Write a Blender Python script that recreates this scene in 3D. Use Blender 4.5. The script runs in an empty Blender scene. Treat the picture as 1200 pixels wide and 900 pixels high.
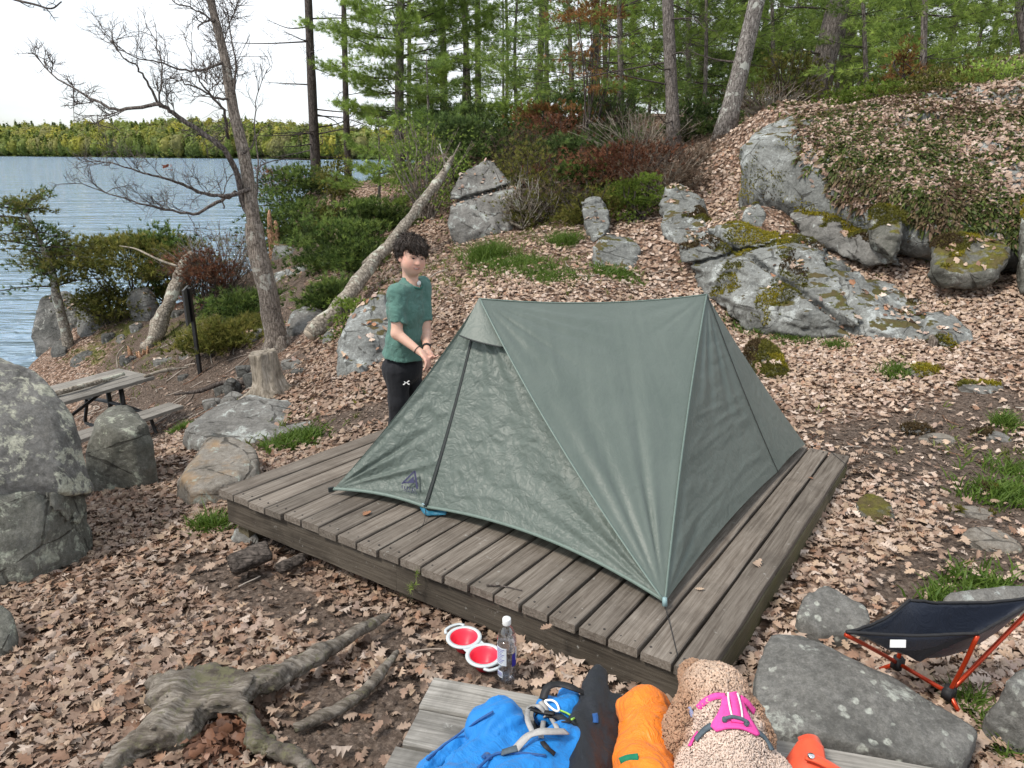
import bpy, bmesh, math, random
import numpy as np
from mathutils import Vector, Matrix

random.seed(7)
RNG = np.random.default_rng(7)
sc = bpy.context.scene
COL = sc.collection
PI = math.pi

# ------------------------------------------------------------------ camera
CAM = np.array([0.0, 0.0, 1.9])
TH = math.radians(17.6)
FPX = 870.0
cth, sth = math.cos(TH), math.sin(TH)

def ray(u, v):
    x = (u - 600.0) / FPX
    y = (450.0 - v) / FPX
    return np.array([x, cth + y * sth, -sth + y * cth])

def at(u, v, Y):
    """world point seen at photo pixel (u,v) that stands Y metres ahead"""
    d = ray(u, v)
    return CAM + d * (Y / d[1])

def gz(u, v, z):
    d = ray(u, v)
    return CAM + d * ((z - CAM[2]) / d[2])

def A(*p):
    return np.array(p, float)

def nrm(v):
    v = np.asarray(v, float)
    return v / (np.linalg.norm(v, axis=-1, keepdims=True) + 1e-12)

cam_d = bpy.data.cameras.new('camera')
cam = bpy.data.objects.new('camera', cam_d)
COL.objects.link(cam)
cam.location = CAM
cam.rotation_euler = (PI / 2 - TH, 0, 0)
cam_d.sensor_width = 36.0
cam_d.lens = 36.0 * FPX / 1200.0
cam_d.clip_end = 5000
cam_d.clip_start = 0.02
sc.camera = cam

# ------------------------------------------------------------------ numpy noise
def _hash(ix, iy, iz, seed):
    h = (ix.astype(np.int64) * 374761393 + iy.astype(np.int64) * 668265263 + iz.astype(np.int64) * 2147483647 + seed * 1274126177) & 0xffffffff
    h = ((h ^ (h >> 13)) * 1274126177) & 0xffffffff
    h = ((h ^ (h >> 16)) * 2246822519) & 0xffffffff
    return ((h ^ (h >> 15)) & 0xffffff) / float(0xffffff)

def vn(P, seed=0):
    """smooth value noise in -1..1"""
    P = np.asarray(P, float)
    i = np.floor(P).astype(np.int64)
    f = P - i
    f = f * f * f * (f * (f * 6 - 15) + 10)
    x, y, z = i[..., 0], i[..., 1], i[..., 2]
    fx, fy, fz = f[..., 0], f[..., 1], f[..., 2]
    def c(a, b, d):
        return _hash(x + a, y + b, z + d, seed)
    x00 = c(0, 0, 0) * (1 - fx) + c(1, 0, 0) * fx
    x10 = c(0, 1, 0) * (1 - fx) + c(1, 1, 0) * fx
    x01 = c(0, 0, 1) * (1 - fx) + c(1, 0, 1) * fx
    x11 = c(0, 1, 1) * (1 - fx) + c(1, 1, 1) * fx
    y0 = x00 * (1 - fy) + x10 * fy
    y1 = x01 * (1 - fy) + x11 * fy
    return (y0 * (1 - fz) + y1 * fz) * 2 - 1

def fbm(P, octv=4, seed=0, gain=0.5, ridged=False):
    a, s, t = 1.0, 0.0, 0.0
    P = np.asarray(P, float)
    for k in range(octv):
        n = vn(P, seed + k * 17)
        if ridged:
            n = 1 - 2 * np.abs(n)
        s = s + a * n
        t += a
        a *= gain
        P = P * 2.03 + 11.7
    return s / t

def fbm2(x, y, octv=4, seed=0):
    return fbm(np.stack([x, y, np.full_like(x, 3.3)], -1), octv, seed)

# ------------------------------------------------------------------ objects
ORG = {}

def setp(o, label=None, cat=None, group=None, kind=None):
    if label: o['label'] = label
    if cat: o['category'] = cat
    if group: o['group'] = group
    if kind: o['kind'] = kind
    return o

def thing(name, label, cat, loc, group=None):
    o = bpy.data.objects.new(name, None)
    o.empty_display_size = 0.1
    COL.objects.link(o)
    loc = np.asarray(loc, float)
    o.location = loc
    ORG[o.name] = loc.copy()
    return setp(o, label, cat, group)

def mk(name, V, F, mat, parent=None, smooth=True, col=None, org=None, raw=False):
    """V (n,3), F: (m,k) array or list of polygons. World coords in, local mesh out."""
    V = np.asarray(V, float).reshape(-1, 3)
    if parent is not None:
        o_w = ORG[parent.name]
    elif org is not None:
        o_w = np.asarray(org, float)
    else:
        o_w = np.zeros(3)
    me = bpy.data.meshes.new(name)
    L = V if raw else V - o_w
    if isinstance(F, np.ndarray):
        F = np.ascontiguousarray(F, dtype=np.int32)
        m, k = F.shape
        me.vertices.add(len(L))
        me.vertices.foreach_set('co', np.ascontiguousarray(L, dtype=np.float32).ravel())
        me.loops.add(m * k)
        me.loops.foreach_set('vertex_index', F.ravel())
        me.polygons.add(m)
        me.polygons.foreach_set('loop_start', np.arange(0, m * k, k, dtype=np.int32))
        me.update(calc_edges=True)
        me.validate()
    else:
        me.from_pydata(L.tolist(), [], [list(map(int, f)) for f in F])
        me.update()
    if smooth:
        me.polygons.foreach_set('use_smooth', np.ones(len(me.polygons), dtype=bool))
    if col is not None:
        a = me.color_attributes.new('Col', 'FLOAT_COLOR', 'POINT')
        c = np.ones((len(V), 4), np.float32)
        c[:, :3] = np.asarray(col, np.float32)[:, :3]
        a.data.foreach_set('color', c.ravel())
    if mat is not None:
        me.materials.append(mat)
    o = bpy.data.objects.new(name, me)
    COL.objects.link(o)
    if parent is not None:
        o.parent = parent
    elif not raw:
        o.location = o_w
    ORG[o.name] = o_w.copy()
    return o

class MB:
    """collects geometry into one mesh"""
    def __init__(s):
        s.V = []; s.F = []; s.n = 0; s.C = []
    def add(s, V, F, c=None):
        V = np.asarray(V, float).reshape(-1, 3)
        F = [tuple(int(i) + s.n for i in f) for f in F]
        s.V.append(V); s.F += F; s.n += len(V)
        s.C.append(np.tile(np.asarray(c if c is not None else (1, 1, 1), float), (len(V), 1)))
    def box(s, c, sz, R=None, c3=None):
        c = np.asarray(c, float); h = np.asarray(sz, float) / 2
        V = np.array([[x, y, z] for x in (-1, 1) for y in (-1, 1) for z in (-1, 1)], float) * h
        if R is not None: V = V @ np.asarray(R).T
        s.add(V + c, [(0, 1, 3, 2), (4, 6, 7, 5), (0, 4, 5, 1), (2, 3, 7, 6), (0, 2, 6, 4), (1, 5, 7, 3)], c3)
    def tube(s, P, r, n=8, cap=True, c=None, wob=0.0, seed=0, flat=None):
        P = np.asarray(P, float)
        m = len(P)
        r = np.broadcast_to(np.asarray(r, float), (m,))
        T = np.gradient(P, axis=0)
        T = nrm(T)
        up = A(0, 0, 1) if abs(T[0][2]) < 0.9 else A(1, 0, 0)
        u = nrm(np.cross(T[0], up))
        rings = []
        ang = np.arange(n) * 2 * PI / n
        for i in range(m):
            u = nrm(u - T[i] * (u @ T[i]))
            w = np.cross(T[i], u)
            rr = r[i]
            ring = P[i] + rr * (np.cos(ang)[:, None] * u + (np.sin(ang)[:, None] * w) * (flat if flat else 1))
            rings.append(ring)
        V = np.concatenate(rings)
        if wob:
            d = V - np.repeat(P, n, 0)
            k = 1 + wob * fbm(V * (1.2 / max(r.max(), 1e-3)) * 0.6, 3, seed)
            V = np.repeat(P, n, 0) + d * k[:, None]
        F = []
        for i in range(m - 1):
            a, b = i * n, (i + 1) * n
            for k in range(n):
                F.append((a + k, a + (k + 1) % n, b + (k + 1) % n, b + k))
        if cap:
            F.append(tuple(range(n - 1, -1, -1)))
            F.append(tuple(range((m - 1) * n, m * n)))
        s.add(V, F, c)
    def lathe(s, prof, c, n=24, axis=None):
        """prof: list of (r,z)"""
        c = np.asarray(c, float)
        ang = np.arange(n) * 2 * PI / n
        V = np.array([[r * math.cos(a), r * math.sin(a), z] for r, z in prof for a in ang])
        if axis is not None: V = V @ np.asarray(axis).T
        F = []
        for i in range(len(prof) - 1):
            for k in range(n):
                F.append((i * n + k, i * n + (k + 1) % n, (i + 1) * n + (k + 1) % n, (i + 1) * n + k))
        s.add(V + c, F)
    def ribbon(s, P, N, w, th=0.002):
        """strap: path P, normals N, width w"""
        P = np.asarray(P, float); N = nrm(np.broadcast_to(np.asarray(N, float), P.shape))
        T = nrm(np.gradient(P, axis=0)); S = nrm(np.cross(T, N)); N = np.cross(S, T)
        w = np.broadcast_to(np.asarray(w, float), (len(P),))[:, None]
        q = [P - S * w / 2 + N * th / 2, P + S * w / 2 + N * th / 2, P + S * w / 2 - N * th / 2, P - S * w / 2 - N * th / 2]
        V = np.stack(q, 1).reshape(-1, 3)
        F = []
        for i in range(len(P) - 1):
            a, b = i * 4, i * 4 + 4
            for k in range(4):
                F.append((a + k, a + (k + 1) % 4, b + (k + 1) % 4, b + k))
        F.append((3, 2, 1, 0)); e = (len(P) - 1) * 4; F.append((e, e + 1, e + 2, e + 3))
        s.add(V, F)
    def build(s, name, mat, parent=None, smooth=True, org=None, col=False, raw=False):
        V = np.concatenate(s.V)
        return mk(name, V, s.F, mat, parent, smooth, np.concatenate(s.C) if col else None, org, raw)

def sm(P, n=8):
    """Catmull-Rom resample"""
    P = np.asarray(P, float)
    if len(P) < 3:
        t = np.linspace(0, 1, n + 1)[:, None]
        return P[0] * (1 - t) + P[-1] * t
    Q = np.vstack([2 * P[0] - P[1], P, 2 * P[-1] - P[-2]])
    out = []
    for i in range(1, len(Q) - 2):
        p0, p1, p2, p3 = Q[i - 1], Q[i], Q[i + 1], Q[i + 2]
        for t in np.linspace(0, 1, n, endpoint=False):
            out.append(0.5 * ((2 * p1) + (-p0 + p2) * t + (2 * p0 - 5 * p1 + 4 * p2 - p3) * t * t + (-p0 + 3 * p1 - 3 * p2 + p3) * t ** 3))
    out.append(P[-1])
    return np.array(out)

def rotz(a):
    c, s = math.cos(a), math.sin(a)
    return np.array([[c, -s, 0], [s, c, 0], [0, 0, 1.0]])

def frame(d, up=(0, 0, 1)):
    """3x3 with columns x=side, y=d, z=up-ish"""
    d = nrm(np.asarray(d, float)); x = nrm(np.cross(d, np.asarray(up, float))); z = np.cross(x, d)
    return np.stack([x, d, z], 1)

# ------------------------------------------------------------------ SDF + surface nets
def s_cap(P, a, b, ra, rb):
    a = np.asarray(a, float); b = np.asarray(b, float)
    ab = b - a
    t = np.clip(((P - a) @ ab) / (ab @ ab + 1e-12), 0, 1)
    return np.linalg.norm(P - a - t[..., None] * ab, axis=-1) - (ra + (rb - ra) * t)

def s_ell(P, c, r, R=None):
    q = P - np.asarray(c, float)
    if R is not None: q = q @ R
    r = np.asarray(r, float)
    k0 = np.linalg.norm(q / r, axis=-1)
    k1 = np.linalg.norm(q / (r * r), axis=-1) + 1e-9
    return k0 * (k0 - 1) / k1

def s_box(P, c, h, R=None, rad=0.0):
    q = P - np.asarray(c, float)
    if R is not None: q = q @ R
    d = np.abs(q) - (np.asarray(h, float) - rad)
    return np.linalg.norm(np.maximum(d, 0), axis=-1) + np.minimum(d.max(-1), 0) - rad

def smin(a, b, k):
    h = np.maximum(k - np.abs(a - b), 0) / k
    return np.minimum(a, b) - h * h * k * 0.25

def nets(f, lo, hi, res):
    lo = np.asarray(lo, float); hi = np.asarray(hi, float)
    n = np.ceil((hi - lo) / res).astype(int) + 1
    xs = [lo[i] + np.arange(n[i]) * res for i in range(3)]
    D = np.empty(n, np.float32)
    Yg, Zg = np.meshgrid(xs[1], xs[2], indexing='ij')
    step = max(1, int(400000 // (n[1] * n[2])))
    for i in range(0, n[0], step):
        X = xs[0][i:i + step]
        P = np.stack([np.broadcast_to(X[:, None, None], (len(X),) + Yg.shape), np.broadcast_to(Yg, (len(X),) + Yg.shape), np.broadcast_to(Zg, (len(X),) + Yg.shape)], -1)
        D[i:i + step] = f(P)
    D[0] = D[-1] = 1; D[:, 0] = D[:, -1] = 1; D[:, :, 0] = D[:, :, -1] = 1
    S = D < 0
    c = [S[a:n[0] - 1 + a, b:n[1] - 1 + b, d:n[2] - 1 + d] for a in (0, 1) for b in (0, 1) for d in (0, 1)]
    cnt = sum(x.astype(np.int8) for x in c)
    act = (cnt > 0) & (cnt < 8)
    idx = np.full(act.shape, -1, np.int64)
    ijk = np.argwhere(act)
    idx[act] = np.arange(len(ijk))
    acc = np.zeros((len(ijk), 3)); num = np.zeros(len(ijk))
    offs = [(a, b, d) for a in (0, 1) for b in (0, 1) for d in (0, 1)]
    for p in offs:
        for ax in range(3):
            if p[ax] == 0:
                q = list(p); q[ax] = 1
                d0 = D[ijk[:, 0] + p[0], ijk[:, 1] + p[1], ijk[:, 2] + p[2]]
                d1 = D[ijk[:, 0] + q[0], ijk[:, 1] + q[1], ijk[:, 2] + q[2]]
                m = (d0 < 0) != (d1 < 0)
                t = np.where(m, d0 / np.where(m, d0 - d1, 1), 0)
                pt = np.tile(np.array(p, float), (len(ijk), 1))
                pt[:, ax] += t
                acc += np.where(m[:, None], pt, 0); num += m
    V = lo + (ijk + acc / num[:, None]) * res
    F = []
    for ax in range(3):
        b, d = (ax + 1) % 3, (ax + 2) % 3
        sl0 = [slice(None)] * 3; sl1 = [slice(None)] * 3
        sl0[ax] = slice(0, n[ax] - 1); sl1[ax] = slice(1, n[ax])
        s0 = S[tuple(sl0)]; s1 = S[tuple(sl1)]
        for flip in (0, 1):
            e = np.argwhere(s0 & ~s1 if flip == 0 else ~s0 & s1)
            e = e[(e[:, b] > 0) & (e[:, d] > 0) & (e[:, b] < n[b] - 1) & (e[:, d] < n[d] - 1)]
            if len(e) == 0: continue
            def g(db, dd):
                q = e.copy(); q[:, b] -= db; q[:, d] -= dd
                return idx[q[:, 0], q[:, 1], q[:, 2]]
            quad = np.stack([g(1, 1), g(0, 1), g(0, 0), g(1, 0)], 1)
            F.append(quad if flip == 0 else quad[:, ::-1])
    F = np.concatenate(F)
    return V, F[(F >= 0).all(1)]

# ------------------------------------------------------------------ material helpers
class NT:
    def __init__(s, name):
        s.m = bpy.data.materials.new(name); s.m.use_nodes = True
        s.t = s.m.node_tree; s.t.nodes.clear()
        s.out = s.n('ShaderNodeOutputMaterial')
        s.tc = s.n('ShaderNodeTexCoord')
        s.obj = s.tc.outputs['Object']
    def n(s, typ, **kw):
        nd = s.t.nodes.new(typ)
        for k, v in kw.items():
            if k in nd.inputs: s.put(nd.inputs[k], v)
            else: setattr(nd, k, v)
        return nd
    def put(s, sock, v):
        if isinstance(v, bpy.types.NodeSocket): s.t.links.new(v, sock)
        elif isinstance(v, (tuple, list)) and sock.type == 'RGBA' and len(v) == 3: sock.default_value = (*v, 1)
        else: sock.default_value = v
    def map(s, scale=(1, 1, 1), rot=(0, 0, 0), loc=(0, 0, 0), src=None):
        m = s.n('ShaderNodeMapping'); s.put(m.inputs['Vector'], src or s.obj)
        m.inputs['Scale'].default_value = scale; m.inputs['Rotation'].default_value = rot; m.inputs['Location'].default_value = loc
        return m.outputs[0]
    def noise(s, scale, detail=4, rough=0.6, dist=0.0, src=None, out='Fac'):
        nd = s.n('ShaderNodeTexNoise'); s.put(nd.inputs['Vector'], src or s.obj)
        nd.inputs['Scale'].default_value = scale; nd.inputs['Detail'].default_value = detail
        nd.inputs['Roughness'].default_value = rough; nd.inputs['Distortion'].default_value = dist
        return nd.outputs[out]
    def vor(s, scale, feature='F1', src=None, out='Distance', rnd=1.0):
        nd = s.n('ShaderNodeTexVoronoi'); nd.feature = feature
        s.put(nd.inputs['Vector'], src or s.obj); nd.inputs['Scale'].default_value = scale; nd.inputs['Randomness'].default_value = rnd
        return nd.outputs[out]
    def ramp(s, fac, stops, interp='LINEAR'):
        nd = s.n('ShaderNodeValToRGB'); s.put(nd.inputs[0], fac)
        e = nd.color_ramp.elements; nd.color_ramp.interpolation = interp
        while len(e) > 1: e.remove(e[-1])
        e[0].position = stops[0][0]; e[0].color = s._c(stops[0][1])
        for p, c in stops[1:]:
            x = e.new(p); x.color = s._c(c)
        return nd.outputs[0]
    def _c(s, c):
        if isinstance(c, (int, float)): return (c, c, c, 1)
        return (*c, 1)
    def mix(s, fac, a, b, mode='MIX'):
        nd = s.n('ShaderNodeMix'); nd.data_type = 'RGBA'; nd.blend_type = mode
        s.put(nd.inputs[0], fac); s.put(nd.inputs[6], a); s.put(nd.inputs[7], b)
        return nd.outputs[2]
    def math(s, op, a, b=0.0, clamp=False):
        nd = s.n('ShaderNodeMath'); nd.operation = op; nd.use_clamp = clamp
        s.put(nd.inputs[0], a); s.put(nd.inputs[1], b)
        return nd.outputs[0]
    def attr(s, name='Col'):
        nd = s.n('ShaderNodeAttribute'); nd.attribute_name = name
        return nd.outputs['Color']
    def rnd(s):
        return s.n('ShaderNodeObjectInfo').outputs['Random']
    def nz(s):
        g = s.n('ShaderNodeNewGeometry'); x = s.n('ShaderNodeSeparateXYZ'); s.put(x.inputs[0], g.outputs['Normal'])
        return x.outputs['Z']
    def bump(s, h, strength=0.5, dist=0.01, nrm_in=None):
        b = s.n('ShaderNodeBump'); s.put(b.inputs['Height'], h)
        b.inputs['Strength'].default_value = strength; b.inputs['Distance'].default_value = dist
        if nrm_in: s.put(b.inputs['Normal'], nrm_in)
        return b.outputs[0]
    def bsdf(s, col, rough=0.8, bump=None, spec=0.3, metal=0.0, **kw):
        p = s.n('ShaderNodeBsdfPrincipled')
        s.put(p.inputs['Base Color'], col); s.put(p.inputs['Roughness'], rough)
        p.inputs['Specular IOR Level'].default_value = spec; p.inputs['Metallic'].default_value = metal
        for k, v in kw.items(): s.put(p.inputs[k.replace('_', ' ')], v)
        if bump: s.put(p.inputs['Normal'], bump)
        return p.outputs[0]
    def end(s, sh, trans=None, tfac=0.3):
        if trans is not None:
            t = s.n('ShaderNodeBsdfTranslucent'); s.put(t.inputs[0], trans)
            mx = s.n('ShaderNodeMixShader'); mx.inputs[0].default_value = tfac
            s.t.links.new(sh, mx.inputs[1]); s.t.links.new(t.outputs[0], mx.inputs[2]); sh = mx.outputs[0]
        s.t.links.new(sh, s.out.inputs['Surface'])
        return s.m

def plain(name, c, rough=0.6, spec=0.4, var=0.12, scale=30, metal=0.0, bump=0.0):
    t = NT(name)
    nz = t.noise(scale, 4)
    c1 = tuple(x * (1 - var) for x in c); c2 = tuple(min(1, x * (1 + var)) for x in c)
    col = t.ramp(nz, [(0.3, c1), (0.7, c2)])
    b = t.bump(nz, bump, 0.004) if bump else None
    return t.end(t.bsdf(col, rough, b, spec, metal))
# ------------------------------------------------------------------ materials
def rock_mat(name, lo, hi, lichen, lamt, lscale=9.0, spots=0.0, moss=0.0, crack=True, mosscol=(0.062, 0.066, 0.013), warm=None):
    t = NT(name)
    big = t.noise(2.2, 6, 0.62, 0.4)
    fine = t.noise(34, 8, 0.75)
    grain = t.noise(160, 3, 0.7)
    f = t.math('ADD', t.math('MULTIPLY', big, 0.5), t.math('MULTIPLY', fine, 0.5))
    c = t.ramp(f, [(0.34, tuple(x * 0.45 for x in lo)), (0.46, lo), (0.62, hi), (0.75, tuple(min(1, x * 1.35) for x in hi))])
    c = t.mix(t.ramp(grain, [(0.35, 0.0), (0.72, 0.55)]), c, tuple(x * 0.5 for x in lo))
    if warm:
        wz = t.ramp(t.noise(4.5, 5, 0.6), [(0.52, 0.0), (0.68, 0.75)])
        c = t.mix(wz, c, warm)
    # dark weather stains with a shape of their own
    st = t.ramp(t.noise(3.6, 7, 0.7, 1.2), [(0.55, 0.0), (0.68, 0.7)])
    c = t.mix(st, c, tuple(x * 0.35 for x in lo))
    # crusty lichen
    l1 = t.noise(lscale, 9, 0.72, 0.5)
    l2 = t.noise(lscale * 0.27, 4, 0.6)
    lm = t.math('ADD', t.math('MULTIPLY', l1, 0.65), t.math('MULTIPLY', l2, 0.45))
    e = 0.66 - 0.2 * lamt
    lm = t.math('ADD', lm, t.math('MULTIPLY', t.math('SUBTRACT', t.noise(lscale * 6, 4, 0.7), 0.5), 0.16))
    lk = t.ramp(lm, [(e, 0.0), (e + 0.05, 0.85)])
    lc = t.mix(t.ramp(t.noise(70, 3), [(0.35, 0.0), (0.65, 1.0)]), lichen, tuple(x * 0.62 for x in lichen))
    c = t.mix(lk, c, lc)
    h = t.math('ADD', t.math('MULTIPLY', fine, 0.6), t.math('MULTIPLY', big, 1.0))
    if spots:
        wv = t.n('ShaderNodeMix'); wv.data_type = 'VECTOR'
        t.put(wv.inputs[0], 0.035); t.put(wv.inputs[4], t.obj); t.put(wv.inputs[5], t.noise(22, 3, out='Color'))
        v = t.vor(21, src=wv.outputs[1]); vc = t.vor(21, src=wv.outputs[1], out='Color')
        pick = t.ramp(vc, [(0.42, 0.0), (0.46, 1.0)])
        sp = t.math('MULTIPLY', t.ramp(v, [(0.20, spots), (0.31, 0.0)]), pick)
        sp = t.math('MULTIPLY', sp, t.ramp(t.noise(60, 5, 0.7), [(0.36, 0.25), (0.6, 1.0)]))
        c = t.mix(sp, c, (0.46, 0.48, 0.43))
    if crack:
        ck = t.vor(2.3, 'DISTANCE_TO_EDGE', src=t.map((1, 1, 1.6), (0.4, 0.3, 0.2)))
        dz = t.math('ADD', ck, t.math('MULTIPLY', t.math('SUBTRACT', t.noise(5, 5), 0.5), 0.2))
        km = t.ramp(dz, [(0.0, 0.6), (0.012, 0.0)])
        c = t.mix(km, c, (0.018, 0.016, 0.013))
        h = t.math('SUBTRACT', h, t.math('MULTIPLY', km, 0.8))
    if moss:
        mz = t.math('ADD', t.nz(), t.math('MULTIPLY', t.math('SUBTRACT', t.noise(3.0, 6, 0.65), 0.5), 2.2))
        mk_ = t.ramp(mz, [(1.12 - moss * 0.6, 0.0), (1.28 - moss * 0.6, 1.0)])
        mf = t.ramp(t.noise(30, 6, 0.75), [(0.3, 0.0), (0.7, 1.0)])
        mc = t.mix(mf, tuple(x * 0.35 for x in mosscol), tuple(x * 1.9 for x in mosscol))
        mc = t.mix(t.ramp(t.noise(6, 4), [(0.45, 0.0), (0.62, 0.8)]), mc, (0.10, 0.075, 0.04))
        c = t.mix(mk_, c, mc)
        h = t.math('ADD', h, t.math('MULTIPLY', mk_, t.noise(70, 4, 0.7)))
    h = t.math('ADD', h, t.math('MULTIPLY', t.vor(26), 0.35))
    b = t.bump(h, 0.75, 0.022)
    b = t.bump(grain, 0.4, 0.004, b)
    return t.end(t.bsdf(c, 0.9, b, 0.2))

M = {}
M['boulder'] = rock_mat('lichened granite', (0.15, 0.145, 0.135), (0.30, 0.295, 0.28), (0.50, 0.50, 0.40), 0.46, 11.0, crack=False)
M['boulder2'] = rock_mat('grey granite with pale lichen', (0.12, 0.12, 0.102), (0.235, 0.23, 0.205), (0.42, 0.44, 0.36), 0.45, 9, moss=0.15)
M['slab'] = rock_mat('grey slab with round lichens', (0.13, 0.128, 0.12), (0.27, 0.265, 0.25), (0.42, 0.44, 0.40), 0.25, 7, spots=0.8, crack=False)
M['tanrock'] = rock_mat('tan weathered rock', (0.19, 0.17, 0.145), (0.34, 0.32, 0.29), (0.36, 0.40, 0.36), 0.25, 9, warm=(0.30, 0.20, 0.11))
M['bluerock'] = rock_mat('blue grey outcrop rock', (0.165, 0.17, 0.162), (0.325, 0.34, 0.33), (0.47, 0.50, 0.49), 0.34, 8, moss=0.30)
M['greyrock'] = rock_mat('grey outcrop rock', (0.15, 0.145, 0.135), (0.29, 0.285, 0.27), (0.42, 0.45, 0.43), 0.35, 8, moss=0.12)
M['mossrock'] = rock_mat('moss covered rock', (0.11, 0.11, 0.095), (0.23, 0.22, 0.20), (0.4, 0.42, 0.38), 0.3, 8, moss=0.85, mosscol=(0.10, 0.095, 0.016))
M['shorerock'] = rock_mat('dark shore rock', (0.075, 0.075, 0.07), (0.21, 0.205, 0.195), (0.36, 0.36, 0.33), 0.3, 6, moss=0.18)

def ground_mat():
    t = NT('leaf mulch and soil')
    warp = t.n('ShaderNodeMix'); warp.data_type = 'VECTOR'
    t.put(warp.inputs[0], 0.06); t.put(warp.inputs[4], t.obj); t.put(warp.inputs[5], t.noise(9, 4, out='Color'))
    cell = t.n('ShaderNodeTexVoronoi'); t.put(cell.inputs['Vector'], warp.outputs[1]); cell.inputs['Scale'].default_value = 26
    sep = t.n('ShaderNodeSeparateColor'); t.put(sep.inputs[0], cell.outputs['Color'])
    leaf = t.ramp(sep.outputs[0], [(0.0, (0.11, 0.065, 0.042)), (0.35, (0.24, 0.15, 0.105)), (0.65, (0.36, 0.25, 0.19)), (1.0, (0.50, 0.39, 0.32))])
    edge = t.ramp(cell.outputs['Distance'], [(0.25, 1.0), (0.75, 0.3)])
    leaf = t.mix(1.0, leaf, edge, 'MULTIPLY')
    soil = t.ramp(t.noise(38, 8, 0.8), [(0.3, (0.03, 0.022, 0.017)), (0.5, (0.10, 0.075, 0.06)), (0.66, (0.22, 0.175, 0.145)), (0.8, (0.34, 0.29, 0.25))])
    # soil weight comes with the mesh (worn trails)
    a = t.attr('Col'); sp = t.n('ShaderNodeSeparateColor'); t.put(sp.inputs[0], a)
    w = t.math('ADD', sp.outputs[0], t.math('MULTIPLY', t.math('SUBTRACT', t.noise(2.4, 6, 0.7), 0.5), 1.1))
    c = t.mix(t.ramp(w, [(0.3, 0.0), (0.62, 1.0)]), leaf, soil)
    # moss and low green
    mw = t.math('ADD', sp.outputs[1], t.math('MULTIPLY', t.math('SUBTRACT', t.noise(1.7, 6, 0.68), 0.5), 1.3))
    mc = t.mix(t.noise(26, 5, 0.7), (0.045, 0.06, 0.012), (0.17, 0.17, 0.04))
    c = t.mix(t.ramp(mw, [(0.55, 0.0), (0.72, 0.85)]), c, mc)
    h = t.math('ADD', t.noise(24, 6, 0.7), t.math('MULTIPLY', cell.outputs['Distance'], 0.8))
    return t.end(t.bsdf(c, 0.95, t.bump(h, 0.8, 0.03), 0.15))
M['ground'] = ground_mat()

def leaf_mat():
    t = NT('dry oak leaf')
    c = t.mix(0.35, t.attr('Col'), t.mix(1.0, t.attr('Col'), t.ramp(t.noise(60, 3), [(0.3, 0.55), (0.7, 1.3)]), 'MULTIPLY'))
    return t.end(t.bsdf(c, 0.62, None, 0.3), c, 0.12)
M['leaf'] = leaf_mat()

def foliage_mat(name, tf=0.42, rough=0.55):
    t = NT(name)
    c = t.attr('Col')
    return t.end(t.bsdf(c, rough, None, 0.25), c, tf)
M['foliage'] = foliage_mat('needles and leaves')
M['grass'] = foliage_mat('grass blades', 0.35)

def bark_mat(name, lo, hi, patch=None, scale=(9, 9, 2.2), pamt=0.5, bumpd=0.02):
    t = NT(name)
    mp = t.map(scale)
    n1 = t.noise(2.6, 8, 0.72, 0.6, mp)
    v = t.vor(3.4, 'DISTANCE_TO_EDGE', mp)
    f = t.math('ADD', t.math('MULTIPLY', n1, 0.75), t.math('MULTIPLY', t.ramp(v, [(0.0, 0.0), (0.25, 1.0)]), 0.25))
    c = t.ramp(f, [(0.33, tuple(x * 0.4 for x in lo)), (0.52, lo), (0.72, hi)])
    c = t.mix(t.ramp(t.noise(45, 5), [(0.4, 0.0), (0.75, 0.5)]), c, tuple(min(1, x * 1.5) for x in hi))
    if patch:
        e = 0.66 - 0.2 * pamt
        p = t.ramp(t.noise(5.0, 7, 0.68, 0.3), [(e, 0.0), (e + 0.04, 0.9)])
        c = t.mix(p, c, patch)
    return t.end(t.bsdf(c, 0.92, t.bump(f, 0.9, bumpd), 0.15))
M['oakbark'] = bark_mat('grey oak bark', (0.14, 0.115, 0.095), (0.30, 0.26, 0.225), (0.36, 0.35, 0.31), pamt=0.4)
M['darkbark'] = bark_mat('dark pine bark', (0.045, 0.036, 0.032), (0.13, 0.11, 0.10))
M['pinebark'] = bark_mat('grey pine bark', (0.10, 0.085, 0.075), (0.23, 0.205, 0.19))
M['lichbark'] = bark_mat('lichened pale bark', (0.12, 0.105, 0.095), (0.30, 0.28, 0.26), (0.42, 0.43, 0.39), pamt=0.55)
def grain_mat(name, lo, hi, scale, rot=(0, 0, 0), moss=None):
    t = NT(name)
    n1 = t.noise(1.0, 7, 0.7, 0.8, t.map(scale, rot))
    n2 = t.noise(1.0, 4, 0.6, 0.4, t.map(tuple(x * 3 for x in scale), rot))
    g = t.math('ADD', t.math('MULTIPLY', n1, 0.65), t.math('MULTIPLY', n2, 0.35))
    c = t.ramp(g, [(0.32, tuple(x * 0.3 for x in lo)), (0.45, lo), (0.62, hi), (0.78, tuple(min(1, x * 1.3) for x in hi))])
    st = t.ramp(t.noise(4.5, 6, 0.7, 0.5), [(0.46, 0.0), (0.64, 0.75)])
    c = t.mix(st, c, tuple(x * 0.45 for x in lo))
    if moss:
        mm = t.ramp(t.math('MULTIPLY', t.noise(5.5, 6, 0.7), t.noise(40, 4, 0.7)), [(0.26, 0.0), (0.34, 0.85)])
        c = t.mix(mm, c, moss)
    return t.end(t.bsdf(c, 0.92, t.bump(g, 1.0, 0.018), 0.15))
M['deadwood'] = grain_mat('silver dead wood', (0.22, 0.19, 0.15), (0.44, 0.39, 0.33), (22, 22, 3))
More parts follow.
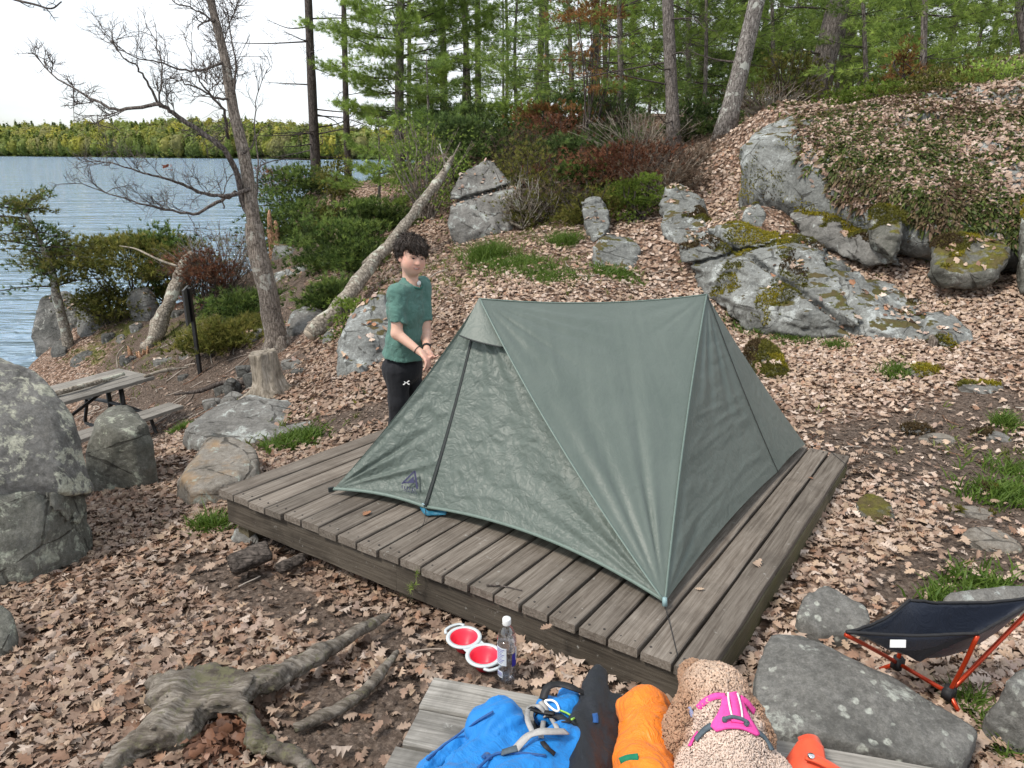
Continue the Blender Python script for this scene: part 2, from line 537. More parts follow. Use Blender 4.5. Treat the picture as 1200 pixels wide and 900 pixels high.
M['silver'] = grain_mat('weathered root wood', (0.115, 0.098, 0.08), (0.30, 0.27, 0.235), (5, 34, 14), (0, 0, -0.93), (0.13, 0.125, 0.075))
M['driedlog'] = bark_mat('fallen log bark', (0.17, 0.145, 0.115), (0.37, 0.33, 0.28), (0.44, 0.45, 0.38), (5, 5, 5), 0.6)
M['redwood'] = bark_mat('broken raw wood', (0.22, 0.11, 0.06), (0.55, 0.36, 0.24), None, (14, 14, 2))
M['cutwood'] = plain('cut pale wood', (0.42, 0.36, 0.29), 0.85, 0.2, 0.3, 25, bump=0.3)
M['darkwood'] = bark_mat('dark split firewood', (0.05, 0.042, 0.036), (0.155, 0.13, 0.115), None, (4, 14, 14))

def wood_mat(name, lo, hi, axis='Y', stain=0.6, speck=True, green=False):
    t = NT(name)
    r = t.rnd()
    off = t.n('ShaderNodeCombineXYZ'); t.put(off.inputs[0], t.math('MULTIPLY', r, 37.0)); t.put(off.inputs[1], t.math('MULTIPLY', r, 91.0)); t.put(off.inputs[2], t.math('MULTIPLY', r, 13.0))
    vm = t.n('ShaderNodeVectorMath'); vm.operation = 'ADD'; t.put(vm.inputs[0], t.obj); t.put(vm.inputs[1], off.outputs[0])
    src = vm.outputs[0]
    s = (55, 2.2, 55) if axis == 'Y' else (2.2, 55, 55)
    s2 = (120, 4, 120) if axis == 'Y' else (4, 120, 120)
    g1 = t.noise(1.0, 6, 0.65, 1.1, t.map(s, src=src))
    g2 = t.noise(1.0, 4, 0.7, 0.5, t.map(s2, src=src))
    g = t.math('ADD', t.math('MULTIPLY', g1, 0.6), t.math('MULTIPLY', g2, 0.4))
    c = t.ramp(g, [(0.30, tuple(x * 0.45 for x in lo)), (0.42, tuple(x * 0.95 for x in lo)), (0.66, hi), (0.82, tuple(min(1, x * 1.15) for x in hi))])
    blot = t.noise(2.3, 6, 0.68, 0.6, src)
    c = t.mix(t.ramp(blot, [(0.46, 0.0), (0.68, stain)]), c, tuple(x * 0.35 for x in lo))
    c = t.mix(1.0, c, t.ramp(r, [(0.0, 0.72), (1.0, 1.12)]), 'MULTIPLY')
    if speck:
        sp = t.ramp(t.noise(26, 7, 0.75, 0.2, src), [(0.62, 0.0), (0.69, 0.65)])
        c = t.mix(sp, c, (0.34, 0.335, 0.31))
    if green:
        gp = t.ramp(t.noise(3.1, 6, 0.65, 0.2, src), [(0.46, 0.0), (0.66, 0.8)])
        c = t.mix(gp, c, (0.10, 0.095, 0.042))
    return t.end(t.bsdf(c, 0.85, t.bump(g, 0.7, 0.006), 0.2))
M['deck'] = wood_mat('weathered deck board', (0.130, 0.108, 0.089), (0.262, 0.232, 0.200), 'Y', 0.5)
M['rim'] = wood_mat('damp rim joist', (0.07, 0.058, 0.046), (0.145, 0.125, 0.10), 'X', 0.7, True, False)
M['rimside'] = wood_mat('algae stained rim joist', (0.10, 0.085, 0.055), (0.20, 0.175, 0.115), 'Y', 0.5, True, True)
M['tablewood'] = wood_mat('bleached table plank', (0.20, 0.19, 0.17), (0.41, 0.39, 0.36), 'X', 0.75, True)
M['lakewood'] = wood_mat('bleached picnic plank', (0.20, 0.185, 0.165), (0.37, 0.35, 0.32), 'Y', 0.5, True)

def tent_mat(name, crumple=1.0, dirx=(1, 1, 1)):
    t = NT(name)
    n1 = t.noise(6, 3, 0.5, 0.9, t.map(dirx))
    n2 = t.noise(17, 3, 0.55, 0.8, t.map(dirx))
    rid = t.math('ABSOLUTE', t.math('SUBTRACT', n2, 0.5))
    rid1 = t.math('ABSOLUTE', t.math('SUBTRACT', n1, 0.5))
    rid1 = t.math('POWER', t.math('MULTIPLY', rid1, 2.0, True), 0.6); rid = t.math('POWER', t.math('MULTIPLY', rid, 2.0, True), 0.6)
    pv = t.vor(11, src=t.map((1, 1, 1), (0.5, 0.3, 0.9)))
    h = t.math('ADD', t.math('MULTIPLY', rid1, 0.7), t.math('ADD', t.math('MULTIPLY', rid, 0.42), t.math('MULTIPLY', pv, 0.6)))
    c = t.ramp(t.noise(3, 3), [(0.3, (0.100, 0.128, 0.113)), (0.7, (0.121, 0.150, 0.133))])
    b = t.bump(h, 0.42 * crumple, 0.022)
    weave = t.noise(900, 2, 0.5)
    b = t.bump(weave, 0.08, 0.001, b)
    return t.end(t.bsdf(c, 0.47, b, 0.45, Sheen_Weight=0.1), (0.20, 0.27, 0.235), 0.18)
M['fly'] = tent_mat('sage ripstop nylon', 0.42)
M['door'] = tent_mat('sage crinkled nylon', 1.0)
M['black'] = plain('black webbing', (0.018, 0.018, 0.02), 0.6, 0.3, 0.2, 60)
M['zip'] = plain('charcoal zip flap', (0.022, 0.027, 0.027), 0.55, 0.35, 0.2, 60)
M['seam'] = plain('seam tape', (0.13, 0.175, 0.155), 0.5, 0.4, 0.1, 60)
M['logo'] = plain('navy print', (0.028, 0.03, 0.075), 0.6, 0.3, 0.2, 50)
M['tealstrap'] = plain('teal strap', (0.02, 0.13, 0.21), 0.55, 0.4, 0.2, 60)
M['wetgrey'] = plain('grey webbing', (0.36, 0.35, 0.34), 0.75, 0.25, 0.12, 90)
M['white'] = plain('white print', (0.8, 0.8, 0.8), 0.6, 0.3, 0.04, 60)
M['metalblack'] = plain('black painted steel', (0.012, 0.011, 0.011), 0.45, 0.5, 0.2, 30)

def cloth_mat(name, c, rough=0.6, sheen=0.2, scale=14, bump=0.5, dist=0.01, weave=700):
    t = NT(name)
    n = t.noise(scale, 5, 0.6, 1.2)
    col = t.ramp(n, [(0.3, tuple(x * 0.85 for x in c)), (0.7, tuple(min(1, x * 1.1) for x in c))])
    rid = t.math('ABSOLUTE', t.math('SUBTRACT', n, 0.5))
    b = t.bump(rid, bump, dist)
    b = t.bump(t.noise(weave, 2), 0.15, 0.001, b)
    return t.end(t.bsdf(col, rough, b, 0.35, Sheen_Weight=sheen))
M['blue'] = cloth_mat('bright blue softshell', (0.008, 0.185, 0.54), 0.65, 0.08, 6, 0.7, 0.03)
M['darkblue'] = cloth_mat('deep blue lining', (0.008, 0.07, 0.24), 0.6, 0.1)
M['blackcloth'] = cloth_mat('black nylon', (0.012, 0.014, 0.019), 0.5, 0.03, 9, 0.8, 0.012)
M['orange'] = cloth_mat('orange silnylon', (0.80, 0.20, 0.012), 0.42, 0.08, 8, 1.0, 0.03)
M['redorange'] = cloth_mat('coral red rubberised fabric', (0.75, 0.085, 0.03), 0.5, 0.1, 20, 0.2, 0.004)
M['navy'] = cloth_mat('navy mesh nylon', (0.012, 0.017, 0.031), 0.42, 0.08, 9, 0.7, 0.012)
M['greentag'] = plain('green tag', (0.01, 0.16, 0.09), 0.7, 0.2, 0.15, 80)
M['pink'] = plain('hot pink padded mesh', (0.72, 0.075, 0.33), 0.7, 0.25, 0.12, 140, bump=0.3)
M['slate'] = plain('slate webbing', (0.075, 0.10, 0.12), 0.7, 0.25, 0.2, 120)
M['shirt'] = cloth_mat('faded green cotton', (0.088, 0.185, 0.158), 0.95, 0.1, 11, 1.0, 0.025)
M['pants'] = cloth_mat('black fleece', (0.012, 0.013, 0.017), 0.9, 0.05, 10, 0.8, 0.014)
M['redframe'] = plain('anodised red pole', (0.48, 0.045, 0.012), 0.28, 0.5, 0.1, 20, metal=0.45)
M['bowlred'] = plain('red silicone', (0.80, 0.025, 0.06), 0.42, 0.45, 0.05, 20)
M['bowlgrey'] = plain('pale grey plastic', (0.50, 0.55, 0.57), 0.45, 0.45, 0.04, 20)
M['capwhite'] = plain('white cap plastic', (0.75, 0.77, 0.78), 0.4, 0.45, 0.03, 60)
M['labelblue'] = plain('blue label print', (0.02, 0.02, 0.30), 0.4, 0.4, 0.05, 60)
M['labelwhite'] = plain('pale label print', (0.60, 0.66, 0.74), 0.4, 0.4, 0.1, 300)
M['lime'] = plain('lime cord', (0.32, 0.62, 0.10), 0.7, 0.2, 0.15, 200)
M['steel'] = plain('brushed aluminium', (0.72, 0.73, 0.74), 0.25, 0.5, 0.05, 80, metal=1.0)
M['hair'] = None

def clear_mat(name, tint, refl=0.10):
    t = NT(name)
    tr = t.n('ShaderNodeBsdfTransparent'); t.put(tr.inputs[0], tint)
    g = t.n('ShaderNodeBsdfGlossy'); g.inputs['Roughness'].default_value = 0.06
    lw = t.n('ShaderNodeLayerWeight'); lw.inputs[0].default_value = 0.35
    f = t.math('ADD', t.math('MULTIPLY', lw.outputs['Facing'], 0.42), refl, True)
    mx = t.n('ShaderNodeMixShader'); t.put(mx.inputs[0], f)
    t.t.links.new(tr.outputs[0], mx.inputs[1]); t.t.links.new(g.outputs[0], mx.inputs[2])
    return t.end(mx.outputs[0])
M['clear'] = clear_mat('clear plastic', (0.95, 0.96, 0.98), 0.10)
M['water_in'] = clear_mat('drinking water', (0.90, 0.93, 0.97), 0.05)

def lake_mat():
    t = NT('lake water')
    w1 = t.noise(1.0, 5, 0.62, 0.4, t.map((0.5, 1.6, 1), (0, 0, 0.25)))
    w4 = t.noise(1.0, 4, 0.6, 0.5, t.map((0.22, 0.7, 1), (0, 0, 0.12)))
    w2 = t.noise(1.0, 4, 0.6, 0.3, t.map((2.2, 6.0, 1), (0, 0, 0.1)))
    w3 = t.noise(1.0, 3, 0.6, 0.3, t.map((0.10, 0.28, 1), (0, 0, 0.2)))
    h = t.math('ADD', t.math('MULTIPLY', w1, 0.8), t.math('ADD', t.math('MULTIPLY', w2, 0.25), t.math('ADD', t.math('MULTIPLY', w4, 3.0), t.math('MULTIPLY', w3, 3.2))))
    c = (0.25, 0.36, 0.48)  # pale blue base paints in some of the bright sky's reflection
    return t.end(t.bsdf(c, 0.05, t.bump(h, 1.0, 0.5), 0.5, IOR=1.333))
M['lake'] = lake_mat()

def skin_mat():
    t = NT('skin')
    c = t.attr('Col')
    return t.end(t.bsdf(c, 0.5, t.bump(t.noise(120, 3), 0.12, 0.002), 0.35, Subsurface_Weight=0.12, Subsurface_Radius=(0.01, 0.004, 0.002)))
M['skin'] = skin_mat()

def hair_mat(name, c, c2):
    t = NT(name)
    n = t.noise(1.0, 5, 0.7, 0.5, t.map((90, 90, 14)))
    col = t.ramp(n, [(0.3, c), (0.7, c2)])
    return t.end(t.bsdf(col, 0.5, t.bump(n, 0.8, 0.006), 0.35))
M['hair'] = hair_mat('dark brown hair', (0.010, 0.007, 0.005), (0.050, 0.034, 0.026))

def fur_mat():
    t = NT('curly fur')
    c = t.attr('Col'); return t.end(t.bsdf(c, 0.95, t.bump(t.noise(260, 4), 0.4, 0.003), 0.05, Sheen_Weight=0.1), c, 0.3)
M['fur'] = fur_mat()
M['eye'] = plain('dark eye', (0.02, 0.014, 0.012), 0.25, 0.5, 0.1, 50)
M['brow'] = plain('brow hair', (0.06, 0.042, 0.034), 0.7, 0.2, 0.2, 150)
M['shoe'] = plain('grey shoe', (0.07, 0.07, 0.075), 0.7, 0.3, 0.2, 40)
# ------------------------------------------------------------------ deck reference corners (world)
dL = A(-1.556, 3.572, 0.185); dN = A(0.6663, 2.1019, 0.191); dR = A(2.1286, 4.3210, 0.0556)
dB = dL + dR - dN
WATER = -2.3

# ------------------------------------------------------------------ terrain
CP = []
def tp(u, v, Y): CP.append(at(u, v, Y))
def tw(x, y, z): CP.append(A(x, y, z))
for c, dz in ((dL, -0.32), (dN, -0.2), (dR, -0.12), (dB, -0.14)):
    tw(c[0], c[1], c[2] + dz)
tw(0.3, 3.9, -0.1); tw(-0.6, 3.0, -0.09); tw(-0.02, 2.35, -0.005)
for x in (-3, -1.5, 0, 1.5, 3): tw(x, 0.6, 0.0); tw(x, -2.5, 0.05)
tw(-1.6, 2.0, 0.0); tw(1.5, 2.0, 0.0); tw(2.4, 2.6, -0.02); tw(-3.6, 2.2, 0.0); tw(4.5, 2.5, 0.0); tw(7, 3, 0.3)
for q in [(0, 655, 3.5), (100, 640, 3.7), (150, 572, 4.9), (250, 592, 4.2), (300, 527, 5.4), (360, 482, 6.2), (420, 482, 6.0),
          (318, 468, 7.2), (250, 480, 8.3), (200, 500, 8.6), (228, 440, 10.6), (325, 410, 10.0), (150, 446, 11.5), (118, 432, 13.0),
          (380, 402, 9.0), (430, 342, 10.5), (450, 442, 6.6), (520, 332, 9.0), (600, 342, 8.4), (640, 302, 10.0), (560, 287, 11.5),
          (700, 332, 8.8), (760, 282, 10.4), (700, 252, 12.0), (800, 312, 9.7), (850, 392, 8.0), (880, 367, 8.6), (900, 442, 6.6),
          (1100, 482, 5.5), (1130, 402, 7.0), (1000, 397, 7.4), (1060, 395, 7.1), (1190, 382, 7.0), (1100, 640, 3.4), (1200, 520, 4.9),
          (860, 268, 9.5), (1000, 312, 8.7), (1100, 352, 7.9), (1185, 330, 7.9), (890, 245, 10.3), (1000, 278, 9.3), (1060, 305, 8.7), (1180, 322, 8.3),
          (960, 195, 10.6), (1010, 240, 9.8), (1100, 215, 9.8), (1180, 240, 9.3), (900, 136, 11.8), (960, 126, 12.1), (1050, 112, 11.6), (1150, 92, 11.2), (1210, 78, 11.0),
          (760, 165, 15.0), (700, 150, 17.0), (640, 150, 18.0), (560, 165, 19.0), (480, 205, 18.0), (440, 215, 20.0), (360, 212, 22.0), (820, 165, 14.5),
          (300, 332, 14.0), (340, 292, 15.5), (400, 312, 13.0), (400, 262, 16.5), (460, 252, 15.0), (230, 352, 14.5), (165, 362, 15.2), (120, 372, 15.6),
          (620, 232, 14.0), (560, 222, 14.8), (880, 210, 11.6), (760, 215, 13.0), (340, 240, 19.0)]:
    tp(*q)
# water bed and far bank
for q in [(-9.5, 13, -2.7), (-8.6, 16.5, -2.6), (-9.6, 9.5, -2.7), (-7.6, 9.0, -2.5), (-6.6, 7.4, -2.2), (-6.4, 18.6, -2.6), (-8.5, 22, -4), (-7.2, 24, -3.5), (-6, 30, -3.8), (-7, 40, -4), (-4, 40, -3.6), (-5.6, 21, -1.9), (-14, 14, -4), (-14, 25, -5), (-14, 6, -3.2), (-6, 5, -0.9), (-8, 4, -1.6), (-10, 2, -2), (-20, 40, -5), (-25, 10, -4), (-40, 80, -5), (-10, 80, -4), (-10, -3, -1.5), (-5, 3, -0.2), (-5, 0, 0)]:
    tw(*q)
for q in [(0, 24, 2.3), (5, 22, 2.6), (10, 18, 2.8), (12, 12, 3.2), (10, 9, 2.9), (9, 6, 1.2), (0, 34, 2.4), (10, 34, 2.8), (20, 30, 3.2), (25, 14, 3.6), (2, 50, 2.2), (20, 60, 3), (40, 60, 3), (0, 90, 1.0), (30, 110, 3), (60, 80, 3), (40, 20, 4), (30, 0, 2), (15, 3, 1.0), (15, -3, 1), (-2, 27, 1.6), (-3.5, 30, -0.5)]:
    tw(*q)
CP = np.array(CP)
_c = 0.55
def _phi(r2): return np.sqrt(r2 + _c * _c)
_d2 = ((CP[:, None, :2] - CP[None, :, :2]) ** 2).sum(-1)
_n = len(CP)
_Am = np.zeros((_n + 1, _n + 1)); _Am[:_n, :_n] = _phi(_d2) - 0.0; _Am[:_n, :_n] += np.eye(_n) * (-0.05); _Am[_n, :_n] = 1; _Am[:_n, _n] = 1
_w = np.linalg.solve(_Am, np.append(CP[:, 2], 0))

def tz0(x, y):
    x = np.asarray(x, float); y = np.asarray(y, float)
    sh = x.shape; x = x.ravel(); y = y.ravel(); out = np.empty(len(x))
    for i in range(0, len(x), 20000):
        r2 = (x[i:i + 20000, None] - CP[:, 0]) ** 2 + (y[i:i + 20000, None] - CP[:, 1]) ** 2
        out[i:i + 20000] = _phi(r2) @ _w[:-1] + _w[-1]
    return out.reshape(sh)

def tz(x, y):
    x = np.asarray(x, float); y = np.asarray(y, float)
    z = tz0(x, y)
    far = np.clip((y - 5) / 6, 0, 1)
    z = z + fbm2(x * 0.9, y * 0.9, 4, 5) * (0.02 + 0.10 * far) + fbm2(x * 4, y * 4, 3, 9) * 0.018
    # keep the ground below the deck frame
    e1 = nrm(dN - dL)[:2]; e2 = nrm(dB - dL)[:2]
    a = (x - dL[0]) * e1[0] + (y - dL[1]) * e1[1]; b = (x - dL[0]) * e2[0] + (y - dL[1]) * e2[1]
    ins = (a > -0.02) & (a < 2.68) & (b > -0.02) & (b < 2.68)
    dz = dL[2] + (dN[2] - dL[2]) * a / 2.665 + (dB[2] - dL[2]) * b / 2.66
    return np.where(ins, np.minimum(z, dz - 0.10), z)

def soil_w(x, y):
    """worn trail weight 0..1"""
    def seg(p, q, w):
        p = np.array(p); q = np.array(q); d = q - p
        t = np.clip(((x - p[0]) * d[0] + (y - p[1]) * d[1]) / (d @ d), 0, 1)
        r = np.hypot(x - p[0] - t * d[0], y - p[1] - t * d[1])
        return np.clip(1.25 - r / w, 0, 1)
    s = np.zeros_like(x)
    for p, q, w in [((2.75, 4.5), (4.2, 5.0), 1.15), ((2.7, 3.0), (2.9, 4.4), 0.75), ((1.9, 2.9), (2.6, 3.4), .35), ((4.0, 5.0), (6, 5.4), 0.8), ((-0.6, 2.15), (0.4, 2.0), 0.33),
                    ((-4.4, 8.3), (-3.0, 8.6), 0.8), ((-4.6, 9.8), (-3.6, 7.2), 0.7), ((-1.6, 3.3), (0.5, 2.0), 0.16), ((-2.0, 5.6), (-0.6, 6.0), 0.35), ((-5.0, 10.5), (-6.6, 14.5), 1.7), ((-4.0, 10.5), (-4.6, 15.0), 1.1), ((-3.2, 8.0), (-4.2, 10.0), .9)]:
        s = np.maximum(s, seg(p, q, w))
    e1 = nrm(dN - dL)[:2]; e2 = nrm(dB - dL)[:2]
    a = (x - dL[0]) * e1[0] + (y - dL[1]) * e1[1]; b = (x - dL[0]) * e2[0] + (y - dL[1]) * e2[1]
    ins = (a > 0.08) & (a < 2.6) & (b > 0.12) & (b < 2.6)
    return np.where(ins, 1.0, s)

def green_w(x, y):
    g = np.zeros_like(x)
    for (u, v, Y, r, w) in [(570, 305, 10.6, 1.2, .55), (650, 320, 9.6, 1.0, .45), (540, 345, 9.0, .7, .6), (900, 365, 8.3, .8, .3), (830, 310, 9.6, .5, .4), (600, 275, 12, 1.2, .4),
                            (330, 520, 5.6, .45, .5), (205, 395, 13, 1.6, .62), (130, 400, 14, 1.4, .62), (180, 425, 11.8, 1.0, .5), (310, 330, 14, 2, .4), (960, 200, 10.3, 1.6, .35), (1100, 240, 9.4, 1.6, .4), (1190, 560, 4.6, .6, .5), (400, 330, 11, 1, .4), (1150, 120, 10.8, 1.8, .5),
                            (500, 300, 10.5, 1.0, .5), (400, 505, 5.7, 0.3, .4)]:
        p = at(u, v, Y)
        g = np.maximum(g, w * np.clip(1.3 - np.hypot(x - p[0], y - p[1]) / r, 0, 1))
    return np.clip(g, 0, 1)

ys = np.concatenate([np.linspace(-3, 1, 26)[:-1], np.geomspace(1 + 2, 18 + 2, 300)[:-1] - 2, np.geomspace(18, 900, 60)])
aa = np.sign(np.linspace(-1, 1, 321)) * np.abs(np.linspace(-1, 1, 321)) ** 1.15
GX = aa[None, :] * (1.05 * (ys[:, None] + 6)); GY = np.repeat(ys[:, None], len(aa), 1)
GZ = tz(GX, GY)
fl = np.clip((GY - 90) / 60, 0, 1)
GZ = GZ * (1 - fl) + fl * np.where(GX > -5, 1.0, -8)
nr, nc = GX.shape
i = np.arange(nr * nc).reshape(nr, nc)
GF = np.stack([i[:-1, :-1], i[:-1, 1:], i[1:, 1:], i[1:, :-1]], -1).reshape(-1, 4)
gcol = np.stack([soil_w(GX, GY), green_w(GX, GY), np.zeros_like(GX)], -1).reshape(-1, 3)
ground = mk('ground', np.stack([GX, GY, GZ], -1), GF, M['ground'], col=gcol)
setp(ground, kind='structure')

# lake: one big sheet
lk = MB()
lk.add([(-1500, 2, WATER), (-3.0, 2, WATER), (-3.0, 45, WATER), (60, 70, WATER), (60, 1500, WATER), (-1500, 1500, WATER)], [(0, 1, 2, 3, 4, 5)])
setp(lk.build('lake', M['lake'], smooth=False), kind='structure')

# far hills under the forest
hv = []; hb = []
shore = [(-900, 640), (-560, 540), (-330, 455), (-230, 405), (-150, 352), (-95, 322), (-60, 305), (0, 290), (90, 300), (260, 330)]
SH = sm([(x, y, 0) for x, y in shore], 10)[:, :2]
def hill_h(k): return 5 + 5 * np.sin(k * 7.0) ** 2
HV = []; W_ = 14
for k, (x, y) in enumerate(SH):
    dirn = nrm(A(x, y))
    f = k / (len(SH) - 1)
    top = 19 - 11 * f + 2.0 * math.sin(f * 17)
    for j in range(W_):
        s = j / (W_ - 1)
        p = A(x, y) + dirn * s * 160
        HV.append((p[0], p[1], WATER - 0.4 + (1.0 * min(1, s * 14)) + top * (s ** 0.7)))
HF = []
for k in range(len(SH) - 1):
    for j in range(W_ - 1):
        a = k * W_ + j
        HF.append((a, a + 1, a + W_ + 1, a + W_))
HV = np.array(HV)
setp(mk('far_hills', HV, HF, plain('far hill ground', (0.08, 0.10, 0.03), 0.95, 0.1, 0.3, 0.2)), kind='structure')

# ------------------------------------------------------------------ crowns of the far shore wood
def ico(sub):
    bm = bmesh.new(); bmesh.ops.create_icosphere(bm, subdivisions=sub, radius=1)
    V = np.array([v.co[:] for v in bm.verts]); F = np.array([[v.index for v in f.verts] for f in bm.faces]); bm.free()
    return V, F
IV, IF = ico(2)
FV, FF, FC = [], [], []; off = 0
rg = np.random.default_rng(3)
for n_ in range(2700):
    k = rg.uniform(0, len(SH) - 1.001); k0 = int(k); t = k - k0
    x, y = SH[k0] * (1 - t) + SH[k0 + 1] * t
    s = rg.beta(0.9, 1.6) * 0.75
    if n_ < 420: s = rg.uniform(0.0, 0.05)
    p = A(x, y) + nrm(A(x, y)) * s * 160
    f = k / (len(SH) - 1)
    z = WATER + 0.5 + (19 - 11 * f + 2.0 * math.sin(f * 17)) * s ** 0.7
    sc_ = 1.0 - 0.35 * f
    h = rg.uniform(7.5, 11.5) * sc_
    conif = rg.random() < (0.42 if s > 0.05 else 0.6)
    r = h * (rg.uniform(0.2, 0.27) if conif else rg.uniform(0.32, 0.45))
    V = IV * (1 + 0.42 * fbm(IV * 2.6 + n_ * 3.1, 3, 4))[:, None]
    if conif:
        tap = np.clip(1.05 - (V[:, 2:3] * 0.5 + 0.5), 0.05, 1)
        V = np.concatenate([V[:, :2] * tap * 1.5, V[:, 2:3]], 1)
        c = np.array([0.075, 0.115, 0.03]) if rg.random() < 0.4 else np.array([0.13, 0.18, 0.04])
    else:
        c = np.array([[0.20, 0.21, 0.035], [0.29, 0.27, 0.04], [0.16, 0.20, 0.04], [0.23, 0.22, 0.06], [0.19, 0.18, 0.075], [0.13, 0.17, 0.045]][rg.integers(0, 6)])
    c = (c * .75 + np.array([.17, .19, .04]) * .25) * rg.uniform(1.15, 1.55)
    m_ = 300
    dd = nrm(rg.normal(size=(m_, 3))); rad_ = rg.uniform(.72, 1.04, (m_, 1))
    B = dd * rad_
    if conif: B[:, :2] *= np.clip(1.02 - (B[:, 2:3] * .5 + .5), .04, 1) * 1.35
    B = B * A(r, r, h * 0.52) * (1 + .25 * vn(dd * 2.2 + n_, 3))[:, None] + A(p[0], p[1], z + h * 0.5)
    t1 = nrm(np.cross(dd, rg.normal(size=(m_, 3)))); t2 = nrm(np.cross(dd, t1) + dd * rg.uniform(-.6, .6, (m_, 1)))
    sz = rg.uniform(.55, 1.25, (m_, 1)) * h / 9
    FV.append(np.stack([B - t1 * sz * .6, B + t1 * sz * .6, B + t2 * sz], 1).reshape(-1, 3)); FF.append(np.arange(m_ * 3).reshape(-1, 3) + off); off += m_ * 3
    FC.append(np.repeat(c * rg.uniform(.65, 1.3, (m_, 1)), 3, 0))
    V = V * A(r, r, h * 0.52) * .8 + A(p[0], p[1], z + h * 0.5)
    FV.append(V); FF.append(IF + off); off += len(V)
    FC.append(np.tile(c * .9, (len(V), 1)))
fw = mk('far_forest', np.concatenate(FV), np.concatenate(FF), M['foliage'], col=np.concatenate(FC), smooth=False)
setp(fw, 'wooded far shore in spring green beyond the lake', 'forest', kind='stuff')

# ------------------------------------------------------------------ rocks from outline corners
ROCKS = []
def hull_planes(P):
    bm = bmesh.new()
    for p in P: bm.verts.new(p)
    r = bmesh.ops.convex_hull(bm, input=bm.verts)
    bm.normal_update()
    out = {}
    cen = np.mean(P, 0)
    for f in bm.faces:
        n = np.array(f.normal[:]); c = np.array(f.calc_center_median()[:])
        if n @ (c - cen) < 0: n = -n
        key = tuple(np.round(n, 2))
        out[key] = (n, n @ c)
    bm.free()
    N = np.array([v[0] for v in out.values()]); D = np.array([v[1] for v in out.values()])
    return N, D

def rock(name, label, P, mat, res=0.02, rnd=0.03, amp=0.04, freq=3.0, seed=1, extra=None, ridge=0.0, cat='rock', group=None, parent=None, cracks=None, facets=7, fdepth=.055):
    P = np.array(P, float)
    rf = np.random.default_rng(seed * 13 + 1)
    FN = nrm(rf.normal(size=(facets, 3)) + A(0, -.7, .45)); span = float(np.linalg.norm(P.max(0) - P.min(0)))
    FD = (P @ FN.T).max(0) - fdepth * span * rf.uniform(.35, 1.0, facets)
    N, D = hull_planes(P)
    lo = P.min(0) - amp * 2 - 0.06; hi = P.max(0) + amp * 2 + 0.06
    k = rnd * 0.6
    def f(Q):
        q = Q @ N.T - D
        m = q.max(-1)
        d = m + k * np.log(np.exp(np.clip((q - m[..., None]) / k, -30, 0)).sum(-1)) - k * 1.0
        for n_f, d_f in zip(FN, FD): d = smin(-d, -(Q @ n_f - d_f), .012 + .25 * amp) * -1
        d = d + amp * fbm(Q * freq, 4, seed, 0.55) + amp * 0.35 * fbm(Q * freq * 3.7, 3, seed + 5, 0.6, True)
        if ridge:
            w = Q + 0.1 * fbm(Q * 2, 2, seed + 3)[..., None]
            d = d + ridge * fbm(w * A(0.8, 0.8, 4.5) * freq * 0.5, 3, seed + 9, 0.5, True)
        if cracks:
            for (pa, na, th, dep) in cracks:
                sd = np.abs((Q - np.asarray(pa)) @ nrm(np.asarray(na, float)) + 0.02 * fbm(Q * 6, 3, seed + 31))
                d = d + dep * np.clip(1 - sd / th, 0, 1)
        if extra: d = extra(Q, d)
        return d
    V, F = nets(f, lo, hi, res)
    if parent is None:
        c = A(*(P[:, :2].mean(0)), P[:, 2].min())
        o = mk(name, V, F, mat, org=c)
        setp(o, label, cat, group)
    else:
        o = mk(name, V, F, mat, parent)
    ROCKS.append((V, F))
    return o

def bpts(face, depth, down=0.35, shrink=0.85, back_drop=0.15):
    """front outline corners plus the same pushed away from the camera and down"""
    face = np.array(face)
    c = face.mean(0)
    away = nrm(A(c[0], c[1], 0))
    back = c + (face - c) * shrink + away * depth - A(0, 0, back_drop)
    low = face[face[:, 2] < c[2]] - A(0, 0, down)
    return np.vstack([face, back, low, back[back[:, 2] < c[2]] - A(0, 0, down)])

# big split boulder at the left edge: an upper block resting on a lower one
bf = [at(-150, 366, 3.95), at(-8, 402, 3.90), at(44, 436, 3.86), at(90, 494, 3.76), at(101, 542, 3.70), at(110, 576, 3.62), at(58, 580, 3.30), at(-90, 590, 3.10), at(-230, 560, 3.15), at(50, 520, 3.45), at(-60, 520, 3.2)]
rock('boulder', 'huge grey boulder crusted with yellow green lichen at the left edge', np.vstack([bf, CAM + (np.array(bf)[:6] - CAM) * 1.16 + A(-.16, 0, -.14)]), M['boulder'], 0.013, 0.010, 0.022, 2.8, 11, ridge=0.012, facets=9, fdepth=.03, cat='boulder')
bf = [at(-230, 565, 3.2), at(-90, 584, 3.13), at(58, 576, 3.33), at(101, 576, 3.62), at(103, 606, 3.58), at(98, 648, 3.45), at(25, 662, 3.15), at(-90, 705, 3.02), at(-230, 700, 3.0)]
rock('boulder', 'cracked lower block carrying the lichened boulder at the left edge', np.vstack([bf, CAM + (np.array(bf)[3:6] - CAM) * 1.12 + A(-.14, 0, -.05), np.array(bf)[4:] - A(0, 0, .25)]), M['boulder2'], 0.013, 0.010, 0.022, 2.8, 19, ridge=0.012, facets=6, fdepth=.03, cat='boulder', cracks=[(at(60, 615, 3.3), (1, 0.15, 0.25), 0.012, 0.04)])
bf = [at(108, 492, 4.9), at(128, 478, 5.0), at(150, 476, 5.0), at(172, 495, 4.95), at(184, 530, 4.85), at(178, 556, 4.75), at(120, 562, 4.7), at(98, 540, 4.75), at(140, 510, 4.7)]
rock('boulder', 'squat mottled grey boulder in front of the lakeside picnic table', bpts(bf, 0.55), M['boulder2'], 0.015, 0.012, 0.03, 3.2, 12, cat='boulder', facets=10, fdepth=.06)
